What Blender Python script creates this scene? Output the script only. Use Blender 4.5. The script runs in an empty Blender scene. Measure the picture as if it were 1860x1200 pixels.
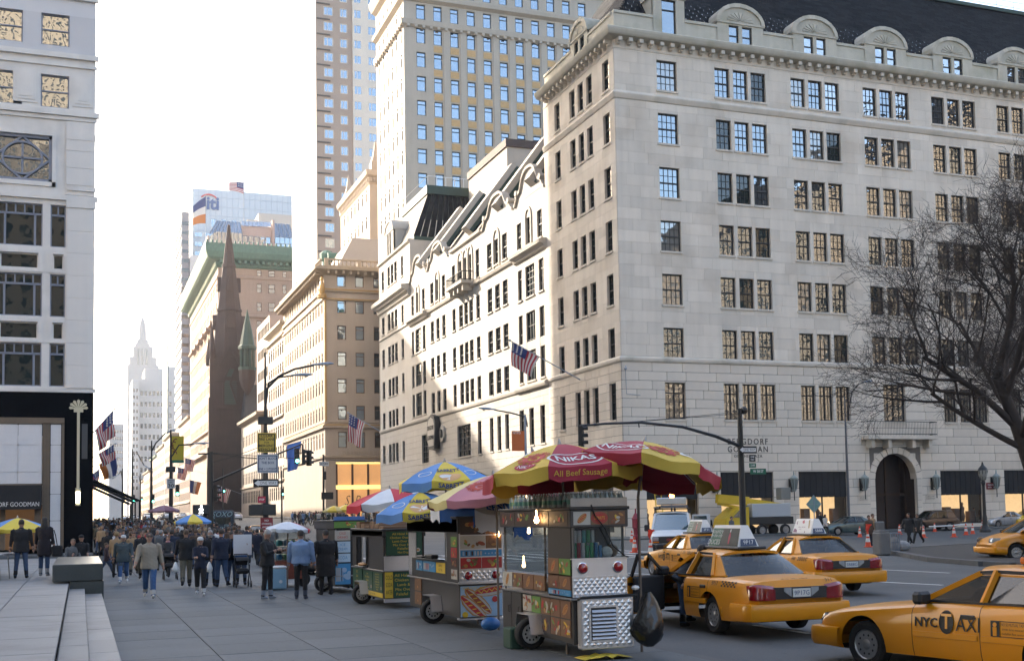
import bpy, math, random
import numpy as np
from mathutils import Matrix, Vector
sc = bpy.context.scene
LINK = sc.collection.objects.link
PI = math.pi
rad = math.radians
RN = random.Random(11)

# ---------------------------------------------------------------- camera
YAW, PITCH, ROLL = 0.37543975, 0.06781671, -0.01998980
EYE = Vector((0, 0, 2.1))
FOC, PPX, PPY = 2169.4347, 1000.0, 782.516          # measured from the vanishing points of the streets
cam = bpy.data.objects.new('camera', bpy.data.cameras.new('camera'))
LINK(cam)
_fw = Vector((math.sin(YAW) * math.cos(PITCH), math.cos(YAW) * math.cos(PITCH), math.sin(PITCH)))
_rt = Vector((math.cos(YAW), -math.sin(YAW), 0))
_up = _rt.cross(_fw)
CR = math.cos(ROLL) * _rt + math.sin(ROLL) * _up
CU = -math.sin(ROLL) * _rt + math.cos(ROLL) * _up
cam.matrix_world = Matrix.Translation(EYE) @ Matrix((CR, CU, -_fw)).transposed().to_4x4()
cam.data.sensor_width = 36
cam.data.lens = FOC / 1860 * 36
cam.data.shift_x = (930 - PPX) / 1860
cam.data.shift_y = (PPY - 600) / 1860
cam.data.clip_end = 9000
cam.data.clip_start = 0.2
sc.camera = cam

# ---------------------------------------------------------------- world, sun, exposure
SUN_TO = Vector((-1.0, 1.7, 0.86)).normalized()
w = bpy.data.worlds.new('World')
sc.world = w
w.use_nodes = True
nt = w.node_tree
nt.nodes.clear()
sky = nt.nodes.new('ShaderNodeTexSky')
sky.sky_type = 'NISHITA'
sky.sun_disc = False
sky.sun_elevation = math.asin(SUN_TO.z)
sky.sun_rotation = math.atan2(SUN_TO.x, SUN_TO.y)
sky.air_density = 1.0
sky.dust_density = 3.5
sky.ozone_density = 0.3
bg = nt.nodes.new('ShaderNodeBackground')
bg.inputs['Strength'].default_value = 0.15
wo = nt.nodes.new('ShaderNodeOutputWorld')
nt.links.new(sky.outputs[0], bg.inputs[0])
nt.links.new(bg.outputs[0], wo.inputs[0])
sl = bpy.data.lights.new('sun', 'SUN')
sl.energy = 3.0
sl.angle = rad(0.55)
sl.color = (1.0, 0.89, 0.75)
so = bpy.data.objects.new('sun', sl)
LINK(so)
so.location = (-60, 100, 120)
so.rotation_euler = SUN_TO.to_track_quat('Z', 'Y').to_euler()
sc.view_settings.view_transform = 'Standard'
sc.view_settings.look = 'None'
sc.view_settings.exposure = 2.15
sc.view_settings.gamma = 1.0
sc.view_settings.use_curve_mapping = False
sc.cycles.max_bounces = 6
sc.cycles.diffuse_bounces = 3
sc.cycles.glossy_bounces = 3
sc.cycles.transmission_bounces = 4
sc.cycles.volume_bounces = 1
sc.cycles.transparent_max_bounces = 8
sc.cycles.caustics_reflective = False
sc.cycles.caustics_refractive = False
sc.cycles.sample_clamp_indirect = 6.0
sc.cycles.use_denoising = True

# ---------------------------------------------------------------- measuring helpers (pixel of the photograph -> place)
def ray(x, y):
 return _fw + (x - PPX) / FOC * CR - (y - PPY) / FOC * CU

def G(x, y, z=0.0):
 d = ray(x, y)
 return EYE + d * ((z - EYE.z) / d.z)

def YP(x, y, Y):
 d = ray(x, y)
 return EYE + d * (Y / d.y)

def XP(x, y, X):
 d = ray(x, y)
 return EYE + d * (X / d.x)

def DP(x, y, p):
 "point seen at pixel x,y at the optical depth of world point p"
 d = ray(x, y)
 return EYE + d * (Vector(p) - EYE).dot(_fw)

# ---------------------------------------------------------------- objects
BASE = {}

def tag(o, label=None, cat=None, group=None, kind=None):
 if label: o['label'] = label
 if cat: o['category'] = cat
 if group: o['group'] = group
 if kind: o['kind'] = kind
 return o

def thing(name, label, cat, loc=(0, 0, 0), rz=0.0, group=None):
 o = bpy.data.objects.new(name, None)
 o.empty_display_size = 0.3
 LINK(o)
 o.location = loc
 o.rotation_euler = (0, 0, rz)
 BASE[o.name] = Vector(loc)
 return tag(o, label, cat, group)

def put(name, me, parent=None, loc=(0, 0, 0), rot=(0, 0, 0), scale=None, **kw):
 o = bpy.data.objects.new(name, me)
 LINK(o)
 if parent is not None: o.parent = parent
 o.location = loc
 o.rotation_euler = rot
 if scale: o.scale = scale
 if kw: tag(o, **kw)
 return o

def copy_tree(src, loc, rz, label=None, group=None, scale=None):
 m = {}
 def rec(o, par):
  c = o.copy()
  LINK(c)
  if par is not None: c.parent = par
  for ch in o.children: rec(ch, c)
  return c
 r = rec(src, None)
 r.location = loc
 r.rotation_euler = (0, 0, rz)
 if scale: r.scale = scale
 if label: r['label'] = label
 if group: r['group'] = group
 return r

class MB:
 "collects shapes and links them as one mesh object"
 def __init__(s):
  s.v = []; s.f = []; s.m = []

 def add(s, vs, fs, m=0):
  n = len(s.v)
  s.v.extend([tuple(p) for p in vs])
  for f in fs:
   s.f.append(tuple(i + n for i in f))
   s.m.append(m)
  return s

 def box(s, x0, x1, y0, y1, z0, z1, m=0):
  vs = [(x0, y0, z0), (x1, y0, z0), (x1, y1, z0), (x0, y1, z0), (x0, y0, z1), (x1, y0, z1), (x1, y1, z1), (x0, y1, z1)]
  return s.add(vs, [(3, 2, 1, 0), (4, 5, 6, 7), (0, 1, 5, 4), (1, 2, 6, 5), (2, 3, 7, 6), (3, 0, 4, 7)], m)

 def bbox(s, x0, x1, y0, y1, z0, z1, b=0.02, m=0):
  "box with chamfered edges (top ring and vertical edges)"
  b = min(b, (x1 - x0) / 2.2, (y1 - y0) / 2.2, (z1 - z0) / 2.2)
  def ring(i, z):
   return [(x0 + i, y0 + b, z), (x0 + b, y0 + i, z), (x1 - b, y0 + i, z), (x1 - i, y0 + b, z), (x1 - i, y1 - b, z), (x1 - b, y1 - i, z), (x0 + b, y1 - i, z), (x0 + i, y1 - b, z)]
  vs = ring(b * .99, z0) + ring(0, z0 + b) + ring(0, z1 - b) + ring(b * .99, z1)
  fs = [tuple(range(7, -1, -1)), tuple(range(24, 32))]
  for k in range(3):
   for i in range(8):
    j = (i + 1) % 8
    fs.append((k * 8 + i, k * 8 + j, k * 8 + 8 + j, k * 8 + 8 + i))
  return s.add(vs, fs, m)

 def mat_box(s, M, sx, sy, sz, m=0):
  t = MB().box(-sx / 2, sx / 2, -sy / 2, sy / 2, -sz / 2, sz / 2)
  return s.add([M @ Vector(p) for p in t.v], t.f, m)

 def beam(s, a, b, wx, wz, m=0, up=(0, 0, 1)):
  a, b = Vector(a), Vector(b)
  d = (b - a); L = d.length; d.normalize()
  u = Vector(up); x = d.cross(u)
  if x.length < 1e-4: x = d.cross(Vector((1, 0, 0)))
  x.normalize(); u = x.cross(d)
  M = Matrix((x, d, u)).transposed().to_4x4(); M.translation = (a + b) / 2
  return s.mat_box(M, wx, L, wz, m)

 def quad(s, a, b, c, d, m=0):
  return s.add([a, b, c, d], [(0, 1, 2, 3)], m)

 def tube(s, pts, r, n=8, m=0, cap=True):
  pts = [Vector(p) for p in pts]
  if not hasattr(r, '__len__'): r = [r] * len(pts)
  vs = []; fs = []
  ref = None
  for i, p in enumerate(pts):
   d = (pts[min(i + 1, len(pts) - 1)] - pts[max(i - 1, 0)])
   d.normalize()
   if ref is None:
    ref = Vector((0, 0, 1)) if abs(d.z) < .9 else Vector((1, 0, 0))
   x = d.cross(ref)
   if x.length < 1e-5: x = d.cross(Vector((0, 1, 0.3)))
   x.normalize(); y = x.cross(d); ref = y
   for k in range(n):
    a = 2 * PI * k / n
    vs.append(p + x * (math.cos(a) * r[i]) + y * (math.sin(a) * r[i]))
  for i in range(len(pts) - 1):
   for k in range(n):
    j = (k + 1) % n
    fs.append((i * n + k, i * n + j, (i + 1) * n + j, (i + 1) * n + k))
  if cap:
   fs.append(tuple(range(n - 1, -1, -1)))
   fs.append(tuple((len(pts) - 1) * n + k for k in range(n)))
  return s.add(vs, fs, m)

 def lathe(s, prof, n=12, M=None, m=0, sx=1, sy=1, a0=0.0):
  vs = []; fs = []
  for r, z in prof:
   for k in range(n):
    a = a0 + 2 * PI * k / n
    p = Vector((math.cos(a) * r * sx, math.sin(a) * r * sy, z))
    vs.append(M @ p if M else p)
  for i in range(len(prof) - 1):
   for k in range(n):
    j = (k + 1) % n
    fs.append((i * n + k, i * n + j, (i + 1) * n + j, (i + 1) * n + k))
  fs.append(tuple(range(n - 1, -1, -1)))
  fs.append(tuple((len(prof) - 1) * n + k for k in range(n)))
  return s.add(vs, fs, m)

 def prism(s, poly, M, depth, m=0):
  "polygon in local xy pushed along local z by depth"
  n = len(poly)
  vs = [M @ Vector((p[0], p[1], 0)) for p in poly] + [M @ Vector((p[0], p[1], depth)) for p in poly]
  fs = [tuple(range(n - 1, -1, -1)), tuple(range(n, 2 * n))]
  for i in range(n):
   j = (i + 1) % n
   fs.append((i, j, n + j, n + i))
  return s.add(vs, fs, m)

 def sphere(s, c, r, n=10, k=7, m=0, sx=1, sy=1, sz=1):
  prof = [(max(1e-4, r * math.sin(PI * i / k)), -r * math.cos(PI * i / k) * sz) for i in range(k + 1)]
  return s.lathe(prof, n, Matrix.Translation(c), m, sx, sy)

 def grid(s, P, m=0, closed=False):
  "P: list of rows of points"
  nr, nc = len(P), len(P[0])
  vs = [p for row in P for p in row]
  fs = []
  for i in range(nr - 1):
   for j in range(nc if closed else nc - 1):
    k = (j + 1) % nc
    fs.append((i * nc + j, i * nc + k, (i + 1) * nc + k, (i + 1) * nc + j))
  return s.add(vs, fs, m)

 def mesh(s, name, mats, smooth=None, off=None):
  me = bpy.data.meshes.new(name)
  v = s.v
  if off is not None:
   ox, oy, oz = off
   v = [(a - ox, b - oy, c - oz) for a, b, c in v]
  me.from_pydata(v, [], s.f)
  for k in (mats if isinstance(mats, (list, tuple)) else [mats]): me.materials.append(k)
  if s.m: me.polygons.foreach_set('material_index', s.m)
  if smooth:
   me.polygons.foreach_set('use_smooth', [True] * len(s.f))
   if smooth is not True: me.set_sharp_from_angle(angle=rad(smooth))
  me.update()
  return me

 def build(s, name, mats, parent=None, smooth=None, world=False, **kw):
  off = BASE.get(parent.name) if (world and parent is not None) else None
  return put(name, s.mesh(name, mats, smooth, off), parent, **kw)

class Fr:
 "facade frame: u along the wall, v up, n outwards"
 def __init__(s, o, u, n):
  s.o = Vector(o); s.u = Vector(u).normalized(); s.n = Vector(n).normalized()
  s.rz = math.atan2(s.u.y, s.u.x)

 def p(s, u, v, n=0.0):
  q = s.o + s.u * u + s.n * n
  return Vector((q.x, q.y, s.o.z + v))

def fbox(mb, F, u0, u1, v0, v1, n0, n1, m=0):
 P = [F.p(u0, v0, n0), F.p(u1, v0, n0), F.p(u1, v0, n1), F.p(u0, v0, n1), F.p(u0, v1, n0), F.p(u1, v1, n0), F.p(u1, v1, n1), F.p(u0, v1, n1)]
 mb.add(P, [(0, 1, 2, 3), (7, 6, 5, 4), (4, 5, 1, 0), (5, 6, 2, 1), (6, 7, 3, 2), (7, 4, 0, 3)], m)

def wall(mb, F, u0, u1, v0, v1, holes, depth=0.35, m=0, mr=None):
 "wall sheet with rectangular openings and their reveals; holes = (u0,v0,u1,v1)"
 mr = m if mr is None else mr
 hs = [(max(a, u0), max(b, v0), min(c, u1), min(d, v1)) for a, b, c, d in holes]
 hs = [h for h in hs if h[2] - h[0] > 1e-4 and h[3] - h[1] > 1e-4]
 V = sorted({round(x, 4) for x in [v0, v1] + [h[1] for h in hs] + [h[3] for h in hs]})
 for b, d in zip(V, V[1:]):
  vm = (b + d) / 2
  cut = sorted((h[0], h[2]) for h in hs if h[1] < vm < h[3])
  u = u0
  for a, c in cut + [(u1, u1)]:
   if a - u > 1e-4:
    mb.quad(F.p(u, b), F.p(a, b), F.p(a, d), F.p(u, d), m)
   u = max(u, c)
 for a, b, c, d in hs:
  for q in (((a, b), (c, b)), ((c, b), (c, d)), ((c, d), (a, d)), ((a, d), (a, b))):
   (ua, va), (ub, vb) = q
   mb.quad(F.p(ua, va), F.p(ua, va, -depth), F.p(ub, vb, -depth), F.p(ub, vb), mr)

def blocks(u0, u1, v0, v1, ch, bw, holes, rnd, jitter=0.25):
 "running-bond stones round the openings; yields (u0,v0,u1,v1)"
 n = max(1, round((v1 - v0) / ch)); ch = (v1 - v0) / n
 out = []
 for i in range(n):
  b, d = v0 + i * ch, v0 + (i + 1) * ch
  segs = [(u0, u1)]
  for h in holes:
   if h[1] < d - .02 and h[3] > b + .02:
    ns = []
    for a, c in segs:
     if h[2] <= a or h[0] >= c: ns.append((a, c)); continue
     if h[0] - a > .02: ns.append((a, h[0]))
     if c - h[2] > .02: ns.append((h[2], c))
    segs = ns
  x = u0 - (bw * .5 if i % 2 else 0) - rnd.random() * .2
  cuts = []
  while x < u1:
   x += bw * (1 + jitter * (rnd.random() - .5) * 2)
   cuts.append(x)
  for a, c in segs:
   p = a
   for k in [k for k in cuts if a + .25 < k < c - .25] + [c]:
    out.append((p, b, k, d))
    p = k
  for h in holes:             # what is left of the course above and below an opening
   a, c = max(h[0], u0), min(h[2], u1)
   if c - a < .05: continue
   if b + .02 < h[3] < d - .02: out.append((a, h[3], c, d))
   if b + .02 < h[1] < d - .02: out.append((a, b, c, h[1]))
 return out

WORK = bpy.data.scenes.new('workshop')               # shapes are evaluated here, away from the big scene; removed at the end

def evaluated(o):
 "verts and faces of an object after its modifiers"
 WORK.collection.objects.link(o)
 with bpy.context.temp_override(scene=WORK, view_layer=WORK.view_layers[0]):
  dg = bpy.context.evaluated_depsgraph_get()
  dg.update()
 e = o.evaluated_get(dg)
 me = e.to_mesh()
 n = len(me.vertices); co = np.empty(n * 3, dtype=np.float64)
 me.vertices.foreach_get('co', co)
 fs = [tuple(p.vertices) for p in me.polygons]
 mi = [p.material_index for p in me.polygons]
 e.to_mesh_clear()
 d = o.data
 bpy.data.objects.remove(o)
 if isinstance(d, bpy.types.Mesh): bpy.data.meshes.remove(d)
 else: bpy.data.curves.remove(d)
 return co.reshape(-1, 3), fs, mi

def textmesh(s, extrude=0.0, align='CENTER', spacing=1.0, shear=0.0, bold=0.0):
 cu = bpy.data.curves.new('lettering', 'FONT')
 cu.body = s; cu.size = 1.0; cu.extrude = extrude; cu.align_x = align; cu.align_y = 'CENTER'
 cu.space_character = spacing; cu.shear = shear; cu.offset = bold; cu.resolution_u = 2
 cu.fill_mode = 'BOTH' if extrude else 'FRONT'
 co, fs, mi = evaluated(bpy.data.objects.new('lettering', cu))
 return co, fs

_TC = {}

def text_on(mb, s, fn, size, m=0, width=None, **kw):
 "letters laid on a surface: fn(x,y,z) -> point; width squeezes the line to that length"
 k = (s, tuple(sorted(kw.items())))
 if k not in _TC: _TC[k] = textmesh(s, **kw)
 vs, fs = _TC[k]
 if not len(vs): return
 sx = size
 if width:
  sx = width / max(1e-3, vs[:, 0].max() - vs[:, 0].min())
 mb.add([fn(x * sx, y * size, z) for x, y, z in vs], fs, m)

def gz(y): return .0125 * min(max(0, y - 72), 190)      # the avenue climbs gently towards the far end

# ---------------------------------------------------------------- materials
class N:
 def __init__(s, name):
  s.mat = bpy.data.materials.new(name); s.mat.use_nodes = True
  s.t = s.mat.node_tree; s.t.nodes.clear()
  s.out = s.t.nodes.new('ShaderNodeOutputMaterial')
  s.b = s.t.nodes.new('ShaderNodeBsdfPrincipled')
  s.t.links.new(s.b.outputs[0], s.out.inputs[0])

 def n(s, typ, **kw):
  x = s.t.nodes.new(typ)
  for k, v in kw.items():
   if k.startswith('i_'): x.inputs[k[2:].replace('_', ' ')].default_value = v
   else: setattr(x, k, v)
  return x

 def l(s, a, b): s.t.links.new(a, b)

 def math(s, op, a, b=None, c=None):
  x = s.n('ShaderNodeMath', operation=op)
  for i, q in enumerate((a, b, c)):
   if q is None: continue
   if hasattr(q, 'links'): s.l(q, x.inputs[i])
   else: x.inputs[i].default_value = q
  return x.outputs[0]

def rgb(c): return (c[0], c[1], c[2], 1.0)

MATS = {}

def M(name, col, rough=0.7, metal=0.0, noise=0.0, nscale=3.0, streak=0.0, island=0.0, objrand=0.0, bump=0.0, bscale=40.0,
   spec=0.5, coat=0.0, fine=0.0, fscale=60.0, dirt=None, dirtamt=0.0, spots=None, ior=1.5, emit=None, estr=0.0, alpha=1.0, dscale=.6):
 if name in MATS: return MATS[name]
 k = N(name)
 b = k.b
 tc = k.n('ShaderNodeTexCoord')
 fac = None
 def mulacc(f, out):
  return out if f is None else k.math('MULTIPLY', f, out)
 def nz(scale, amt, vec=None, detail=4.0):
  x = k.n('ShaderNodeTexNoise'); x.inputs['Scale'].default_value = scale; x.inputs['Detail'].default_value = detail
  k.l(vec or tc.outputs['Object'], x.inputs['Vector'])
  return k.math('MULTIPLY_ADD', x.outputs[0], 2 * amt, 1 - amt), x.outputs[0]
 if noise: fac = mulacc(fac, nz(nscale, noise)[0])
 if fine: fac = mulacc(fac, nz(fscale, fine)[0])
 if streak:
  mp = k.n('ShaderNodeMapping'); mp.inputs['Scale'].default_value = (1, 1, .09)
  k.l(tc.outputs['Object'], mp.inputs[0])
  fac = mulacc(fac, nz(1.6, streak, mp.outputs[0], 6.0)[0])
 if island:
  g = k.n('ShaderNodeNewGeometry')
  fac = mulacc(fac, k.math('MULTIPLY_ADD', g.outputs['Random Per Island'], 2 * island, 1 - island))
 if objrand:
  oi = k.n('ShaderNodeObjectInfo')
  fac = mulacc(fac, k.math('MULTIPLY_ADD', oi.outputs['Random'], 2 * objrand, 1 - objrand))
 if spots:                     # gum, oil drips and dark flecks
  for sc_, th, am in spots:
   x = k.n('ShaderNodeTexVoronoi'); x.inputs['Scale'].default_value = sc_
   k.l(tc.outputs['Object'], x.inputs['Vector'])
   sp = k.math('MULTIPLY', k.math('LESS_THAN', x.outputs['Distance'], th), k.math('GREATER_THAN', k.math('FRACT', k.math('MULTIPLY', x.outputs['Distance'], 91.0)), .0))
   fac = mulacc(fac, k.math('SUBTRACT', 1.0, k.math('MULTIPLY', sp, am)))
 src = None
 if dirt:
  x = k.n('ShaderNodeTexNoise'); x.inputs['Scale'].default_value = dscale; x.inputs['Detail'].default_value = 6
  k.l(tc.outputs['Object'], x.inputs['Vector'])
  cr = k.n('ShaderNodeValToRGB'); cr.color_ramp.elements[0].position = .5; cr.color_ramp.elements[1].position = .72
  k.l(x.outputs[0], cr.inputs[0])
  mx = k.n('ShaderNodeMix', data_type='RGBA')
  mx.inputs[6].default_value = rgb(col); mx.inputs[7].default_value = rgb(dirt)
  k.l(k.math('MULTIPLY', cr.outputs[0], dirtamt), mx.inputs[0])
  src = mx.outputs[2]
 if fac is not None:
  vm = k.n('ShaderNodeVectorMath', operation='SCALE')
  if src is not None: k.l(src, vm.inputs[0])
  else: vm.inputs[0].default_value = col[:3]
  k.l(fac, vm.inputs['Scale'])
  src = vm.outputs[0]
 if src is not None: k.l(src, b.inputs['Base Color'])
 else: b.inputs['Base Color'].default_value = rgb(col)
 b.inputs['Roughness'].default_value = rough
 b.inputs['Metallic'].default_value = metal
 b.inputs['IOR'].default_value = ior
 b.inputs['Specular IOR Level'].default_value = spec
 b.inputs['Coat Weight'].default_value = coat
 b.inputs['Coat Roughness'].default_value = 0.05
 if alpha < 1: b.inputs['Alpha'].default_value = alpha
 if emit:
  b.inputs['Emission Color'].default_value = rgb(emit); b.inputs['Emission Strength'].default_value = estr
 if bump:
  x = k.n('ShaderNodeTexNoise'); x.inputs['Scale'].default_value = bscale; x.inputs['Detail'].default_value = 5
  k.l(tc.outputs['Object'], x.inputs['Vector'])
  bp = k.n('ShaderNodeBump'); bp.inputs['Strength'].default_value = bump; bp.inputs['Distance'].default_value = .02
  k.l(x.outputs[0], bp.inputs['Height']); k.l(bp.outputs[0], b.inputs['Normal'])
 MATS[name] = k.mat
 return k.mat

def glass_dark(name, tint=(.018, .022, .026), ior=2.0, wob=.05, wscale=.9, rough=.02, refl=.0, gcol=(.9, .95, 1, 1)):
 "window pane with a dark room behind it: mirror-like and a little uneven"
 k = N(name); b = k.b
 b.inputs['Base Color'].default_value = rgb(tint)
 b.inputs['Roughness'].default_value = rough
 b.inputs['IOR'].default_value = ior
 tc = k.n('ShaderNodeTexCoord'); oi = k.n('ShaderNodeObjectInfo')
 x = k.n('ShaderNodeTexNoise', noise_dimensions='4D'); x.inputs['Scale'].default_value = wscale; x.inputs['Detail'].default_value = 1.5
 k.l(tc.outputs['Object'], x.inputs['Vector'])
 k.l(k.math('MULTIPLY', oi.outputs['Random'], 40.0), x.inputs['W'])
 bp = k.n('ShaderNodeBump'); bp.inputs['Strength'].default_value = 1.0; bp.inputs['Distance'].default_value = wob
 k.l(x.outputs[0], bp.inputs['Height']); k.l(bp.outputs[0], b.inputs['Normal'])
 if refl:
  g = k.n('ShaderNodeBsdfGlossy'); g.inputs['Roughness'].default_value = rough
  g.inputs['Color'].default_value = gcol
  k.l(bp.outputs[0], g.inputs['Normal'])
  mx = k.n('ShaderNodeMixShader'); mx.inputs[0].default_value = refl
  k.l(b.outputs[0], mx.inputs[1]); k.l(g.outputs[0], mx.inputs[2]); k.l(mx.outputs[0], k.out.inputs[0])
 MATS[name] = k.mat
 return k.mat

def clear_glass(name, tint=(.9, .95, .95), a=.25):
 "thin see-through pane"
 k = N(name)
 tr = k.n('ShaderNodeBsdfTransparent'); tr.inputs[0].default_value = rgb(tint)
 gl = k.n('ShaderNodeBsdfGlossy'); gl.inputs['Roughness'].default_value = .02
 g = k.n('ShaderNodeNewGeometry'); dt = k.n('ShaderNodeVectorMath', operation='DOT_PRODUCT'); k.l(g.outputs['Incoming'], dt.inputs[0]); k.l(g.outputs['Normal'], dt.inputs[1])
 fr = k.math('MULTIPLY_ADD', k.math('POWER', k.math('SUBTRACT', 1.0, k.math('ABSOLUTE', dt.outputs['Value'])), 5.0), .9, .05)
 mx = k.n('ShaderNodeMixShader')
 k.l(k.math('ADD', fr, a * .06), mx.inputs[0])
 k.l(tr.outputs[0], mx.inputs[1]); k.l(gl.outputs[0], mx.inputs[2]); k.l(mx.outputs[0], k.out.inputs[0])
 MATS[name] = k.mat
 return k.mat

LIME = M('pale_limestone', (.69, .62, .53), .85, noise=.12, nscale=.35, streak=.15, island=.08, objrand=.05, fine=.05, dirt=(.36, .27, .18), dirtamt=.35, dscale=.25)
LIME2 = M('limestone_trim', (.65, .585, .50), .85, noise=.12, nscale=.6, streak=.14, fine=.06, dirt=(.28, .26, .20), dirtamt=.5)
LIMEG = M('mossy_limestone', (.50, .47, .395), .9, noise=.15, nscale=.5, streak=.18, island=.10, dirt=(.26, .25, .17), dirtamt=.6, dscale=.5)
MARB = M('cream_stone', (.50, .465, .415), .85, noise=.08, nscale=.4, streak=.08, fine=.04, dirt=(.38, .32, .24), dirtamt=.35, dscale=.3)
MARB2 = M('cream_stone_trim', (.46, .42, .365), .85, noise=.1, nscale=.6, streak=.12)
JOINT = M('dark_joint', (.16, .145, .13), .95)
BLKF = M('black_window_frame', (.012, .012, .013), .45)
GLS = glass_dark('window_glass', refl=.20, wob=.02, gcol=(.72, .86, 1, 1))
GLSB = glass_dark('wobbly_window_glass', refl=.30, wob=.045, wscale=1.6)
GLSD = glass_dark('dark_window_glass', tint=(.012, .022, .023), refl=.03, wob=.005, ior=1.5)
GLSC = glass_dark('window_with_pale_blind', tint=(.17, .16, .145), refl=.14, wob=.02)
GLSM = M('dim_window_glass', (.024, .020, .018), .9, spec=0.0)
GLSF = glass_dark('tower_window_glass', refl=.26, wob=.02, gcol=(.6, .78, .96, 1))
SLATE = M('black_slate', (.011, .012, .014), .85, spec=.15, island=.45, noise=.2, nscale=2, fine=.2)
COPPER = M('green_copper', (.07, .15, .115), .65, noise=.25, nscale=1.2, streak=.2)
COPPERD = M('dark_green_copper', (.026, .055, .043), .6, noise=.25, nscale=1.5)
TAN = M('tan_limestone', (.36, .295, .235), .85, noise=.08, nscale=.3, streak=.08, fine=.05)
TAN2 = M('tan_trim', (.33, .265, .195), .8, noise=.12, nscale=.8, streak=.1)
GOLD = M('gilded_trim', (.36, .22, .08), .45, metal=.4, noise=.2, nscale=2)
BROWNF = M('brown_window_frame', (.09, .045, .025), .6)
SAND = M('sand_limestone', (.42, .37, .31), .85, noise=.10, nscale=.4, streak=.10, fine=.05)
OCHRE = M('ochre_terracotta', (.52, .34, .16), .8, noise=.2, nscale=2.5)
BLUEF = M('dark_blue_frame', (.03, .05, .07), .5)
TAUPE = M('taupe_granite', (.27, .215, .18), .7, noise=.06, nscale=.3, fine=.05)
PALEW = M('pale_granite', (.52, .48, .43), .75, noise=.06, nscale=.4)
PENIN = M('brown_limestone', (.34, .245, .185), .85, noise=.10, nscale=.4, streak=.12, fine=.06)
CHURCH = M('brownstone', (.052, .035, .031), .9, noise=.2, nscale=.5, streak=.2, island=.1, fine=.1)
WHITEST = M('white_marble_cladding', (.72, .70, .67), .6, noise=.07, nscale=.5, streak=.10, fine=.04, dirt=(.40, .39, .38), dirtamt=.4, dscale=.4)
WHITEB = M('white_brick', (.58, .58, .60), .8, island=.14, noise=.08, nscale=.5)
GREYF = M('grey_window_frame', (.22, .24, .30), .55)
BLKG = M('black_granite', (.003, .004, .006), .6, noise=.3, nscale=1.5, spec=0.0)
BRONZE = M('bronze_trim', (.15, .115, .085), .45, metal=.4, noise=.15)
MARBP = M('veined_marble', (.66, .67, .70), .3, noise=.10, nscale=1.3, fine=.06, fscale=7)
ASPH = M('asphalt', (.074, .080, .084), .85, noise=.26, nscale=.5, fine=.32, fscale=20, bump=.25, bscale=60, dirt=(.105, .108, .110), dirtamt=.75, dscale=.22, spots=((2.3, .10, .35), (.9, .06, .5)))
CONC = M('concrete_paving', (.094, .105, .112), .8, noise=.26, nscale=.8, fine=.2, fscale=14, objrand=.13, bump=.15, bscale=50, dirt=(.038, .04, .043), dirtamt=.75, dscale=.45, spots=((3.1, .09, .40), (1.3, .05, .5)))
GRAN = M('grey_granite_step', (.19, .195, .20), .6, noise=.12, nscale=.8, fine=.2, fscale=45, objrand=.08, dirt=(.085, .09, .095), dirtamt=.45, dscale=1.2)
DGRAN = M('dark_green_granite', (.045, .053, .054), .28, noise=.3, nscale=2.0, fine=.3, fscale=30)
KERB = M('kerb_stone', (.085, .086, .088), .85, noise=.2, nscale=2, objrand=.1)
PAINTW = M('road_paint', (.62, .62, .60), .75, noise=.25, nscale=3, fine=.2, fscale=20)
BLACKM = M('black_painted_metal', (.012, .013, .014), .45, noise=.2, nscale=6)
GREYM = M('grey_painted_metal', (.26, .30, .36), .5, noise=.1)
ALUM = M('aluminium', (.62, .62, .64), .34, metal=.85, noise=.08, nscale=6)
WHITEP = M('white_paint', (.72, .72, .71), .5)
BLACKP = M('black_paint', (.012, .012, .012), .6)

# ---------------------------------------------------------------- ground, roads, pavements
def poly_sheet(name, pts, z, mat, kind='structure', parent=None, depth=0.0, **kw):
 mb = MB()
 n = len(pts)
 mb.add([(p[0], p[1], z) for p in pts], [tuple(range(n))], 0)
 if depth:
  mb.add([(p[0], p[1], z) for p in pts] + [(p[0], p[1], z - depth) for p in pts], [(i, i + n, (i + 1) % n + n, (i + 1) % n) for i in range(n)], 0)
 return mb.build(name, [mat], parent, kind=kind, **kw)

RZ = -0.13
poly_sheet('ground', [(-1200, -500), (1600, -500), (1600, 3200), (-1200, 3200)], RZ - .012, ASPH)
def climb(name, x0, x1, ys, z, mat):
 mb = MB(); mb.grid([[Vector((x0, y, z + gz(y))), Vector((x1, y, z + gz(y)))] for y in ys]); mb.build(name, [mat], None, kind='structure')

climb('avenue_road', 8.2, 36.2, [-60, 72, 262, 900, 1300], RZ - .006, ASPH)
poly_sheet('side_street', [(-70, 62), (140, 62), (140, 82.5), (-70, 82.5)], RZ - .002, ASPH)

def slabs(name, x0, x1, y0, y1, sx, sy, z, th, mat, parent, gap=.014, rnd=None, x_cuts=None):
 "paving slabs, each an object; they share a few meshes"
 r = rnd or random.Random(5)
 xs = x_cuts or [x0 + (x1 - x0) * i / max(1, round((x1 - x0) / sx)) for i in range(max(1, round((x1 - x0) / sx)) + 1)]
 ny = max(1, round((y1 - y0) / sy)); ys = [y0 + (y1 - y0) * i / ny for i in range(ny + 1)]
 cache = {}
 for a, b in zip(xs, xs[1:]):
  w_, h_ = round(b - a - gap, 3), round((y1 - y0) / ny - gap, 3)
  if (w_, h_) not in cache:
   cache[(w_, h_)] = MB().bbox(0, w_, 0, h_, -th, 0, .006).mesh(name, [mat])
  for c in ys[:-1]:
   put(name, cache[(w_, h_)], parent, loc=(a + gap / 2, c + gap / 2, z + r.uniform(-.002, .002)))

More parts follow.
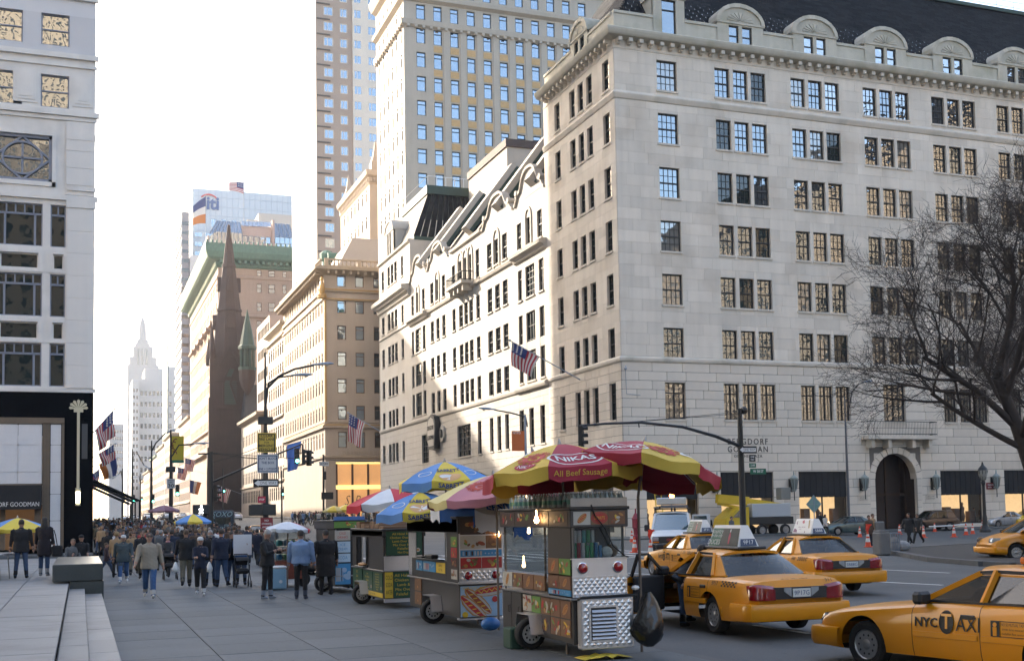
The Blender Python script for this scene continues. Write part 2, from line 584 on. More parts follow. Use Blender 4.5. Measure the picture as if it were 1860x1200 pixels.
# the concrete pavement where the carts stand
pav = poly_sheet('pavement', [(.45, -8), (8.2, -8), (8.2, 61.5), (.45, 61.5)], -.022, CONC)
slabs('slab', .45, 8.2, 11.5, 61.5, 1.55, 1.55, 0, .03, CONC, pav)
kb = poly_sheet('kerb', [(8.2, -8), (8.4, -8), (8.4, 61.7), (8.2, 61.7)], -.004, KERB, depth=.14)
climb('far_pavement', .8, 8.2, [82.5, 262, 900], 0, CONC)
poly_sheet('store_pavement', [(-60, 82.5), (.796, 82.5), (.796, 88.05), (-60, 88.05)], 0, CONC, depth=.14)
poly_sheet('west_pavement', [(36, 82.5), (140, 82.5), (140, 88.1), (41.1, 88.1), (41.1, 171), (36, 171)], 0, CONC, depth=.14)
climb('west_far_pavement', 36, 41.2, [171, 262, 900], 0, CONC)
climb('cross_street', 36, 120, [172, 214], RZ, ASPH)
# park side of the square with its kerb, on the far side of the avenue
pl = [(30.6, -30), (30.2, 34.5), (31.2, 38.5), (34.6, 45.4), (38, 48.6), (46, 51.5), (140, 55), (140, -30)]
COBB = M('dark_hex_paving', (.032, .030, .029), .85, noise=.25, nscale=1.2, fine=.3, fscale=9, bump=.4, bscale=9)
poly_sheet('park_square', pl, .02, COBB)
mb = MB()
for (a, b) in zip(pl[:-2], pl[1:-1]):
 a, b = Vector((a[0], a[1], 0)), Vector((b[0], b[1], 0))
 n = max(1, round((b - a).length / 1.6))
 for i in range(n):
  p, q = a.lerp(b, i / n + .003), a.lerp(b, (i + 1) / n - .003)
  mb.beam((p.x, p.y, -.05), (q.x, q.y, -.05), .36, .19)
mb.build('park_kerb', [KERB], kind='structure')
# raised granite plaza with three steps on the left
plaza = poly_sheet('plaza', [(-60, -10), (-.28, -10), (-.28, 60), (-60, 60)], .425, GRAN, depth=.16)
steps = thing('granite_steps', 'wide pale granite steps running along the edge of the raised plaza', 'steps', (-.28, 12, 0))
r_ = random.Random(3)
for k, (x0, x1, z0, z1) in enumerate(((-1.40, -.28, .30, .452), (-.278, .12, .15, .302), (.122, .55, -.02, .152))):
 y = 6.0
 while y < 34.8:
  L = 2.15 + r_.uniform(-.1, .1)
  y1_ = min(34.85, y + L)
  mb = MB().bbox(x0 + .28, x1 + .28, y - 12, y1_ - 12 - .012, z0, z1 + r_.uniform(-.002, .002), .012)
  mb.build('tread', [GRAN], steps)
  y = y1_
slabs('slab', -22, -1.41, 9, 60, 2.1, 2.15, .45, .025, GRAN, plaza, x_cuts=[-22 + 2.059 * i for i in range(11)])
# long stone bench and its base at the end of the steps
bn = thing('stone_bench', 'thick dark green granite slab bench on a stone plinth at the end of the steps', 'bench', (0, 34.87, 0))
MB().bbox(-.69, .58, 0, 7.6, .50, .96, .018).build('seat_slab', [DGRAN], bn)
MB().bbox(-.25, .60, .04, 7.5, -.02, .50, .015).build('plinth', [DGRAN], bn)
# painted lane lines: bars across the avenue mouth, seen between the taxis
mk = MB()
def stripe(a, b, w_, z=RZ + .004):
 a, b = Vector((a[0], a[1], 0)), Vector((b[0], b[1], 0))
 d = (b - a).normalized(); s = Vector((-d.y, d.x, 0)) * (w_ / 2)
 mk.quad((a - s).to_tuple()[:2] + (z,), (b - s).to_tuple()[:2] + (z,), (b + s).to_tuple()[:2] + (z,), (a + s).to_tuple()[:2] + (z,))
for (xa, ya, xb, yb, w_) in ((1555, 1054, 1712, 1062, .16), (1600, 1034, 1725, 1040, .14), (1370, 1135, 1470, 1150, .12), (1140, 1003, 1172, 1003, .25), (1140, 1040, 1200, 1044, .14)):
 stripe(G(xa, ya, RZ), G(xb, yb, RZ), w_)
for y0 in (52, 63.5):
 stripe((9, y0), (29.5, y0), .3)
for i in range(14):
 stripe((9.6 + 1.45 * i, 53), (9.6 + 1.45 * i, 62.5), .35)
 for x in (14, 19.5, 25):
  stripe((x, 98 + 12 * i), (x, 101 + 12 * i), .13, RZ + .004 + gz(98 + 12 * i) + .035)
mk.build('lane_markings', [PAINTW], kind='structure')

# ---------------------------------------------------------------- windows (shared meshes)
WC = {}

def win_meshes(kind, w_, h, fm, gm, dep=.22):
 key = (kind, round(w_, 2), round(h, 2), fm.name, gm.name)
 if key in WC: return WC[key]
 f = MB()
 t = .085
 y0, y1 = dep - .06, dep + .06
 def bar(a, b, c, d, q0=y0, q1=y1): f.box(a, b, q0, q1, c, d)
 bar(0, t, 0, h); bar(w_ - t, w_, 0, h); bar(t, w_ - t, 0, t); bar(t, w_ - t, h - t, h)
 if kind.startswith('sash'):
  nc = int(kind[4:]); bar(t, w_ - t, h * .5 - .05, h * .5 + .05, y0 - .02, y1)
  for i in range(1, nc):
   x = t + (w_ - 2 * t) * i / nc; bar(x - .016, x + .016, t, h - t, y0 + .03, y1 - .02)
  for q in (.26, .74): bar(t, w_ - t, h * q - .014, h * q + .014, y0 + .03, y1 - .02)
 elif kind == 'case':
  bar(w_ / 2 - .05, w_ / 2 + .05, t, h - t); bar(t, w_ - t, h * .72 - .05, h * .72 + .05)
  for q in (.25, .48): bar(t, w_ - t, h * q - .014, h * q + .014, y0 + .03, y1 - .02)
  for q in (.25, .75): bar(w_ * q - .014, w_ * q + .014, t, h - t, y0 + .03, y1 - .02)
 elif kind == 'two':
  bar(t, w_ - t, h * .72 - .05, h * .72 + .05)
 elif kind == 'half':
  bar(t, w_ - t, h * .5 - .04, h * .5 + .04)
 elif kind == 'studio':      # big window: one wide light between two narrow, small lights above
  z = h * .76
  bar(t, w_ - t, z - .07, z + .07)
  for q in (.17, .83): bar(w_ * q - .07, w_ * q + .07, t, z)
  for i in range(1, 5): bar(w_ * i / 5 - .05, w_ * i / 5 + .05, z, h - t)
 elif kind == 'studio2':
  z = h * .76
  bar(t, w_ - t, z - .07, z + .07); bar(w_ / 2 - .05, w_ / 2 + .05, z, h - t)
 elif kind == 'tall':
  for q in (1 / 3., 2 / 3.): bar(w_ * q - .04, w_ * q + .04, t, h - t)
  for q in (.2, .4, .6, .8): bar(t, w_ - t, h * q - .03, h * q + .03)
 g = MB().quad((t, dep + .02, t), (w_ - t, dep + .02, t), (w_ - t, dep + .02, h - t), (t, dep + .02, h - t))
 WC[key] = (f.mesh('window', [fm]), g.mesh('pane', [gm]))
 return WC[key]

def window(parent, F, u, v, w_, h, kind='sash3', fm=None, gm=None, dep=.22, n=0.0):
 fme, gme = win_meshes(kind, w_, h, fm or BLKF, gm or GLS, dep)
 b = BASE[parent.name]
 o = put('window', fme, parent, F.p(u, v, n) - b, (0, 0, F.rz))
 put('pane', gme, o)
 return o

def window1(parent, F, u, v, w_, h, fm, gm, dep=.2, kind='two'):
 "far window: frame and glass in one small mesh"
 key = ('one', kind, round(w_, 2), round(h, 2), fm.name, gm.name, dep)
 if key not in WC:
  f = MB(); t = min(.16, w_ * .09)
  for a, b, c, d in ((0, t, 0, h), (w_ - t, w_, 0, h), (t, w_ - t, 0, t), (t, w_ - t, h - t, h)): f.box(a, b, dep - .06, dep + .03, c, d)
  if kind == 'two': f.box(t, w_ - t, dep - .06, dep + .03, h * .72 - .06, h * .72 + .06)
  if kind == 'half': f.box(t, w_ - t, dep - .06, dep + .03, h * .5 - .07, h * .5 + .07)
  if kind == 'split': f.box(w_ * .4 - .06, w_ * .4 + .06, dep - .06, dep + .03, t, h - t)
  f.quad((t, dep + .02, t), (w_ - t, dep + .02, t), (w_ - t, dep + .02, h - t), (t, dep + .02, h - t), 1)
  WC[key] = f.mesh('window', [fm, gm])
 return put('window', WC[key], parent, F.p(u, v, 0) - BASE[parent.name], (0, 0, F.rz))

def arch_pts(u0, u1, v, rise, n=10):
 c, r = (u0 + u1) / 2, (u1 - u0) / 2
 return [(c - r * math.cos(PI * i / n), v + rise * math.sin(PI * i / n)) for i in range(n + 1)]

def fprism(mb, F, poly, n0, n1, m=0):
 n = len(poly)
 vs = [F.p(a, b, n0) for a, b in poly] + [F.p(a, b, n1) for a, b in poly]
 fs = [tuple(range(n - 1, -1, -1)), tuple(range(n, 2 * n))] + [(i, (i + 1) % n, n + (i + 1) % n, n + i) for i in range(n)]
 mb.add(vs, fs, m)

UNIT = None

def stones(parent, F, lst, n0, n1, mat, joint, limit=300, name='stone', cham=.02):
 "stone blocks: the first ones as objects of their own, the others joined"
 me = MB().bbox(0, 1, 0, 1, 0, 1, .03).mesh(name, [mat])
 rest = MB(); b0 = BASE[parent.name]; k = 0
 for (a, b, c, d) in lst:
  a, b, c, d = a + joint / 2, b + joint / 2, c - joint / 2, d - joint / 2
  if c - a < .05 or d - b < .05: continue
  if k < limit:
   put(name, me, parent, F.p(a, b, n1) - b0, (0, 0, F.rz), (c - a, n1 - n0, d - b)); k += 1
  else:
   fbox(rest, F, a, c, b, d, n0, n1)
 if rest.v: rest.build(name + '_facing', [mat], parent, world=True, kind='stuff')

# ---------------------------------------------------------------- the corner store
F58 = Fr((41, 88, 0), (1, 0, 0), (0, -1, 0))
FAV = Fr((41, 88, 0), (0, -1, 0), (-1, 0, 0))           # u = 88 - Y, so negative further along
st = thing('corner_store', 'large pale limestone corner building with slate mansard, arched dormers and arched street entrance', 'building', (41, 88, 0))
TOPS = [39.92, 35.37, 30.76, 26.22, 21.71, 17.19]
HT = 2.58
trip = [(9.46, 10.91), (11.28, 12.70), (13.03, 14.50)]
T58 = [(a + 7.63 * k, b + 7.63 * k) for k in range(8) for a, b in trip]
hole58, wins58 = [], []
for z in TOPS:
 hole58.append((3.92, z - HT, 5.80, z)); wins58.append((3.92, z - HT, 1.88, HT, 'sash4'))
 for a, b in T58:
  hole58.append((a, z - HT, b, z)); wins58.append((a, z - HT, b - a, HT, 'sash3'))
z0, z1 = 9.58, 12.62
for (a, b) in [(3.92, 5.80)] + T58:
 if 24.5 < a < 30: continue
 hole58.append((a, z0, b, z1)); wins58.append((a, z0, b - a, z1 - z0, 'case'))
hole58.append((25.7, 9.58, 28.05, 12.9)); wins58.append((25.7, 9.58, 2.35, 3.3, 'case'))
shops = [(2.0, 6.75), (8.9, 14.0), (16.55, 21.5), (31.6, 36.3), (38.9, 43.5), (46.5, 51.5)]
for a, b in shops: hole58.append((a, 0.35, b, 5.15))
ARC = (24.45, 28.95)
hole58.append((ARC[0], 0, ARC[1], 6.75))
dorm = [(3.75, 6.75)] + [(9.9 + 7.63 * k, 14.5 + 7.63 * k) for k in range(8)]
W58 = 72.0
mb = MB()
wall(mb, F58, 0, W58, 0, 42.0, hole58, .34, 0, 1)
# arch: fill the corners of the square opening
pts = arch_pts(ARC[0], ARC[1], 4.45, 2.3, 14)
for i in range(14):
 (a, b), (c, d) = pts[i], pts[i + 1]
 mb.quad(F58.p(a, b), F58.p(c, d), F58.p(c, 6.75), F58.p(a, 6.75), 1)
 mb.quad(F58.p(a, b, 0), F58.p(a, b, -.8), F58.p(c, d, -.8), F58.p(c, d, 0), 1)
# avenue side
holeAV, winsAV = [], []
LW = [(-2.33, -1.03, 'sash3'), (-5.80, -4.60, 'sash3'), (-7.72, -6.54, 'sash3'), (-9.65, -8.46, 'sash3'), (-13.32, -12.05, 'sash3')]
for z in TOPS:
 for a, b, k in LW:
  holeAV.append((a, z - HT, b, z)); winsAV.append((a, z - HT, b - a, HT, k))
for a, b, k in LW:
 holeAV.append((a, z0, b, z1)); winsAV.append((a, z0, b - a, z1 - z0, 'case'))
for a, b in ((-6.5, -2.0), (-13.5, -8.5)): holeAV.append((a, .35, b, 5.15))
wall(mb, FAV, -16.1, 0, 0, 42.0, holeAV, .34, 0, 1)
mb.box(41 + .4, 41 + W58, 88.4, 104, 41.6, 41.9, 0)
mb.box(42, 41 + W58, 103.9, 104.1, 0, 44, 0)
mb.build('wall', [JOINT, LIME], st, world=True)
low = blocks(0, W58, .0, 14.25, .76, 2.3, hole58 + [(ARC[0] - .5, 0, ARC[1] + .5, 7.3)], RN)
low.sort(key=lambda q: q[0] + abs(q[1] - 8) * .3)
low = [q for q in low if q[0] < 47] + [q for q in low if q[0] >= 47]
stones(st, F58, low, 0, .06, LIME, .035, 300)
hi = blocks(0, W58, 14.75, 41.3, .95, 2.4, hole58, RN)
stones(st, F58, hi, 0, .05, LIME, .010, 0, 'upper_stone')
lowA = blocks(-16.1, 0, 0, 14.25, .76, 2.1, holeAV, RN); hiA = blocks(-16.1, 0, 14.75, 41.3, .95, 2.2, holeAV, RN)
stones(st, FAV, lowA, 0, .06, LIME, .035, 0, 'avenue_stone'); stones(st, FAV, hiA, 0, .05, LIME, .010, 0, 'avenue_upper_stone')
# arch stones
for i in range(13):
 a0, a1 = PI * i / 13 + .012, PI * (i + 1) / 13 - .012
 c, r0, r1 = (ARC[0] + ARC[1]) / 2, 2.25, 2.85
 mb = MB(); fprism(mb, F58, [(c - r0 * math.cos(a0), 4.45 + r0 * 1.02 * math.sin(a0)), (c - r1 * math.cos(a0), 4.45 + r1 * math.sin(a0)), (c - r1 * math.cos(a1), 4.45 + r1 * math.sin(a1)), (c - r0 * math.cos(a1), 4.45 + r0 * 1.02 * math.sin(a1))], 0, .09)
 mb.build('arch_stone', [LIME], st, world=True)
mb = MB()
for i in range(7):
 for a in (ARC[0] - .55, ARC[1] + .03): fbox(mb, F58, a, a + .52, i * .636 + .01, (i + 1) * .636 - .01, 0, .09)
mb.build('arch_jamb', [LIME], st, world=True)
for (u, v, w_, h, k) in wins58:
 if u < 54: window(st, F58, u, v, w_, h, k, gm=GLSB if (u > 15 and v > 20 and RN.random() < .6) or v < 11 else RN.choice((GLS, GLS, GLS, GLS, GLSC, GLSD if u > 8 else GLS)))
for (u, v, w_, h, k) in winsAV: window(st, FAV, u, v, w_, h, k, gm=GLSD)

mb = MB()
for F_, hh in ((F58, hole58), (FAV, holeAV)):
 for a, b_, c, d in hh:
  if b_ > 9: fbox(mb, F_, a - .1, c + .1, b_ - .17, b_, .0, .15)
mb.build('window_sills', [LIME2], st, world=True, kind='stuff')

def band(mb, prof, u58=W58, uav=-16.1):
 "moulding that runs round the corner; prof=(n,v) outline from wall out and back"
 loop = []
 for (n, v) in prof:
  loop.append([FAV.p(uav, v, n), Vector((41 - n, 88 - n, v)), F58.p(u58, v, n)])
 mb.grid(loop)

mb = MB()
band(mb, [(.04, 14.22), (.16, 14.3), (.2, 14.42), (.2, 14.58), (.05, 14.74)])
band(mb, [(.04, 36.2), (.14, 36.28), (.22, 36.5), (.26, 36.62), (.26, 36.7), (.05, 36.95)])
band(mb, [(.04, 40.45), (.1, 40.5), (.1, 40.6), (.04, 40.65)])
mb.build('belt_course', [LIME2], st, world=True)
mb = MB()
band(mb, [(.04, 41.2), (.75, 41.38), (.85, 41.5), (.95, 41.72), (.98, 41.9), (.9, 41.98), (-.1, 42.15)])
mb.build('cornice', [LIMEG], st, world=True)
bk = MB(); bk.bbox(-.19, .19, -.62, 0, -.34, 0, .03); bk.bbox(-.15, .15, -.35, 0, -.5, -.3, .03)
bkm = bk.mesh('bracket', [LIME2])
for i in range(62):
 put('bracket', bkm, st, F58.p(.35 + i * .97, 41.28, .03) - BASE[st.name], (0, 0, 0))
for i in range(16):
 put('bracket', bkm, st, FAV.p(-.5 - i * .97, 41.28, .03) - BASE[st.name], (0, 0, FAV.rz))
# parapet between the dormers
def para(F, segs, nm):
 for a, b in segs:
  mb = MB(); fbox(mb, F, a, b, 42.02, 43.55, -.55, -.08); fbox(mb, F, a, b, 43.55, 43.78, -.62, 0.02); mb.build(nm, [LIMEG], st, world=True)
cur = .08; sg = []
for a, b in dorm:
 sg.append((cur, a)); cur = b
para(F58, sg, 'parapet')
para(FAV, [(-5.4, -.55), (-16.0, -9.3)], 'parapet')

def dormer(parent, F, a, b, zb, zt, nwin, gm, wallm, back=3.6, roofm=None):
 "stone dormer with an arched gable; window part inside it"
 rise = min((b - a) * .33, 1.5)
 sp = zt - rise
 W = b - a
 wz0, wz1 = zb + .12, sp - .28
 ww = .98 if nwin == 2 else 1.35
 if nwin == 2: ws = [(a + W / 2 - ww - .17, a + W / 2 - .17), (a + W / 2 + .17, a + W / 2 + .17 + ww)]
 else: ws = [(a + W / 2 - ww / 2, a + W / 2 + ww / 2)]
 m = MB()
 hs = [(p, wz0, q, wz1) for p, q in ws]
 ap = arch_pts(a + .12, b - .12, sp, rise, 12)
 wall(m, Fr(F.p(0, 0, -.02), F.u, F.n), a, b, zb, sp, hs, .3)
 f2 = Fr(F.p(0, 0, -.02), F.u, F.n)
 fprism(m, f2, [(p, q) for p, q in ap], -.3, 0)
 # arch hood moulding, shell disc, side walls, curved roof
 o = arch_pts(a - .12, b + .12, sp - .05, rise + .26, 12); i_ = arch_pts(a + .22, b - .22, sp - .02, rise - .12, 12)
 for k in range(12):
  fprism(m, f2, [o[k], o[k + 1], i_[k + 1], i_[k]], -.3, .14)
 fbox(m, f2, a - .1, b + .1, sp - .16, sp + .02, -.2, .1)
 for k in range(9):
  t = PI * (k + .5) / 9; c = (a + b) / 2
  fprism(m, f2, [(c - .15 * math.cos(t), sp + .12 + .1 * math.sin(t)), (c - (W * .28) * math.cos(t - .12), sp + .1 + rise * .55 * math.sin(t - .12)), (c - (W * .28) * math.cos(t + .12), sp + .1 + rise * .55 * math.sin(t + .12))], 0, .06)
 for u0, u1 in ((a, a + .3), (b - .3, b)): fbox(m, f2, u0, u1, zb, sp, -back, -.3)
 r0 = [f2.p(p, q, -.28) for p, q in o]; r1 = [f2.p(p, q, -back) for p, q in o]
 m.grid([r0, r1])
 d = m.build('dormer', [wallm], parent, world=True)
 for (p, q) in ws:
  fme, gme = win_meshes('two' if nwin == 1 else 'half', q - p, wz1 - wz0, BLKF, gm, .2)
  b0 = BASE[parent.name]
  mm = MB()
  # frame and pane in one object: a sub-part of the dormer
  for me_, k in ((fme, 0), (gme, 1)):
   mm.add([v.co for v in me_.vertices], [tuple(p_.vertices) for p_ in me_.polygons], k)
  put('window', mm.mesh('window', [BLKF, gm]), d, f2.p(p, wz0, 0) - b0, (0, 0, F.rz))
 return d

for k, (a, b) in enumerate(dorm[:7]):
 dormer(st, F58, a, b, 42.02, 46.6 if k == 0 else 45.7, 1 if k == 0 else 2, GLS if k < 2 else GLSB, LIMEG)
dormer(st, FAV, -9.3, -5.4, 42.02, 45.6, 2, GLSD, LIMEG)
# slate mansard laid in courses, copper gutter behind the parapet
mb = MB()
sl_ = 9.6 / 7.0
n = 34
for i in range(n):
 t0, t1 = i / n, (i + 1) / n
 z0_, z1_ = 43.2 + 9.9 * t0, 43.2 + 9.9 * t1 + .1
 y0_, y1_ = .55 + 6.7 * t0, .55 + 6.7 * t1 + .02
 # split in slates
 for F, ua, ub in ((F58, y0_, W58), (FAV, -16.1, -y0_)):
  u = ua - (i % 2) * .45
  step = .9
  while u < ub:
   p, q = max(u, ua), min(u + step - .015, ub)
   if q - p > .05:
    e = .045 + RN.random() * .02
    mb.quad(F.p(p, z0_, -y0_ + e), F.p(q, z0_, -y0_ + e), F.p(q, z1_, -y1_ + .0), F.p(p, z1_, -y1_ + .0))
    mb.quad(F.p(p, z0_, -y0_ - .02), F.p(q, z0_, -y0_ - .02), F.p(q, z0_, -y0_ + e), F.p(p, z0_, -y0_ + e))
   u += step
mb.build('mansard_slates', [SLATE], st, world=True, kind='stuff')
mb = MB()
fbox(mb, F58, 6.9, W58, 53.0, 53.35, -8.2, -6.9); fbox(mb, FAV, -16.1, -7, 53.0, 53.35, -8.2, -6.9)
fbox(mb, F58, 1.0, W58, 43.3, 43.75, -.9, -.62)
fbox(mb, FAV, -16.1, -1, 43.3, 43.75, -.9, -.62)
mb.build('copper_gutter', [COPPERD], st, world=True)
MB().box(48, 41 + W58, 95, 103.8, 52.9, 53.2).build('roof_deck', [SLATE], st, world=True)
mb = MB()
for i in range(30):
 u = 8 + i * 2.2; mb.tube([F58.p(u, 53.3, -7.5), F58.p(u, 54.5, -7.5)], .03, 5)
for z in (53.9, 54.5): mb.tube([F58.p(8, z, -7.5), F58.p(71, z, -7.5)], .03, 5)
mb.build('roof_railing', [GREYM], st, world=True)
# shop windows: black roller awning over a lit display
WARM = M('lit_display_wall', (.45, .33, .2), .8, noise=.35, nscale=1.6, emit=(1.0, .62, .30), estr=.25)
SHOPG = clear_glass('shop_glass')
AWN = M('black_awning_cloth', (.014, .015, .018), .85, noise=.2, nscale=4)
for k, (a, b) in enumerate(shops):
 mb = MB()
 fbox(mb, F58, a, b, 3.0, 5.15, -.30, -.12)
 for i in range(8):
  fbox(mb, F58, a + .05 + (b - a - .1) * i / 8, a + .05 + (b - a - .1) * (i + .85) / 8, 2.95, 5.1, -.12, -.09)
 mb.build('roller_awning', [AWN], st, world=True)
 mb = MB(); fbox(mb, F58, a + .05, b - .05, .4, 3.0, -2.0, -1.9); mb.build('display_back', [WARM], st, world=True)
 mb = MB()
 for q in (a, (a + b) / 2 - .05, b - .1): fbox(mb, F58, q, q + .1, .35, 3.0, -.3, -.18)
 fbox(mb, F58, a, b, .35, .5, -.3, -.16)
 fr = mb.build('shop_window', [BLKF], st, world=True)
 mb = MB().add([F58.p(a, .5, -.24) - BASE[st.name], F58.p(b, .5, -.24) - BASE[st.name], F58.p(b, 3.0, -.24) - BASE[st.name], F58.p(a, 3.0, -.24) - BASE[st.name]], [(0, 1, 2, 3)])
 mb.build('pane', [SHOPG], fr)
 # dressed display figures and boxes as dark shapes
 mb = MB()
 for i in range(5):
  u = a + .5 + (b - a - 1) * i / 4 + RN.uniform(-.2, .2)
  if RN.random() < .6:
   mb.lathe([(.16, .4), (.24, .9), (.15, 1.3), (.2, 1.65), (.06, 1.85), (.1, 1.95), (.1, 2.1), (.02, 2.2)], 8, Matrix.Translation(F58.p(u, .1, -1.2)))
  else:
   fbox(mb, F58, u - .3, u + .3, .4, .4 + RN.uniform(.3, 1.6), -1.5, -.9)
 mb.build('display', [M('display_goods', (.16, .10, .08), .8, noise=.6, nscale=1.5)], st, world=True)
for a, b in ((-6.5, -2.0), (-13.5, -8.5)):
 mb = MB(); fbox(mb, FAV, a, b, 3.0, 5.15, -.3, -.12); mb.build('roller_awning', [AWN], st, world=True)
 mb = MB(); fbox(mb, FAV, a, b, .35, 3.0, -.3, -.2); mb.build('shop_window', [GLSD], st, world=True)
# arched entrance: dark recess, doors, transom
mb = MB()
fbox(mb, F58, ARC[0], ARC[1], 0, 6.75, -2.6, -2.4, 0)
fbox(mb, F58, ARC[0] - .2, ARC[0], 0, 6.75, -2.4, -.3, 0); fbox(mb, F58, ARC[1], ARC[1] + .2, 0, 6.75, -2.4, -.3, 0)
mb.build('entrance_recess', [M('entrance_brown', (.045, .028, .022), .7)], st, world=True)
mb = MB()
for u in (ARC[0] + .1, (ARC[0] + ARC[1]) / 2 - .08, ARC[1] - .25): fbox(mb, F58, u, u + .15, 0, 6.3, -1.6, -1.4)
fbox(mb, F58, ARC[0], ARC[1], 3.0, 3.2, -1.6, -1.4)
mb.build('entrance_door', [M('bronze_door', (.06, .035, .022), .4, metal=.4)], st, world=True)
# balcony over the arch
mb = MB()
fbox(mb, F58, 23.1, 30.6, 7.95, 8.25, .06, 1.2)
for u in (23.6, 25.4, 28.0, 29.8): fbox(mb, F58, u, u + .35, 7.2, 7.95, .06, .9)
mb.build('balcony', [LIME2], st, world=True)
mb = MB()
for v in (8.4, 9.5): mb.tube([F58.p(23.15, v, .1), F58.p(23.15, v, 1.12), F58.p(30.55, v, 1.12), F58.p(30.55, v, .1)], .035, 5)
for i in range(46):
 u = 23.15 + 7.4 * i / 45; mb.tube([F58.p(u, 8.25, 1.12), F58.p(u, 9.5, 1.12)], .016, 4)
mb.build('balcony_railing', [BLACKM], st, world=True)
# lettering on the wall and on plates
LET = M('dark_bronze_letter', (.05, .045, .04), .5, metal=.3)
mb = MB()
for s_, z in (('BERGDORF', 7.72), ('GOODMAN', 7.07)):
 text_on(mb, s_, lambda x, y, zz, z=z: F58.p(11.6 + x, z + y, .065 + zz), .72, width=3.9 if s_ == 'BERGDORF' else 3.9, extrude=.02, spacing=1.25)
text_on(mb, 'ON THE PLAZA', lambda x, y, zz: F58.p(11.6 + x, 6.5 + y, .065 + zz), .34, extrude=.02, spacing=1.2)
mb.build('wall_lettering', [LET], st, world=True)
for u in (22.6, 29.9):
 mb = MB()
 fbox(mb, F58, u, u + 1.0, 2.55, 2.95, .06, .1, 0)
 for s_, z in (('BERGDORF', 2.83), ('GOODMAN', 2.66)):
  text_on(mb, s_, lambda x, y, zz, z=z, u=u: F58.p(u + .5 + x, z + y, .103 + zz), .15, m=1)
 mb.build('name_plate', [LIME2, LET], st, world=True)
# wall lanterns
lt = MB()
lt.lathe([(.10, -.75), (.16, -.7), (.22, -.55), (.34, .25), (.36, .3), (.36, .4), (.22, .55), (.08, .65), (.05, .95), (.01, 1.0)], 8, Matrix.Translation((0, -.62, 0)), m=0)
lt.lathe([(.05, -1.5), (.04, -.75)], 6, Matrix.Translation((0, -.62, 0)), m=1)
for k in range(8):
 a = PI * 2 * k / 8; c, s_ = math.cos(a), math.sin(a)
 lt.beam((.225 * c, -.62 + .225 * s_, -.55), (.35 * c, -.62 + .35 * s_, .28), .035, .035, 1)
lt.tube([(0, 0, -.5), (0, -.2, -.75), (0, -.5, -.7), (0, -.62, -.75)], .05, 6, 1)
lt.tube([(0, 0, .2), (0, -.25, .35), (0, -.32, .1)], .04, 6, 1)
lt.box(-.14, .14, -.03, .02, -.75, .35, 1)
ltm = lt.mesh('wall_lantern', [M('frosted_lantern_glass', (.26, .30, .29), .3), BLACKM], 35)
for u in (8.2, 15.65, 22.9, 30.6, 37.4, 45.2):
 put('wall_lantern', ltm, st, F58.p(u, 4.2, .06) - BASE[st.name], (0, 0, 0))
# security camera and cable on the corner
mb = MB(); mb.tube([(41.3, 87.8, 13.9), (41.2, 87.55, 13.85), (41.1, 87.4, 13.7)], .05, 6); mb.sphere((41.1, 87.4, 13.6), .13); mb.tube([(41.3, 87.85, 13.8), (41.35, 87.85, 11.6), (42.6, 87.85, 11.5)], .025, 4)
mb.build('security_camera', [GREYM], st, world=True)

# ---------------------------------------------------------------- the long wing of the store along the avenue
wg = thing('avenue_wing', 'long cream stone wing with curved gables, arched windows and steep slate roof, half in sunlight', 'building', (41, 104, 0))
U = lambda y: 88 - y
HW, WW = [], []

def wcol(y0, y1, rows, kind='sash3'):
 "window column between avenue positions y0<y1"
 for za, zb in rows:
  HW.append((U(y1), za, U(y0), zb)); WW.append((U(y1), za, y1 - y0, zb - za, kind))

R4 = [(23.7, 26.3), (19.25, 21.7), (14.7, 17.3)]
TOPR = [(28.5, 31.2)]
low = [(8.7, 12.3)]
# D: tall studio lights between piers, arched middle window on top
for a, b, k in ((105.0, 106.3, 'sash2'), (107.5, 110.0, 'tall'), (111.0, 112.2, 'sash2')):
 wcol(a, b, [(23.3, 26.4), (15.0, 21.8)], k if k == 'tall' else 'case')
for a, b in ((105.2, 106.5), (108.2, 109.5), (111.0, 112.3)): wcol(a, b, TOPR); wcol(a, b, low, 'case')
for a, b in ((115.3, 116.9), (117.8, 119.4), (120.3, 121.9)): wcol(a, b, R4 + TOPR)
for a, b in ((115.5, 116.7), (118.0, 119.2), (120.5, 121.7)): wcol(a, b, low, 'case')
for a, b in ((124.6, 125.9), (127.1, 128.5), (129.0, 130.4), (130.9, 132.4), (133.8, 135.1)): wcol(a, b, R4 + [(28.3, 31.5)])
wcol(124.6, 125.9, low, 'case'); wcol(128.5, 133.6, low, 'tall')
for a, b in ((138.0, 139.4), (140.6, 142.0), (143.1, 144.6)): wcol(a, b, R4 + TOPR)
wcol(146.0, 149.2, low, 'tall')
for a, b, k in ((147.0, 148.4, 'case'), (149.2, 152.0, 'tall'), (152.7, 153.9, 'case')):
 wcol(a, b, [(23.3, 26.4), (15.0, 21.8)], k)
for a, b in ((147.2, 148.5), (149.9, 151.2), (152.6, 153.9)): wcol(a, b, TOPR)
ER = [(34.9, 37.7), (28.4, 30.9), (23.6, 26.2), (19.0, 21.5), (14.45, 16.95), (9.6, 12.2)]
for a, b in ((158.0, 159.2), (161.5, 163.0), (163.5, 165.0), (165.5, 167.0), (169.1, 170.6)): wcol(a, b, ER)
mb = MB()
wall(mb, FAV, U(171.9), U(104), 0, 14.0, HW, .34, 2, 1); wall(mb, FAV, U(154.4), U(104), 14.0, 33.3, HW, .34, 0, 1)
wall(mb, FAV, U(171.9), U(154.4), 14.0, 39.0, HW, .34, 0, 1)
mb.box(41, 60, 154.35, 154.4, 33, 39.2); mb.box(41.3, 70, 171.85, 171.9, 0, 39)
mb.build('wall', [MARB, MARB2, M('sandy_joint', (.22, .19, .155), .95)], wg, world=True)
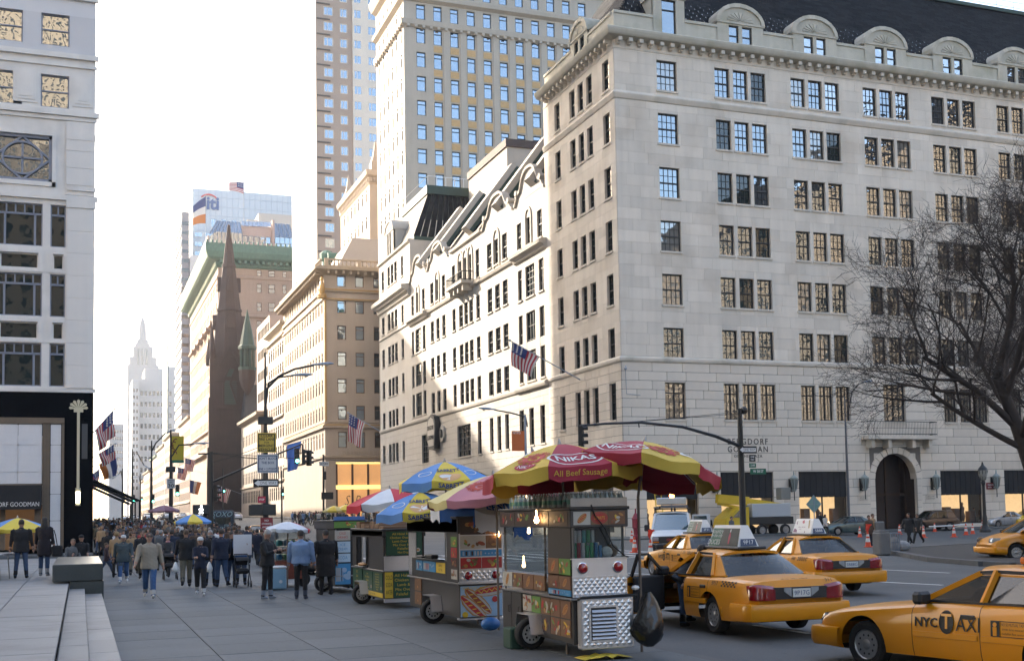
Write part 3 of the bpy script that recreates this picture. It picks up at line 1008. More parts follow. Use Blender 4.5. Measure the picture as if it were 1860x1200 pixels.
bl = blocks(U(171.9), U(104), 0, 14.0, .78, 2.2, HW, RN)
stones(wg, FAV, bl, 0, .05, MARB, .03, 300)
for (u, v, w_, h, k) in WW: window(wg, FAV, u, v, w_, h, k, gm=GLSD)
# spandrels in the tall bays, piers, sills
mb = MB()
for a, b in ((105.0, 106.3), (107.5, 110.0), (111.0, 112.2), (147.0, 148.4), (149.2, 152.0), (152.7, 153.9)):
 fbox(mb, FAV, U(b), U(a), 18.0, 18.9, -.25, -.02)
mb.build('spandrel', [MARB2], wg, world=True, kind='stuff')
mb = MB()
for (a, za, b, zb) in HW:
 fbox(mb, FAV, a - .08, b + .08, za - .16, za, 0, .14)
mb.build('window_sills', [MARB2], wg, world=True, kind='stuff')
mb = MB()
def strip(a, b, prof):
 P = []
 for n, v in prof: P.append([FAV.p(U(b), v, n), FAV.p(U(a), v, n)])
 mb.grid(P)
 for q in (U(a), U(b)): mb.add([FAV.p(q, v, n) for n, v in prof], [tuple(range(len(prof)))])
CORN = [(0, 27.1), (.3, 27.25), (.4, 27.5), (.75, 27.65), (.8, 27.95), (0, 28.15)]
BELT = [(0, 14.0), (.2, 14.1), (.28, 14.3), (.28, 14.45), (0, 14.6)]
for a, b in ((104, 112.8), (145.6, 154.4)): strip(a, b, CORN)
for a, b in ((112.8, 123.6), (135.2, 145.6)): strip(a, b, [(0, 27.45), (.25, 27.6), (.35, 27.85), (0, 28.05)])
strip(123.6, 135.2, [(0, 27.5), (.3, 27.65), (.4, 27.9), (0, 28.1)])
strip(104, 112.7, [(0, 14.0), (.4, 14.1), (.5, 14.3), (.5, 14.5), (0, 14.7)]); strip(112.7, 154.4, BELT); strip(154.4, 171.9, BELT)
strip(154.4, 172.3, [(0, 31.4), (.3, 31.6), (.4, 32.1), (1.2, 32.5), (1.3, 33.0), (0, 33.2)]); strip(154.4, 172, [(0, 27.6), (.2, 27.7), (.2, 27.9), (0, 28.0)])
strip(154.3, 172.1, [(0, 38.7), (.3, 38.85), (.35, 39.1), (0, 39.2)])
strip(123.6, 135.2, [(0, 33.0), (.3, 33.1), (.35, 33.4), (-.5, 33.5)])
mb.build('cornice', [MARB2], wg, world=True)
bk = MB().bbox(-.16, .16, -.8, 0, -.4, 0, .03).mesh('bracket', [MARB2])
for i in range(23): put('bracket', bk, wg, FAV.p(U(171.6 - i * .76), 32.45, 0) - BASE[wg.name], (0, 0, FAV.rz))
# arched surrounds
for yc, w_, z in ((108.85, 1.3, 31.2), (118.6, 1.6, 31.2), (141.3, 1.4, 31.2), (150.55, 1.3, 31.2), (127.8, 1.4, 31.5), (129.7, 1.4, 31.5), (131.65, 1.5, 31.5)):
 u = U(yc); mb = MB()
 o = arch_pts(u - w_ / 2 - .3, u + w_ / 2 + .3, z, w_ / 2 + .45); i_ = arch_pts(u - w_ / 2, u + w_ / 2, z, w_ / 2 + .1)
 for k in range(10): fprism(mb, FAV, [o[k], o[k + 1], i_[k + 1], i_[k]], 0, .12)
 for q in (u - w_ / 2 - .3, u + w_ / 2): fbox(mb, FAV, q, q + .3, 28.2, z, 0, .12)
 mb.build('arch_surround', [MARB2], wg, world=True)
# curved gables standing above the eaves
def gable(yc, hw, z0_, pk):
 u = U(yc)
 prof = [(-1, 0), (-.93, .04), (-.86, .18), (-.78, .32), (-.68, .36), (-.6, .40), (-.52, .58), (-.42, .80), (-.28, .94), (-.12, 1), (.12, 1), (.28, .94), (.42, .80), (.52, .58), (.6, .40), (.68, .36), (.78, .32), (.86, .18), (.93, .04), (1, 0)]
 pts = [(u + a * hw, z0_ + b * pk) for a, b in prof]
 mb = MB(); fprism(mb, FAV, pts, -.5, 0)
 mb.build('gable', [MARB], wg, world=True)
 mb = MB()
 for p, q in zip(pts, pts[1:]):
  mb.add([FAV.p(p[0], p[1] - .28, -.55), FAV.p(q[0], q[1] - .28, -.55), FAV.p(q[0], q[1] + .02, -.55), FAV.p(p[0], p[1] + .02, -.55),
    FAV.p(p[0], p[1] - .28, .22), FAV.p(q[0], q[1] - .28, .22), FAV.p(q[0], q[1] + .02, .22), FAV.p(p[0], p[1] + .02, .22)],
      [(3, 2, 1, 0), (4, 5, 6, 7), (0, 1, 5, 4), (1, 2, 6, 5), (2, 3, 7, 6), (3, 0, 4, 7)])
 for s_ in (-1, 1):
  mb.tube([FAV.p(u + s_ * hw * .8, z0_ + pk * .34, -.5), FAV.p(u + s_ * hw * .8, z0_ + pk * .34, .3)], .3, 8)
 mb.build('gable_coping', [MARB2], wg, world=True)
gable(108.4, 4.2, 33.25, 3.0); gable(118.2, 5.0, 33.25, 2.8); gable(141.0, 4.6, 33.25, 2.6); gable(150.2, 4.2, 33.25, 2.8)
# steep roof with raking ribs edged in copper
mb = MB()
def slope(y0, y1, z0_, z1_, x0_, x1_, n):
 for i in range(n):
  a, b = i / n, (i + 1) / n
  za, zb = z0_ + (z1_ - z0_) * a, z0_ + (z1_ - z0_) * b + .05
  xa, xb = x0_ + (x1_ - x0_) * a, x0_ + (x1_ - x0_) * b
  y = y0 - (i % 2) * .5
  while y < y1:
   p, q = max(y, y0), min(y + 1.0, y1)
   if q - p > .05:
    e = .04 + RN.random() * .03
    mb.quad((xa - e, q, za), (xa - e, p, za), (xb, p, zb), (xb, q, zb)); mb.quad((xa - e, p, za), (xa - e, q, za), (xa + .02, q, za), (xa + .02, p, za))
   y += 1.02
slope(104, 154.4, 33.4, 41.4, 41.4, 47.2, 22)
mb.build('roof_slates', [M('sunlit_slate', (.30, .27, .23), .8, island=.12, noise=.1)], wg, world=True, kind='stuff')  # lit copy of the slate: sun on this slope put into the colour
mb = MB(); mb.box(47.2, 58, 104, 154.3, 41.2, 41.5); mb.box(46.9, 47.5, 104, 154.3, 41.4, 41.75); mb.build('roof_deck', [TAN2], wg, world=True)
for y in (106.5, 116.6, 127.2, 139.4, 147.5):
 mb = MB()
 p0, p1 = Vector((41.2, y, 33.8)), Vector((47.0, y, 41.6))
 for (ya, yb, lift, m) in ((y, y + 1.5, 1.2, 0), (y - .22, y - .002, .55, 1), (y - .9, y - .23, .12, 2)):  # third strip: dark slate painting the shade beside the rib
  d = Vector((-.8, 0, .6)) * lift
  q = [Vector((p.x, yy, p.z)) + k for p in (p0, p1) for yy in (ya, yb) for k in (Vector((0, 0, 0)), d)]
  mb.add(q, [(0, 1, 3, 2), (4, 6, 7, 5), (1, 5, 7, 3), (0, 4, 5, 1), (2, 3, 7, 6), (0, 2, 6, 4)], m)
 mb.build('roof_rib', [MARB2, COPPERD, SLATE], wg, world=True)
# end pavilion: its own mansard, slates coloured as lit to the east, shaded to the north
mb = MB()
B0, B1, zt = 154.5, 171.8, 46.6
for i in range(18):
 a, b = i / 18, (i + 1) / 18
 for k in range(12):
  z0_, z1_ = 39.2 + (zt - 39.2) * a, 39.2 + (zt - 39.2) * b + .04
  e = .03 + RN.random() * .03
  xa, xb = 41.5 + 3.2 * a, 41.5 + 3.2 * b; ya, yb = B0 + .3 + 3.2 * a, B0 + .3 + 3.2 * b
  X = lambda t, s: s + (54 - 2.5 * ((z0_ - 39) / 8) - s) * t
  p, q = k / 12, (k + 1) / 12 - .01
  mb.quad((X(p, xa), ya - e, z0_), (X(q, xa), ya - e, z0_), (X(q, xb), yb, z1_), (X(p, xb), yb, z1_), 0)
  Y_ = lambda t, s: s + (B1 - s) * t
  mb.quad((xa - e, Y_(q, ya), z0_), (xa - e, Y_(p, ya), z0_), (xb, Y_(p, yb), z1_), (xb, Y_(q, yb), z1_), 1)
mb.build('pavilion_slates', [SLATE, MATS['sunlit_slate']], wg, world=True, kind='stuff')
mb = MB(); mb.box(44.4, 54, 157.6, 171.8, zt - .1, zt + 1.1); mb.box(41.6, 54.5, 154.3, 154.9, 39.1, 39.6); mb.build('copper_cap', [COPPERD], wg, world=True)
mb = MB()
for i in range(8): mb.tube([(44.6 + i * 1.3, 157.8, zt + 1.1), (44.6 + i * 1.3, 157.8, zt + 2.4)], .05, 4)
mb.tube([(44.6, 157.8, zt + 2.4), (53.7, 157.8, zt + 2.4)], .05, 4); mb.tube([(44.6, 157.8, zt + 2.4), (44.6, 171, zt + 2.4)], .05, 4)
mb.build('roof_railing', [WHITEP], wg, world=True)
dormer(wg, FAV, U(168.4), U(163.4), 39.2, 44.2, 2, GLSD, MARB)
# brick-pink bulkhead behind the roofs
MB().box(50, 66, 140, 156, 38, 48.4).build('bulkhead', [SAND], wg, world=True)
mb = MB(); mb.box(49.8, 66.2, 139.8, 156.2, 48.4, 49.4); mb.build('bulkhead_coping', [M('dark_coping', (.07, .05, .045), .8)], wg, world=True)
# balcony under the three middle arches
mb = MB(); fbox(mb, FAV, U(132.8), U(126.6), 27.95, 28.3, 0, 1.5)
for y in (127.2, 129, 130.6, 132.2): fbox(mb, FAV, U(y + .2), U(y - .2), 27.2, 27.95, 0, 1.2)
mb.build('balcony', [MARB2], wg, world=True)
mb = MB()
for v in (28.4, 29.3): mb.tube([FAV.p(U(132.7), v, .05), FAV.p(U(132.7), v, 1.4), FAV.p(U(126.7), v, 1.4), FAV.p(U(126.7), v, .05)], .05, 5)
for i in range(24): mb.tube([FAV.p(U(132.7 - i * .26), 28.3, 1.4), FAV.p(U(132.7 - i * .26), 29.3, 1.4)], .025, 4)
mb.build('balcony_railing', [BLACKM], wg, world=True)
# oval name sign between scroll brackets
mb = MB()
c = U(142.2)
ov = [(-1.75, 12.4), (-1.6, 13.3), (-1.1, 14.0), (0, 14.3), (1.1, 14.0), (1.6, 13.3), (1.75, 12.4), (1.5, 11.2), (1.2, 10.3), (-1.2, 10.3), (-1.5, 11.2)]
fprism(mb, FAV, [(c + a * 1.1, 12.2 + (b - 12.2) * 1.08) for a, b in ov], .1, .8, 0)
fprism(mb, FAV, [(c + a * .88, 12.2 + (b - 12.2) * .88) for a, b in ov], .7, .86, 1)
for s_, z in (('BERGDORF', 12.75), ('GOODMAN', 11.55)):
 text_on(mb, s_, lambda x, y, zz, z=z: FAV.p(c + x, z + y, .88 + zz), .8, m=0, width=2.6, extrude=.01)
for s_ in (-1, 1):
 mb.lathe([(.85, -.12), (.9, .12), (.5, .2)], 14, Matrix.Translation(FAV.p(c + s_ * 2.9, 11.9, .2)) @ Matrix.Rotation(PI / 2, 4, 'Y'), m=2, sx=1.2)
 mb.lathe([(.42, -.3), (.42, .3)], 12, Matrix.Translation(FAV.p(c + s_ * 2.9, 11.9, .2)) @ Matrix.Rotation(PI / 2, 4, 'Y'), m=0, sx=1.2)
mb.build('oval_sign', [BLACKM, MARB, MARB2], wg, world=True)

# ---------------------------------------------------------------- left: tall pale store with black granite base
ls = thing('marble_store', 'tall pale marble clad building on a black granite base at the left edge', 'building', (.79, 88, 0))
F = FL = Fr((.79, 88, 0), (1, 0, 0), (0, -1, 0))       # u = X - .79 (negative to the left)
W = lambda x: x - .79
hl, wl = [], []
def addw(x0, x1, z0, z1, kind): hl.append((W(x0), z0, W(x1), z1)); wl.append((W(x0), z0, x1 - x0, z1 - z0, kind))
for k in range(4):
 o = -4.3 * k * 1.0
 for z in (11.35, 16.15, 21.0):
  d = z + 2.95
  addw(-5.4 + o * 1.2, -2.55 + o * 1.2, z, d, 'studio')
 for za, zb in ((35.2, 37.45), (30.8, 33.1), (39.7, 42.0), (44.2, 46.5)): addw(-2.75 - 3.0 * k, -.92 - 3.0 * k, za, zb, 'half')
for z in (11.35, 16.15, 21.0): addw(-2.05, -1.08, z, z + 2.95, 'studio2')
for za, zb in ((14.6, 15.75), (19.45, 20.5)):
 for x0, x1 in ((-5.2, -2.8), (-1.88, -1.2), (-10.4, -8.0)): addw(x0, x1, za, zb, 'plain')
hl.append((W(-5.75), 25.5, W(-1.98), 28.75))
mb = MB()
wall(mb, FL, W(-78), 0, 0, 11.2, [(W(-5.6), 0, W(-2.35), 8.0)], .3, 1)
wall(mb, FL, W(-78), 0, 11.2, 34.4, hl, .38, 0)
wall(mb, FL, W(-78), 0, 34.4, 128, hl, .3, 2)
FS = Fr((.79, 88, 0), (0, 1, 0), (1, 0, 0))
mb.quad((.79, 88, 11.2), (.79, 171.5, 11.2), (.79, 171.5, 128), (.79, 88, 128), 0); mb.quad((.79, 88, 0), (.79, 171.5, 0), (.79, 171.5, 11.2), (.79, 88, 11.2), 1)
mb.quad((.79, 171.5, 0), (-78, 171.5, 0), (-78, 171.5, 128), (.79, 171.5, 128), 0); mb.quad((-78, 171.5, 0), (-78, 88, 0), (-78, 88, 128), (-78, 171.5, 128), 0)  # unseen sides stretched so the bulk shades the plaza and street
mb.quad((.79, 88, 128), (.79, 171.5, 128), (-78, 171.5, 128), (-78, 88, 128), 0)
mb.build('wall', [WHITEST, BLKG, WHITEB], ls, world=True)
for (u, v, w_, h, k) in wl:
 if u < W(-14): continue
 if k == 'plain':
  window(ls, FL, u, v, w_, h, 'plain', fm=WHITEST, gm=GLSD, dep=.25)
 else:
  window(ls, FL, u, v, w_, h, k, fm=GREYF, gm=GLSD if v < 25 else GLS, dep=.22)
# square window with a ring and a diamond in it
cx, cz, hw, hh = W(-3.87), 27.12, 1.88, 1.62
mb = MB()
fbox(mb, FL, cx - hw, cx + hw, cz - hh, cz + hh, -.32, -.30, 1)
for a, b, c, d in ((-hw, hw, hh - .2, hh), (-hw, hw, -hh, -hh + .2), (-hw, -hw + .2, -hh, hh), (hw - .2, hw, -hh, hh)): fbox(mb, FL, cx + a, cx + b, cz + c, cz + d, -.3, -.08)
n = 28; R0, R1 = 1.18, 1.06
for k in range(n):
 a, b = 2 * PI * k / n, 2 * PI * (k + 1) / n
 fprism(mb, FL, [(cx + R0 * 1.12 * math.cos(a), cz + R0 * math.sin(a)), (cx + R0 * 1.12 * math.cos(b), cz + R0 * math.sin(b)), (cx + R1 * 1.12 * math.cos(b), cz + R1 * math.sin(b)), (cx + R1 * 1.12 * math.cos(a), cz + R1 * math.sin(a))], -.28, -.1)
dm = [(hw - .1, 0), (0, hh - .1), (-hw + .1, 0), (0, -hh + .1)]
for k in range(4):
 p, q = Vector(dm[k]), Vector(dm[(k + 1) % 4]); s_ = (q - p).normalized(); nn = Vector((-s_.y, s_.x)) * .065
 fprism(mb, FL, [tuple(Vector((cx, cz)) + w_) for w_ in (p - nn, q - nn, q + nn, p + nn)], -.275, -.13)
fbox(mb, FL, cx - .06, cx + .06, cz - 1.1, cz + 1.1, -.27, -.15); fbox(mb, FL, cx - 1.2, cx + 1.2, cz - .06, cz + .06, -.27, -.15)
mb.build('ring_window', [GREYF, GLS], ls, world=True)
# mouldings, pilaster strips, panels
mb = MB()
def mould(z, h, n, x0=-40, x1=.79, m=0):
 fbox(mb, FL, W(x0), W(x1) + n, z, z + h, 0, n, m)
for z, h, n in ((34.35, .35, .22), (33.75, .2, .12), (30.25, .35, .26), (29.95, .28, .12), (24.3, .35, .18), (10.95, .28, .12), (38.6, .3, .2)): mould(z, h, n)
fbox(mb, FL, W(-1.02), W(.79), 11.2, 23.8, 0, .12); fbox(mb, FL, W(-1.05), W(.84), 23.8, 24.3, 0, .2)
fbox(mb, FL, W(-1.1), W(.79), 24.7, 29.9, 0, .1); fbox(mb, FL, W(-1.0), W(.84), 28.6, 29.0, .1, .18); fbox(mb, FL, W(-1.0), W(.84), 25.0, 25.3, .1, .2)
for x0, x1 in ((-.72, .62), (-2.2 - 2.3, -2.9)):
 fbox(mb, FL, W(x0), W(x1), 31.0, 33.2, 0, .07); fbox(mb, FL, W(x0 + .18), W(x1 - .18), 31.2, 33.0, .07, .12); fbox(mb, FL, W(x0 + .36), W(x1 - .36), 31.4, 32.8, .12, .15)
fbox(mb, FL, W(-5.9), W(-1.75), 28.75, 29.0, 0, .1); fbox(mb, FL, W(-1.98), W(-1.75), 25.2, 28.75, 0, .1); fbox(mb, FL, W(-5.9), W(-1.75), 25.2, 25.5, 0, .1)
for za, zb in ((14.6, 15.75), (19.45, 20.5)):
 for x0, x1 in ((-5.2, -2.8), (-1.88, -1.2)):
  for a, b, c, d in ((x0 - .3, x1 + .3, zb, zb + .25), (x0 - .3, x1 + .3, za - .25, za), (x0 - .3, x0, za, zb), (x1, x1 + .3, za, zb)): fbox(mb, FL, W(a), W(b), c, d, 0, .06)
mb.build('moulding', [WHITEST], ls, world=True, kind='stuff')
# limestone slabs of the corner pier as separate stones
pier = [(W(-1.0 + .3 * 0), z, W(.79), z + 1.55) for z in np.arange(11.25, 23.6, 1.56)] + [(W(-1.08), z, W(.79), z + 1.2) for z in np.arange(25.4, 28.5, 1.21)]
stones(ls, FL, pier, .12, .15, WHITEST, .012, 40)
# black granite base: panels, marble panels with bronze trim, door, canopy, tube lamp
pan = []
for z in np.arange(0.4, 11.0, 1.75):
 for x0, x1 in ((-.98, -.32), (-.32, .34), (.34, .79)): pan.append((W(x0), z, W(x1), min(10.95, z + 1.75)))
for x in np.arange(-14, -1.0, 1.65): pan.append((W(x), 9.25, W(min(x + 1.65, -.98)), 10.95))
stones(ls, FL, pan, 0, .03, BLKG, .008, 60, 'granite_panel')
mar = []
for x0, x1 in ((-5.6, -3.95), (-3.95, -2.45), (-1.93, -1.26)):
 for z0, z1 in ((7.35, 8.75), (5.5, 7.35), (4.72, 5.5)) if x0 < -2 else ((7.35, 8.75), (5.5, 7.35), (4.0, 5.5), (2.2, 4.0), (.45, 2.2)): mar.append((W(x0), z0, W(x1), z1))
stones(ls, FL, mar, .03, .06, MARBP, .02, 60, 'marble_panel')
mb = MB()
for x0, x1, z0, z1 in ((-2.42, -1.96, .3, 8.85), (-1.24, -1.06, .3, 8.85), (-6, -1.06, 8.78, 9.2), (-6, -2.42, 4.62, 4.72)): fbox(mb, FL, W(x0), W(x1), z0, z1, .03, .13)
for x0 in (-2.30, -2.16): fbox(mb, FL, W(x0), W(x0) + .06, .3, 8.8, .13, .17)
mb.build('bronze_trim', [BRONZE], ls, world=True)
mb = MB(); fbox(mb, FL, W(-5.6), W(-2.42), .3, 3.3, -1.5, -1.4, 0); fbox(mb, FL, W(-5.0), W(-4.7), .3, 3.2, -.3, -.1, 1); fbox(mb, FL, W(-2.9), W(-2.5), .3, 3.2, -.3, -.1, 1)
mb.build('doorway', [M('warm_doorway', (.16, .08, .03), .6, noise=.5, nscale=.8, emit=(1, .5, .2), estr=.02), BRONZE], ls, world=True)
mb = MB(); fbox(mb, FL, W(-7.2), W(-2.45), 3.0, 4.6, .03, 1.2, 0)
text_on(mb, 'BERGDORF GOODMAN', lambda x, y, z: FL.p(W(-4.35) + x, 3.32 + y, 1.203 + z), .42, m=1, width=3.55, extrude=.004)
mb.build('canopy', [AWN, WHITEP], ls, world=True)
mb = MB()
x = W(-.17)
fbox(mb, FL, x - .09, x + .09, 4.4, 9.9, .06, .16, 0)
for a in range(7):
 t = PI * a / 6; fprism(mb, FL, [(x, 9.85), (x + .55 * math.cos(t - .2), 9.9 + .5 * math.sin(t - .2)), (x + .62 * math.cos(t), 9.9 + .58 * math.sin(t)), (x + .55 * math.cos(t + .2), 9.9 + .5 * math.sin(t + .2))], .06, .12, 0)
fbox(mb, FL, x - .3, x + .3, 9.6, 9.9, .06, .15, 0)
mb.lathe([(.17, 3.2), (.17, 4.4)], 10, Matrix.Translation(FL.p(x, 0, .22)), 0); mb.lathe([(.13, 3.35), (.14, 4.15)], 10, Matrix.Translation(FL.p(x, 0, .31)), 1)
mb.build('tube_lamp', [M('pale_gilt', (.55, .50, .36), .4, metal=.3), M('lamp_glow', (1, .9, .6), .4, emit=(1, .9, .55), estr=3.0)], ls, world=True)
mb = MB(); fbox(mb, FL, W(.05), W(.42), 6.4, 8.8, .031, .06)
mb.build('wall_vent', [M('grey_vent', (.05, .055, .06), .5)], ls, world=True)

# ---------------------------------------------------------------- tall buildings along the avenue
def tower(name, label, x0, x1, y0, y1, h, wallm, cols=(), rows=(), ecols=(), erows=None, fm=None, gm=None, kind='two', ekind=None, dep=.25, egm=None, extra_holes=(), edep=.07):
 "block with a north face (towards the camera) and an east face; cols=(u0,u1) pairs"
 t = thing(name, label, 'building', (x0, y0, 0))
 Fn = Fr((x0, y0, 0), (1, 0, 0), (0, -1, 0)); Fe = Fr((x0, y0, 0), (0, -1, 0), (-1, 0, 0))
 erows = rows if erows is None else erows
 hn = [(a, c, b, d) for a, b in cols for c, d in rows]; he = [(-b, c, -a, d) for a, b in ecols for c, d in erows]
 mb = MB()
 wall(mb, Fn, 0, x1 - x0, 0, h, hn + list(extra_holes), dep + .1); wall(mb, Fe, y0 - y1, 0, 0, h, he, edep + .1)
 mb.quad((x0, y0, h), (x1, y0, h), (x1, y1, h), (x0, y1, h)); mb.quad((x1, y0, 0), (x1, y1, 0), (x1, y1, h), (x1, y0, h)); mb.quad((x1, y1, 0), (x0, y1, 0), (x0, y1, h), (x1, y1, h))
 mb.build('wall', [wallm], t, world=True)
 for a, c, b, d in hn: window1(t, Fn, a, c, b - a, d - c, fm or BLKF, gm or GLSF, dep, kind)
 for a, c, b, d in he: window1(t, Fe, a, c, b - a, d - c, fm or BLKF, GLSM, edep, ekind or kind)
 return t, Fn, Fe

def ring_band(mb, t, x0, x1, y0, y1, prof, m=0):
 "moulding round the north-east corner of a block"
 P = [[Vector((x0 - n, y1, v)), Vector((x0 - n, y0 - n, v)), Vector((x1, y0 - n, v))] for n, v in prof]
 mb.grid(P, m)

def rows_(z0, step, h, n): return [(z0 + i * step, z0 + i * step + h) for i in range(n)]

# --- tan corner building with gilded trim
CX0, CY0 = 41, 215
crz = [(12.2, 17.4)] + [(13.0 + 0, 0)][:0]
cr, Fn, Fe = tower('gilded_building', 'tan stone corner building with gilded trim, roof balustrade and lettered shop front', 41, 75, 215, 262, 46.5, TAN,
 cols=[(2.35, 4.0), (5.7, 7.35), (9.1, 10.75), (12.5, 14.1)], rows=[(14.5, 17.4)] + rows_(19.6, 4.88, 2.6, 6),
 ecols=[(1.6 + 2.95 * i, 2.75 + 2.95 * i) for i in range(15)], fm=BROWNF, gm=GLSF, egm=GLSD,
 extra_holes=[(1.9, .5, 14, 11.9)])
mb = MB()
for v, n, hh in ((12.6, .35, .5), (18.0, .5, .5), (19.0, .12, .25), (42.9, .35, .3), (41.3, .15, .25)):
 ring_band(mb, cr, 41, 75, 215, 262, [(0, v), (n, v + .1), (n, v + hh), (0, v + hh + .1)])
mb.build('belt_course', [TAN2], cr, world=True)
mb = MB()
for v in (18.55, 43.3, 41.55): ring_band(mb, cr, 41, 75, 215, 262, [(.1, v), (.3, v), (.3, v + .22), (.1, v + .22)])
mb.build('gilded_band', [GOLD], cr, world=True)
mb = MB(); ring_band(mb, cr, 41, 75, 215, 262, [(0, 46.0), (.8, 46.4), (1.9, 46.8), (2.0, 47.3), (0, 47.5)]); mb.build('cornice', [TAN2], cr, world=True)
bk = MB().bbox(-.22, .22, -1.5, 0, -.55, 0, .04).mesh('bracket', [TAN2])
for i in range(24): put('bracket', bk, cr, Fn.p(.6 + i * 1.35, 46.65, 0) - BASE[cr.name], (0, 0, 0))
for i in range(32): put('bracket', bk, cr, Fe.p(-.8 - i * 1.45, 46.65, 0) - BASE[cr.name], (0, 0, Fe.rz))
mb = MB()
for F_, a, b in ((Fn, 0, 34), (Fe, -47, 0)):
 fbox(mb, F_, a, b, 47.5, 47.75, .3, .8); fbox(mb, F_, a, b, 48.7, 48.95, .3, .8)
 u = a + .3
 while u < b:
  mb.lathe([(.10, 47.75), (.18, 48.0), (.08, 48.5), (.14, 48.7)], 6, Matrix.Translation(F_.p(u, 0, .55))); u += .75
 u = a
 while u < b: fbox(mb, F_, u, u + .7, 47.5, 49.0, .25, .85); u += 6
mb.build('balustrade', [TAN2], cr, world=True, kind='stuff')
# gilded pier between the window columns of the long side, corner strip and statue
mb = MB()
for i in range(16): fbox(mb, Fe, -(1.6 + 2.95 * i - .9), -(1.6 + 2.95 * i - 1.35), 19.3, 42.5, 0, .04)
mb.build('pier_strip', [TAN2], cr, world=True, kind='stuff')
mb = MB()
for i in range(15):
 for z in np.arange(22.6, 42, 4.88): fbox(mb, Fe, -(2.75 + 2.95 * i), -(1.6 + 2.95 * i), z + .2, z + 1.6, -.1, .02)
mb.build('gilded_spandrel', [GOLD], cr, world=True, kind='stuff')
mb = MB(); fbox(mb, Fn, .0, .35, 19.3, 42.6, 0, .12); mb.build('corner_strip', [GOLD], cr, world=True)
mb = MB(); mb.lathe([(.9, 41.6), (.9, 42.2), (.5, 42.4), (.6, 43.3), (.45, 44.2), (.25, 44.7), (.32, 45.0), (.3, 45.4), (.05, 45.7)], 10, Matrix.Translation((40.5, 214.5, 0))); mb.build('corner_statue', [GOLD], cr, world=True)
# shop front with gold light and script lettering
AMB = M('amber_shop_light', (.55, .28, .10), .6, noise=.25, nscale=.35, emit=(1, .50, .20), estr=.12)
mb = MB(); fbox(mb, Fn, 1.9, 14, .5, 11.9, -.6, -.5); mb.build('shop_interior', [AMB], cr, world=True)
mb = MB()
for u in (1.9, 4.8, 7.7, 10.6, 13.5): fbox(mb, Fn, u, u + .35, .5, 11.9, -.45, -.2)
mb.build('shop_mullion', [BROWNF], cr, world=True)
mb = MB()
for v in (11.6, 7.0, 1.3): fbox(mb, Fn, 1.9, 14, v, v + .75, -.45, -.12)
mb.build('gold_transom', [M('lit_gold_bar', (.7, .5, .15), .4, emit=(1, .75, .25), estr=.35)], cr, world=True)
mb = MB()
text_on(mb, 'THE CROWN BUILDING', lambda x, y, z: Fn.p(7.4 + x, 13.5 + y, .03 + z), .95, m=0, width=8.6, extrude=.02)
mb.build('frieze_lettering', [TAN2], cr, world=True)
mb = MB()
text_on(mb, 'S. Bulgari', lambda x, y, z: Fn.p(6.9 + x, 4.9 + y, -.15 + z), 2.6, m=0, width=7.2, extrude=.02, shear=.35, bold=-.012)
mb.build('script_sign', [M('brown_script', (.08, .04, .02), .5)], cr, world=True)
# green copper turrets and hipped roof behind the balustrade
mb = MB()
mb.add([(44, 258, 47.4), (44, 222, 47.4), (70, 222, 47.4), (70, 258, 47.4), (50, 250, 57.2), (50, 232, 57.2), (66, 232, 57.2), (66, 250, 57.2)], [(4, 5, 1, 0), (5, 6, 2, 1), (6, 7, 3, 2), (7, 4, 0, 3), (7, 6, 5, 4)])
mb.build('hipped_roof', [M('grey_buff_roof', (.30, .25, .20), .85, noise=.1)], cr, world=True)
for (x, y) in ((44.5, 249), (44.5, 259.5)):
 mb = MB(); mb.box(x - 1.2, x + 2, y - 1.6, y + 1.6, 47.4, 51.3, 1); mb.lathe([(1.9, 0), (1.9, 3.4)], 10, Matrix.Translation((x - 1.3, y, 51.2)) @ Matrix.Rotation(PI / 2, 4, 'Y'), 0)
 mb.build('copper_dormer', [COPPER, TAN], cr, world=True)
mb = MB(); mb.lathe([(1.6, 50), (1.7, 52), (1.2, 52.4), (1.1, 55), (1.5, 55.3), (1.6, 56.6), (.9, 57.2), (.3, 57.5)], 10, Matrix.Translation((48.5, 251, 1.2))); mb.lathe([(1.3, 0), (1.3, 2.2)], 12, Matrix.Translation((48.2, 249, 56.5)) @ Matrix.Rotation(PI / 2, 4, 'Y')); mb.build('copper_turret', [COPPER], cr, world=True)

# --- next along: three ornate storeys, arched windows
o1, Fn, Fe = tower('arcaded_building', 'narrow sand coloured building with arched upper windows beyond the gilded one', 41.3, 62, 262.3, 287, 44.5, SAND, cols=(), rows=(), ecols=[(1.5 + 3.3 * i, 3.6 + 3.3 * i) for i in range(7)], erows=rows_(6, 4.6, 3.0, 8), fm=BROWNF)
mb = MB()
for v in (10.0, 24.2, 33.4, 42.0): ring_band(mb, o1, 41.3, 62, 262.3, 287, [(0, v), (.6, v + .2), (.6, v + .6), (0, v + .8)])
ring_band(mb, o1, 41.3, 62, 262.3, 287, [(0, 44), (1.2, 44.4), (1.2, 45), (0, 45.2)])
mb.build('cornice', [SAND], o1, world=True)
# --- pink-grey modern slab with bands
o2, Fn, Fe = tower('banded_building', 'pinkish office block with dark window bands behind the arcaded building', 41.8, 60, 288, 310, 50.5, M('pink_stone', (.36, .28, .24), .8, noise=.06), ecols=[(.8 + 2.5 * i, 3.0 + 2.5 * i) for i in range(8)], erows=rows_(5, 5.2, 2.6, 9), kind='plain')
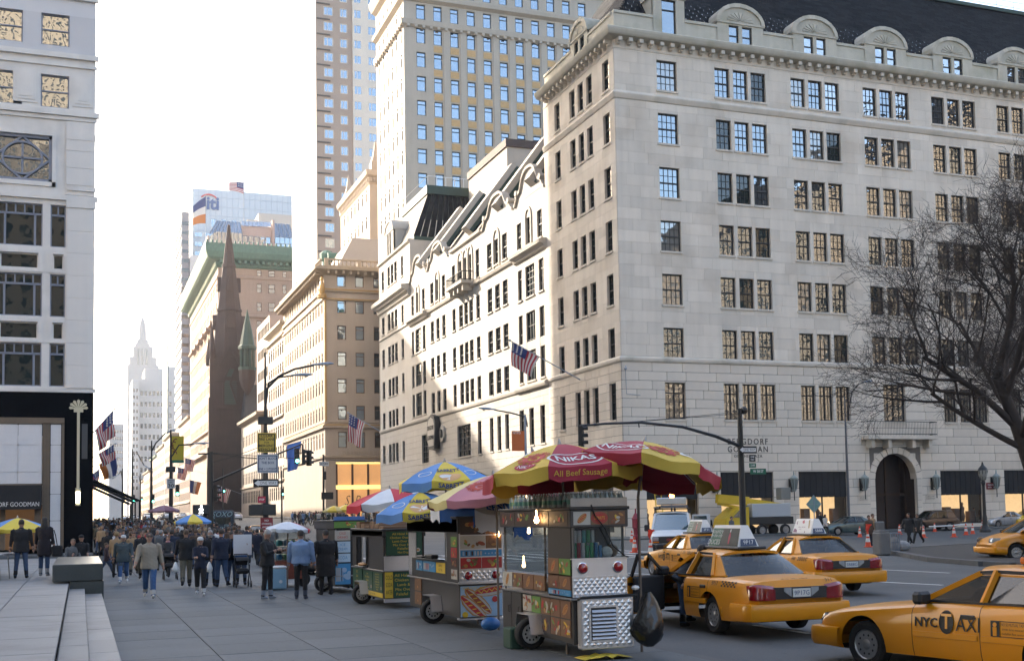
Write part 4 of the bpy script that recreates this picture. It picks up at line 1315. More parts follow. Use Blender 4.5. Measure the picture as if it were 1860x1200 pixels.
# --- lower old houses before the church
o3, Fn, Fe = tower('pale_townhouse', 'four storey pale stone townhouse with bracketed cornice below the church', 40.9, 52, 297, 335, 28.2, M('pale_sunlit_stone', (.40, .34, .28), .85, noise=.08), ecols=[(1.5 + 3.1 * i, 3.1 + 3.1 * i) for i in range(11)], erows=[(6, 9), (11, 14), (16, 19), (21, 24)])  # townhouse stone in one even pale colour
mb = MB(); ring_band(mb, o3, 40.9, 52, 297, 335, [(0, 26.8), (1.2, 27.4), (1.3, 28.1), (0, 28.4)]); ring_band(mb, o3, 40.9, 52, 297, 335, [(0, 9.8), (.4, 9.9), (.4, 10.3), (0, 10.4)]); mb.build('cornice', [TAN2], o3, world=True)
# --- brown hotel with a wide green copper cornice
pn, Fn, Fe = tower('brown_hotel', 'brown stone hotel with a deep green copper cornice behind the church spire', 41, 74, 395, 500, 85, PENIN,
 cols=[(1.7, 3.7), (12.3, 13.8), (16.0, 18.2), (20.6, 21.9), (24, 26)], rows=rows_(33.0, 6.1, 2.9, 8) + [(81.2, 83.2)], ecols=[(3 + 5.2 * i, 5.3 + 5.2 * i) for i in range(19)], erows=rows_(27, 6.1, 3.0, 9), fm=BROWNF, gm=GLSF, egm=GLSD, kind='half')
mb = MB(); ring_band(mb, pn, 41, 74, 395, 500, [(0, 83.4), (.8, 83.9), (1.0, 85.2), (3.0, 85.7), (3.6, 86.2), (4.2, 87.8), (4.4, 90.5), (1, 91)]); mb.build('copper_cornice', [COPPER], pn, world=True)
bk = MB().bbox(-.45, .45, -2.6, 0, -1.0, 0, .08).mesh('bracket', [COPPER])
for i in range(18): put('bracket', bk, pn, Fn.p(.8 + i * 1.9, 85.6, 0) - BASE[pn.name])
mb = MB()
for i in range(26): fbox(mb, Fn, -4 + i * 1.45, -3.5 + i * 1.45, 90.4, 91.3, 3.9, 4.5)
mb.build('cornice_cresting', [COPPER], pn, world=True, kind='stuff')
mb = MB()
for v, n in ((79.9, .35), (67.2, .9), (60.5, .3), (31.5, 1.0), (24, 1.5)): ring_band(mb, pn, 41, 74, 395, 500, [(0, v), (n, v + .3), (n, v + .8), (0, v + 1.1)])
for i in range(6): fbox(mb, Fe, -18 - i * 14, -10 - i * 14, 66.2, 67.4, 0, 1.6)
mb.build('belt_course', [PENIN], pn, world=True)
bl = blocks(0, 33, 32, 79.5, 1.5, 3.5, [(a, c, b, d) for a, b in [(1.7, 3.7), (12.3, 13.8), (16.0, 18.2), (20.6, 21.9), (24, 26)] for c, d in rows_(33.0, 6.1, 2.9, 8)], RN)
stones(pn, Fn, bl, 0, .06, PENIN, .05, 0, 'ashlar'); bl = blocks(-104, 0, 26, 79.5, 1.5, 4.5, [(-(5.3 + 5.2 * i), c, -(3 + 5.2 * i), d) for i in range(19) for c, d in rows_(27, 6.1, 3.0, 9)], RN); stones(pn, Fe, bl, 0, .06, PENIN, .05, 0, 'avenue_ashlar')
MB().box(45, 70, 400, 470, 85, 92).build('roof_house', [TAN], pn, world=True)

# --- brownstone church with a tall spire
ch = thing('brownstone_church', 'dark brownstone gothic church with a tall spire and a small green turret', 'church', (40.2, 347, 0))
cx, cy = 40.3, 349
mb = MB()
mb.box(cx - 6.0, cx + 3.6, cy - 4, cy + 5, 0, 48)
mb.box(cx - 6.4, cx + 4, cy - 4.4, cy + 5.4, 41, 42); mb.box(cx - 6.4, cx + 4, cy - 4.4, cy + 5.4, 33, 33.8)
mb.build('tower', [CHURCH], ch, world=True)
mb = MB()
for sx in (-6.2, 3.5):
 for z0_, z1_, e in ((0, 22, 1.3), (22, 36, .95), (36, 47, .65)):
  mb.box(cx + sx - e, cx + sx + e, cy - 4 - e, cy - 4 + e, z0_, z1_)
 mb.lathe([(.9, 47), (1.0, 49), (.12, 57)], 6, Matrix.Translation((cx + sx, cy - 4, 0)))
 mb.lathe([(.8, 46), (.9, 48), (.1, 54)], 6, Matrix.Translation((cx + sx, cy + 4.6, 0)))
mb.build('buttress', [CHURCH], ch, world=True, kind='stuff')
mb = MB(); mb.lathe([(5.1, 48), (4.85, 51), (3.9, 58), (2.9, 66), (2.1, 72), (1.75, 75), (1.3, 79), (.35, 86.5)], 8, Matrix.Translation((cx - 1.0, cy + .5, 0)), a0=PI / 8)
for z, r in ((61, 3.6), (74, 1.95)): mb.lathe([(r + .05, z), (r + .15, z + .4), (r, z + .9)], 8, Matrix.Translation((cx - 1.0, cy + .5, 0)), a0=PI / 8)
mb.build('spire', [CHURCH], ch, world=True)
mb = MB()
for k in range(4):
 a = -PI / 2 + k * PI / 2
 M_ = Matrix.Translation((cx - 1.0, cy + .5, 0)) @ Matrix.Rotation(a + PI / 2, 4, 'Z')
 for z, r, w_ in ((56, 4.1, 1.2), (67, 2.75, .6)):
  vs = [M_ @ Vector(p) for p in ((-w_, -r - .5, z), (w_, -r - .5, z), (w_, -r - .5, z + 2.2), (0, -r - .5, z + 4.2), (-w_, -r - .5, z + 2.2), (-w_, -r + 1.2, z), (w_, -r + 1.2, z), (w_, -r + 1.6, z + 2.2), (0, -r + 1.8, z + 4.2), (-w_, -r + 1.6, z + 2.2))]
  mb.add(vs, [(0, 1, 2, 3, 4), (1, 6, 7, 2), (2, 7, 8, 3), (3, 8, 9, 4), (4, 9, 5, 0)])
mb.build('spire_dormer', [CHURCH], ch, world=True, kind='stuff')
LOUV = M('dark_green_louvre', (.04, .06, .045), .7)
mb = MB()
Fc = Fr((cx - 1.2, cy - 4, 0), (1, 0, 0), (0, -1, 0))
pts = [(-1.9, 34.2)] + [(-1.9, 40)] + [(-1.9 + 1.9 * i / 5, 40 + 4.6 * math.sin(PI / 2 * i / 5)) for i in range(1, 6)] + [(1.9 - 1.9 * i / 5, 40 + 4.6 * math.sin(PI / 2 * (5 - i) / 5)) for i in range(1, 6)] + [(1.9, 34.2)]
fprism(mb, Fc, pts, 0, .08, 1)
for p, q in zip(pts, pts[1:]):
 mb.beam(Fc.p(p[0], p[1], .25), Fc.p(q[0], q[1], .25), .5, .5, 0)
for i in range(12): fbox(mb, Fc, -1.8, 1.8, 34.5 + i * .6, 34.75 + i * .6, .08, .3, 1)
pts2 = [(-3.2, 44.6), (0, 50.4), (3.2, 44.6)]
for p, q in zip(pts2, pts2[1:]): mb.beam(Fc.p(p[0], p[1], .4), Fc.p(q[0], q[1], .4), .5, .6, 0)
mb.build('belfry_window', [CHURCH, LOUV], ch, world=True)
# nave and gabled front part towards the camera, green turret on it
mb = MB()
mb.box(42.5, 62, 338, 346, 0, 30.5)
mb.add([(42, 337.6, 30), (62, 337.6, 30), (62, 349, 30), (42, 349, 30), (43, 342, 39.6), (62, 342, 39.6)], [(0, 1, 5, 4), (2, 3, 4, 5), (0, 4, 3), (1, 2, 5)], 1)
for i in range(5):
 fr_ = Fr((44.5 + i * 3.4, 338, 0), (1, 0, 0), (0, -1, 0))
 fprism(mb, fr_, [(-.9, 17), (.9, 17), (.9, 24), (0, 26.2), (-.9, 24)], 0, .06, 2)
 mb.beam(fr_.p(-1.2, 24, .2), fr_.p(0, 27.2, .2), .4, .4, 0); mb.beam(fr_.p(0, 27.2, .2), fr_.p(1.2, 24, .2), .4, .4, 0)
mb.build('nave', [CHURCH, M('dark_church_slate', (.055, .055, .055), .8, noise=.2, island=.2), LOUV], ch, world=True)
tx, ty = 43.0, 338.5
mb = MB(); mb.lathe([(.3, 36.2), (1.6, 38.5), (2.2, 40.5), (2.3, 43.2)], 8, Matrix.Translation((tx, ty, 0)), 1)
for k in range(8):
 a = PI / 4 * k + PI / 8; mb.tube([(tx + 1.8 * math.cos(a), ty + 1.8 * math.sin(a), 43), (tx + 1.8 * math.cos(a), ty + 1.8 * math.sin(a), 49.3)], .32, 6, 0)
mb.lathe([(1.1, 43), (1.1, 49.4)], 8, Matrix.Translation((tx, ty, 0)), 2)
mb.lathe([(2.5, 43.2), (2.5, 44)], 8, Matrix.Translation((tx, ty, 0)), 0); mb.lathe([(2.5, 49), (2.6, 49.8), (2.1, 50.2), (1.2, 55), (.1, 60.3)], 8, Matrix.Translation((tx, ty, 0)), 0)
mb.build('copper_turret', [COPPERD, CHURCH, LOUV], ch, world=True)

# --- towers
tw, Fn, Fe = tower('orange_panel_tower', 'tall sand coloured tower with orange ornamental panels between blue windows', 49.9, 90, 190, 210, 96, SAND,
 cols=[(2.15, 3.75)] + [(5.15 + 2.95 * i, 6.65 + 2.95 * i) for i in range(9)] + [(31.8, 33.3)], rows=rows_(52.3, 4.13, 2.6, 8) + [(85.35, 87.6 + .3), (89.9, 92.3)],
 ecols=[(1.3 + 3.1 * i, 2.3 + 3.1 * i) for i in range(6)], fm=BLUEF, gm=GLSF, egm=GLSD)
mb = MB()
for i in range(9):
 for z in rows_(52.3, 4.13, 2.6, 8): fbox(mb, Fn, 5.15 + 2.95 * i, 6.65 + 2.95 * i, z[1] + .25, z[1] + 1.33, 0, .05)
for i in range(1, 5):
 for z in rows_(52.3, 4.13, 2.6, 8): fbox(mb, Fe, -(2.3 + 3.1 * i), -(1.3 + 3.1 * i), z[1] + .2, z[1] + 1.3, 0, .05)
mb.build('orange_panel', [OCHRE], tw, world=True, kind='stuff')
mb = MB()
for i in range(10): fbox(mb, Fn, 6.9 + 2.95 * i, 7.85 + 2.95 * i, 50, 84.0, 0, .14)
mb.build('pier', [SAND], tw, world=True, kind='stuff')
mb = MB(); ring_band(mb, tw, 49.9, 90, 190, 210, [(0, 83.9), (.5, 84.2), (.6, 85.0), (0, 85.2)]); ring_band(mb, tw, 49.9, 90, 190, 210, [(0, 88.2), (.7, 88.6), (.8, 89.2), (0, 89.4)]); ring_band(mb, tw, 49.9, 90, 190, 210, [(0, 93.4), (.8, 93.8), (1.2, 94.6), (1.3, 95.5), (0, 96)]); mb.build('cornice', [SAND], tw, world=True)
bk = MB().bbox(-.25, .25, -.5, 0, -.45, 0, .05).mesh('bracket', [SAND])
for i in range(30): put('bracket', bk, tw, Fn.p(.7 + i * 1.32, 84.2, 0) - BASE[tw.name])
for i in range(14): put('bracket', bk, tw, Fe.p(-.7 - i * 1.42, 84.2, 0) - BASE[tw.name], (0, 0, Fe.rz))
sb, Fn, Fe = tower('setback_block', 'tan setback block with a dentil cornice rising behind the gilded building', 54.2, 80, 235, 264, 70.5, TAN, cols=[(3.0, 4.7), (8.8, 10.4)], rows=rows_(49.5, 5.55, 2.75, 4), ecols=[(2.5 + 3.6 * i, 3.8 + 3.6 * i) for i in range(7)], fm=BLUEF, gm=GLSF, egm=GLSD)
mb = MB(); ring_band(mb, sb, 54.2, 80, 235, 264, [(0, 69.2), (.3, 69.6), (.3, 70.6), (.8, 71), (.9, 72), (0, 72.3)])
for i in range(20): fbox(mb, Fn, .2 + i * .6, .5 + i * .6, 69.7, 70.5, .3, .55)
for i in range(20): fbox(mb, Fe, -.5 - i * 1.4, -.2 - i * 1.4, 69.7, 70.5, .3, .55)
mb.build('cornice', [TAN], sb, world=True)
mb = MB()
for k in range(6): fbox(mb, Fe, -(3.8 + 3.6 * k), -(2.5 + 3.6 * k), 52.5, 54.6, 0, .05); fbox(mb, Fe, -(3.8 + 3.6 * k), -(2.5 + 3.6 * k), 58.1, 60.3, 0, .05)
mb.build('ochre_panel', [OCHRE], sb, world=True, kind='stuff')
for dx, dy in ((0.6, .6), (.6, 27)):
 mb = MB(); mb.box(54.2 + dx, 56.4 + dx, 235 + dy, 237.2 + dy, 72, 74.2); mb.lathe([(1.4, 74.2), (.9, 75.4), (.05, 79)], 4, Matrix.Translation((55.3 + dx, 236.1 + dy, 0)), a0=PI / 4); mb.build('corner_finial', [TAN], sb, world=True)
r7 = rows_(66.4, 4.05, 2.35, 24)
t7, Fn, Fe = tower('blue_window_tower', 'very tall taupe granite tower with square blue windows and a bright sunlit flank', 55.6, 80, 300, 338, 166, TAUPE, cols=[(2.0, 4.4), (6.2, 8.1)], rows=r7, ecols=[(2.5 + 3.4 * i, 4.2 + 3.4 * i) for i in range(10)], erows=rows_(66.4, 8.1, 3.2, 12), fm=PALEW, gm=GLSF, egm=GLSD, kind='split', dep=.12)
mb = MB()
for z in r7: fbox(mb, Fn, .1, 3.6, z[1] + .45, z[1] + .75, 0, .25)
mb.build('dark_ledge', [M('dark_ledge', (.05, .045, .045), .7)], t7, world=True, kind='stuff')
Fb = Fr((65.0, 299.5, 0), (1, 0, 0), (0, -1, 0)); hb = [(a, c, b, d) for a, b in ((.3, 2.3), (4.0, 6.2)) for c, d in r7]
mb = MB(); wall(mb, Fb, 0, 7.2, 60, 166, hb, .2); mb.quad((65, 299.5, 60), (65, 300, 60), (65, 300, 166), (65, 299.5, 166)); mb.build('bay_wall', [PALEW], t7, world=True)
for a, c, b, d in hb: window1(t7, Fb, a, c, b - a, d - c, PALEW, GLSF, .08, 'split')
mb = MB(); mb.box(55.5, 55.58, 300.2, 337.9, 55, 166); mb.build('flank_sun_sheet', [PALEW], t7, world=True)  # pale sheet over the taupe east face puts its sunlight into colour

# --- bank tower with its roof sign
BL = M('hazy_blue_cladding', (.48, .53, .58), .5, noise=.05, nscale=.02)  # own pale blue, lightened to paint in the haze of distance
ct, Fn, Fe = tower('bank_tower', 'pale blue glass office tower with a bank sign near its top', 53.6, 108, 640, 690, 175, BL, cols=[(9.3 + 5.2 * i, 12.1 + 5.2 * i) for i in range(9)], rows=[(155, 159.6)], ecols=(), fm=BL, gm=GLSF, kind='split', dep=.3)
mb = MB()
for i in range(19): fbox(mb, Fn, i * 2.9, i * 2.9 + .18, 100, 175, 0, .25)
for z in (100, 104.6, 149, 152.5, 161, 166, 171): fbox(mb, Fn, 0, 54, z, z + .2, 0, .2)
mb.build('mullion', [M('mullion_grey', (.42, .48, .55), .5)], ct, world=True, kind='stuff')
for z in (149.2, 144.2, 139.2, 134.2, 129.2):
 for i in range(8): window1(ct, Fn, .8 + 5.2 * i, z, 4.2, 2.6, PALEW, GLSF, -.28, 'split')
mb = MB()
text_on(mb, 'citi', lambda x, y, z: Fn.p(8.3 + x, 167.3 + y, .4 + z), 9.5, m=0, width=10.2, extrude=.2, bold=.03)
for k in range(10):
 a, b = PI * (.18 + .64 * k / 10), PI * (.18 + .64 * (k + 1) / 10)
 fprism(mb, Fn, [(8.2 + 4.2 * math.cos(a), 168.4 + 3.3 * math.sin(a)), (8.2 + 4.8 * math.cos(a), 168.4 + 4.1 * math.sin(a)), (8.2 + 4.8 * math.cos(b), 168.4 + 4.1 * math.sin(b)), (8.2 + 4.2 * math.cos(b), 168.4 + 3.3 * math.sin(b))], .3, .6, 1)
mb.build('bank_sign', [M('sign_blue', (.03, .09, .25), .5), M('sign_red', (.55, .04, .04), .5)], ct, world=True)
cb, Fn, Fe = tower('stepped_beige_block', 'plain beige stepped block in front of the bank tower', 76.5, 98, 560, 600, 144, M('beige_wall', (.50, .44, .38), .9, noise=.05), cols=(), rows=())
MB().box(71.5, 76.4, 562, 596, 0, 141).build('step', [MATS['beige_wall']], cb, world=True)
# --- pink block with sloped glazing
pk = thing('glazed_roof_block', 'pink block with sloping dark glass roofs above the hotel cornice', 'building', (43.5, 450, 0))
PINK = M('pink_panel', (.47, .31, .25), .85, noise=.05)
GRID = M('grey_glazing_bar', (.14, .17, .21), .5)
mb = MB(); mb.box(43, 74, 450, 480, 0, 103.6); mb.box(55.5, 66.5, 452, 480, 103, 111.5); mb.box(66.6, 67.4, 450.5, 480, 103, 114); mb.box(43.2, 74, 453, 480, 104, 107)
mb.build('wall', [PINK], pk, world=True)
mb = MB()
mb.add([(43.4, 450, 103.6), (55.4, 450, 103.6), (55.4, 450, 108), (46.2, 450, 108), (43.4, 450, 106)], [(0, 1, 2, 3, 4)])
mb.quad((43.6, 450.2, 107.0), (55.4, 450.2, 108), (55.4, 456, 113.6), (47, 456, 113.6)); mb.quad((55.5, 451.7, 111.2), (66.6, 451.7, 111.6), (66.6, 455, 114.2), (55.5, 455, 113.8))
mb.quad((67.5, 450.4, 107.5), (74.8, 450.4, 107.5), (73.6, 455.5, 114), (67.8, 455.5, 114)); mb.quad((67.5, 450.3, 100), (74.8, 450.3, 100), (74.8, 450.3, 107.5), (67.5, 450.3, 107.5))
mb.build('sloped_glazing', [GLSF], pk, world=True)
mb = MB()
for i in range(9):
 t = i / 8.; mb.beam((43.5 + 12 * t, 449.9, 103.6), (43.5 + 12 * t, 449.9, 106.2 + 1.8 * min(1, t * 3)), .16, .16); mb.beam((43.6 + 11.8 * t, 450.0, 107.1 + t), (47 + 8.4 * t, 455.9, 113.7), .16, .16)
for i in range(9): t = i / 8.; mb.beam((55.5 + 11 * t, 451.6, 111.3), (55.5 + 11 * t, 454.9, 114), .14, .14)
for i in range(5): t = i / 4.; mb.beam((67.5 + 7.3 * t, 450.2, 100), (67.5 + 7.3 * t, 450.2, 107.5), .16, .16); mb.beam((67.5 + 7.3 * t, 450.3, 107.5), (67.8 + 5.8 * t, 455.4, 114.1), .16, .16)
for z in (102.5, 105, 107.5): mb.beam((67.5, 450.2, z), (74.8, 450.2, z), .16, .16)
mb.build('glazing_bars', [GRID], pk, world=True, kind='stuff')
Fn = Fr((43.5, 450, 0), (1, 0, 0), (0, -1, 0))
for i in range(5): window1(pk, Fr((43.5, 452, 0), (1, 0, 0), (0, -1, 0)), 12.3 + i * 2.1, 105, 1.9, 2.6, GRID, GLSF, -.04, 'plain')
# --- slim striped tower and others down the avenue
STR = M('white_rib', (.56, .54, .52), .8)
sl2, Fn, Fe = tower('striped_tower', 'slim tower with white horizontal bands far down the avenue', 45.2, 48.6, 600, 640, 152, M('grey_slab', (.23, .22, .235), .8), cols=(), rows=())
mb = MB()
for i in range(26): fbox(mb, Fe, -40, 0, 30 + i * 4.6, 32.4 + i * 4.6, 0, .5)
mb.build('white_bands', [STR], sl2, world=True, kind='stuff')
mb = MB()
for i in range(26): fbox(mb, Fn, .1, 3.3, 30.5 + i * 4.6, 32.2 + i * 4.6, .02, .1)
mb.build('window_bands', [GLSD], sl2, world=True, kind='stuff')
sl3, Fn, Fe = tower('grey_slab_tower', 'narrow pale slab between the striped tower and the brown hotel', 48.9, 52.5, 596, 640, 130, STR, cols=(), rows=())
sl4, Fn, Fe = tower('dark_edge_tower', 'thin dark edged tower left of the striped tower', 44.3, 45.0, 690, 730, 108, M('teal_grey', (.10, .14, .15), .6), cols=(), rows=())
GRY = M('grey_limestone', (.42, .40, .39), .85, noise=.06, nscale=.02)
rk, Fn, Fe = tower('grey_setback_tower', 'broad grey office tower with rows of small square windows down the avenue', 40.5, 66, 950, 1010, 109, GRY, cols=[(1.2 + 2.95 * i, 2.9 + 2.95 * i) for i in range(8)], rows=rows_(30, 8.3, 3.4, 9), ecols=[(2 + 5 * i, 4.5 + 5 * i) for i in range(10)], gm=GLSD, kind='plain', dep=.3)
MB().box(45, 66, 956, 1000, 109, 118).build('upper_storey', [GRY], rk, world=True)
rk2, Fn, Fe = tower('pale_narrow_tower', 'narrow pale tower with paired small windows left of the grey office tower', 35.4, 40.3, 940, 1000, 107.5, M('pale_grey_stone', (.46, .44, .43), .85), cols=[(.7, 1.9), (2.9, 4.1)], rows=rows_(25, 5.2, 2.6, 15), gm=GLSD, kind='plain', dep=.3)
rk3, Fn, Fe = tower('stepped_far_tower', 'hazy stepped tower top right of the far spire', 72, 98, 1300, 1340, 150, M('pale_far_stone', (.23, .24, .26), .9), cols=(), rows=())
MB().box(84, 98, 1300, 1340, 150, 162).build('step', [GRY], rk3, world=True)
# --- far spire
es = thing('far_spire_tower', 'hazy stepped skyscraper with a needle spire at the end of the avenue', 'skyscraper', (77, 1700, 0))
mb = MB()
for hw, z0_, z1_ in ((19.5, 0, 210), (17, 210, 221), (12.4, 221, 236), (9.0, 236, 241), (7.0, 241, 246)): mb.box(77 - hw, 77 + hw, 1700 - hw, 1700 + hw, z0_, z1_)
mb.box(77 - 6.5, 77 + 6.5, 1700 - 18.2, 1700, 150, 226)
PALEF = M('pale_far_stone', (.23, .24, .26), .9)
mb.build('shaft', [PALEF], es, world=True)
mb = MB()
for i in range(3): mb.box(77 - 7 + 5.0 * i, 77 - 4.6 + 5.0 * i, 1700 - 18.6, 1700 - 18.1, 150, 232)
mb.build('window_slot', [GLSD], es, world=True, kind='stuff')
mb = MB(); mb.lathe([(5.2, 246), (4.6, 262), (3.6, 270), (2.2, 274), (.9, 277), (.6, 287), (.2, 300)], 10, Matrix.Translation((77, 1700, 0))); mb.build('spire', [PALEF], es, world=True)
fb, Fn, Fe = tower('pale_far_block', 'pale hazy block at the left end of the avenue', 27, 41, 1300, 1340, 101, PALEF, cols=[(1 + 2.2 * i, 2.2 + 2.2 * i) for i in range(6)], rows=rows_(50, 7, 3, 7), gm=GLSD, kind='plain', dep=.3)
# --- sunlit row of lower buildings on the right side further down
HUES = [(.38, .31, .24), (.33, .25, .20), (.40, .34, .28), (.30, .24, .20), (.38, .34, .30), (.35, .29, .24)]
DESC = ['five storey cream shop building with sunlit front down the avenue', 'brownish building with deep cornice down the avenue', 'pale stone building with tall windows and flags on its front', 'dull brown building with small windows far down the avenue', 'light grey stone building in the row far down the avenue', 'sandy building with green roof edge far down the avenue', 'last pale building in the sunlit row before the grey tower', 'low pale building at the far end of the sunlit row']
ys = [(352, 392, 31), (505, 560, 44), (562, 600, 36), (606, 660, 44), (664, 730, 42), (735, 800, 40), (805, 880, 34), (885, 938, 30)]
for i, (ya, yb, h) in enumerate(ys):
 t, Fn, Fe = tower('avenue_building', DESC[i], 41.0 + (i % 3) * .25, 60, ya, yb, h, M('row_stone_%d' % (i % 6), HUES[i % 6], .85, noise=.1, nscale=.1), cols=[(1.5, 3.5), (5.5, 7.5), (9.5, 11.5)], rows=rows_(5, 5.2, 3.2, int(h / 5.2) - 1), ecols=[(2 + 5 * k, 4.4 + 5 * k) for k in range(int((yb - ya) / 5))], gm=GLSD, kind='plain')
 t['group'] = 'sunlit buildings down the avenue'
 mb = MB(); x0 = 41.0 + (i % 3) * .25
 ring_band(mb, t, x0, 60, ya, yb, [(0, h - 1), (1.0, h - .5), (1.2, h + .3), (0, h + .6)]); ring_band(mb, t, x0, 60, ya, yb, [(0, 8.6), (.5, 8.8), (.5, 9.3), (0, 9.5)])
 mb.build('cornice', [COPPER if i == 5 else TAN2], t, world=True)
# --- east side of the avenue beyond the marble store: they throw the shade over the street
EASTM = M('east_stone', (.36, .33, .31), .85, noise=.1, nscale=.1)
for i, (ya, yb, h, l) in enumerate(((200, 244, 30, 'low stone shop building beyond the marble store on the shaded side'), (246, 284, 71, 'mid height grey building on the shaded side of the avenue'), (286, 360, 40, 'plain stone building on the shaded side further down the avenue'), (364, 470, 46, 'long stone front on the shaded side with black awnings'), (475, 640, 36, 'far low front on the shaded side of the avenue'), (650, 900, 40, 'farthest front on the shaded side of the avenue'))):
 xe = -1.5 if i else .3
 t = thing('east_building', l, 'building', (xe, ya, 0), group='buildings on the shaded side of the avenue')
 mb = MB(); mb.box(-70, xe, ya, yb, 0, h); mb.build('wall', [EASTM], t, world=True)
 mb = MB()
 Fw = Fr((xe, ya, 0), (0, 1, 0), (1, 0, 0))
 for k in range(int((yb - ya) / 4.5)):
  for z in np.arange(7, h - 3, 4.4): fbox(mb, Fw, 1 + 4.5 * k, 3 + 4.5 * k, z, z + 2.6, 0, .06)
 mb.build('window_panes', [GLSD], t, world=True, kind='stuff')
# --- unseen buildings behind and beside the camera, put in and sized for reflections
HOT = M('golden_stone', (.42, .34, .25), .85, noise=.15, nscale=.1)
for (x0, x1, y0, y1, h, nm, lb) in ((-110, -48, -60, 40, 120, 'plaza_tower', 'tall pale marble tower east of the raised plaza'), (116, 150, -70, 60, 56, 'chateau_hotel', 'golden stone hotel facing the square from the west'), (40, 100, -190, -150, 32, 'park_apartments', 'stone apartment block north of the square'), (-60, 10, -170, -120, 135, 'north_tower', 'stone tower north of the avenue corner'), (118, 170, -190, -110, 55, 'corner_apartments', 'stone apartment block north west of the square')):
 t = thing(nm, lb, 'building', (x0, y0, 0))
 mb = MB(); mb.box(x0, x1, y0, y1, 0, h); mb.add([(x0, y0, h), (x1, y0, h), (x1, y1, h), (x0, y1, h), (x0 + 6, y0 + 6, h + 9), (x1 - 6, y0 + 6, h + 9), (x1 - 6, y1 - 6, h + 9), (x0 + 6, y1 - 6, h + 9)], [(0, 1, 5, 4), (1, 2, 6, 5), (2, 3, 7, 6), (3, 0, 4, 7), (4, 5, 6, 7)], 1)
 mb.build('wall', [HOT, SLATE], t, world=True)
 mb = MB()
 for Fw, L in ((Fr((x1, y1, 0), (-1, 0, 0), (0, 1, 0)), x1 - x0), (Fr((x0, y1, 0), (0, -1, 0), (-1, 0, 0)), y1 - y0)):
  for k in range(int(L / 4)):
   for z in np.arange(5, h - 3, 4.2): fbox(mb, Fw, 1 + 4 * k, 2.6 + 4 * k, z, z + 2.5, 0, .06)
 mb.build('window_panes', [GLSD], t, world=True, kind='stuff')

# ---------------------------------------------------------------- vehicles
TAXI = M('taxi_yellow_paint', (.64, .25, .005), .34, coat=.3, spec=.3, noise=.05, nscale=1.2, dirt=(.40, .20, .03), dirtamt=.25, dscale=1.5)
TYRE = M('tyre_rubber', (.016, .016, .017), .85, noise=.2, nscale=8)
RIM = M('steel_rim', (.35, .35, .36), .35, metal=.8)
RIMD = M('dark_wheel', (.03, .03, .032), .5, metal=.3)
DARKIN = M('dark_car_interior', (.014, .014, .016), .8)
SEAM = M('panel_gap', (.008, .007, .006), .8)
CARG = clear_glass('tinted_car_glass', (.34, .42, .42), a=.4)
CARGD = clear_glass('dark_tinted_car_glass', (.10, .11, .11), a=.35)
TAIL = M('tail_lamp_red', (.20, .006, .010), .12, coat=.8, noise=.3, nscale=9)
HEADL = M('head_lamp_lens', (.45, .47, .48), .08, metal=.5, coat=1.0)
CHROME = M('chrome', (.7, .7, .72), .12, metal=1.0)
PLATE = M('number_plate', (.60, .62, .60), .5)
BLKPL = M('black_car_plastic', (.015, .015, .016), .55)
ORNG = M('amber_lens', (.55, .14, .01), .2, coat=.5)

def catmull(tab, xs):
 "smooth interpolation of table rows (first column is the parameter, descending allowed)"
 tab = np.array(tab, float)
 if tab[0, 0] > tab[-1, 0]: tab = tab[::-1]
 x = tab[:, 0]; out = []
 for q in xs:
  i = min(max(np.searchsorted(x, q) - 1, 0), len(x) - 2)
  t = (q - x[i]) / (x[i + 1] - x[i])
  p1, p2 = tab[i], tab[i + 1]; p0 = tab[max(i - 1, 0)]; p3 = tab[min(i + 2, len(x) - 1)]
  d1 = (p2 - p0) / max(1e-6, p2[0] - p0[0]) * (x[i + 1] - x[i]); d2 = (p3 - p1) / max(1e-6, p3[0] - p1[0]) * (x[i + 1] - x[i])
  h = (2 * t ** 3 - 3 * t ** 2 + 1) * p1 + (t ** 3 - 2 * t ** 2 + t) * d1 + (-2 * t ** 3 + 3 * t ** 2) * p2 + (t ** 3 - t ** 2) * d2
  h[0] = q; out.append(h)
 return out

def section(w_, zt, zs, zb):
 zm = zb + .30
 return [(0, zt), (.45 * w_, zt - .006), (.74 * w_, zt - .022), (.885 * w_, zs + .012), (.95 * w_, zs - .03), (.982 * w_, zs - .10), (1.0 * w_, zs - .24), (1.0 * w_, zm), (.985 * w_, zb + .14), (.955 * w_, zb + .04), (.7 * w_, zb), (0, zb)]

def side_fn(P):
 def f(x, z):
  w_, zt, zs, zb = catmull(P['st'], [x])[0][1:]
  s = section(w_, zt, zs, zb)
  zz = [p[1] for p in s[3:10]][::-1]; yy = [p[0] for p in s[3:10]][::-1]
  return float(np.interp(z, zz, yy))
 return f

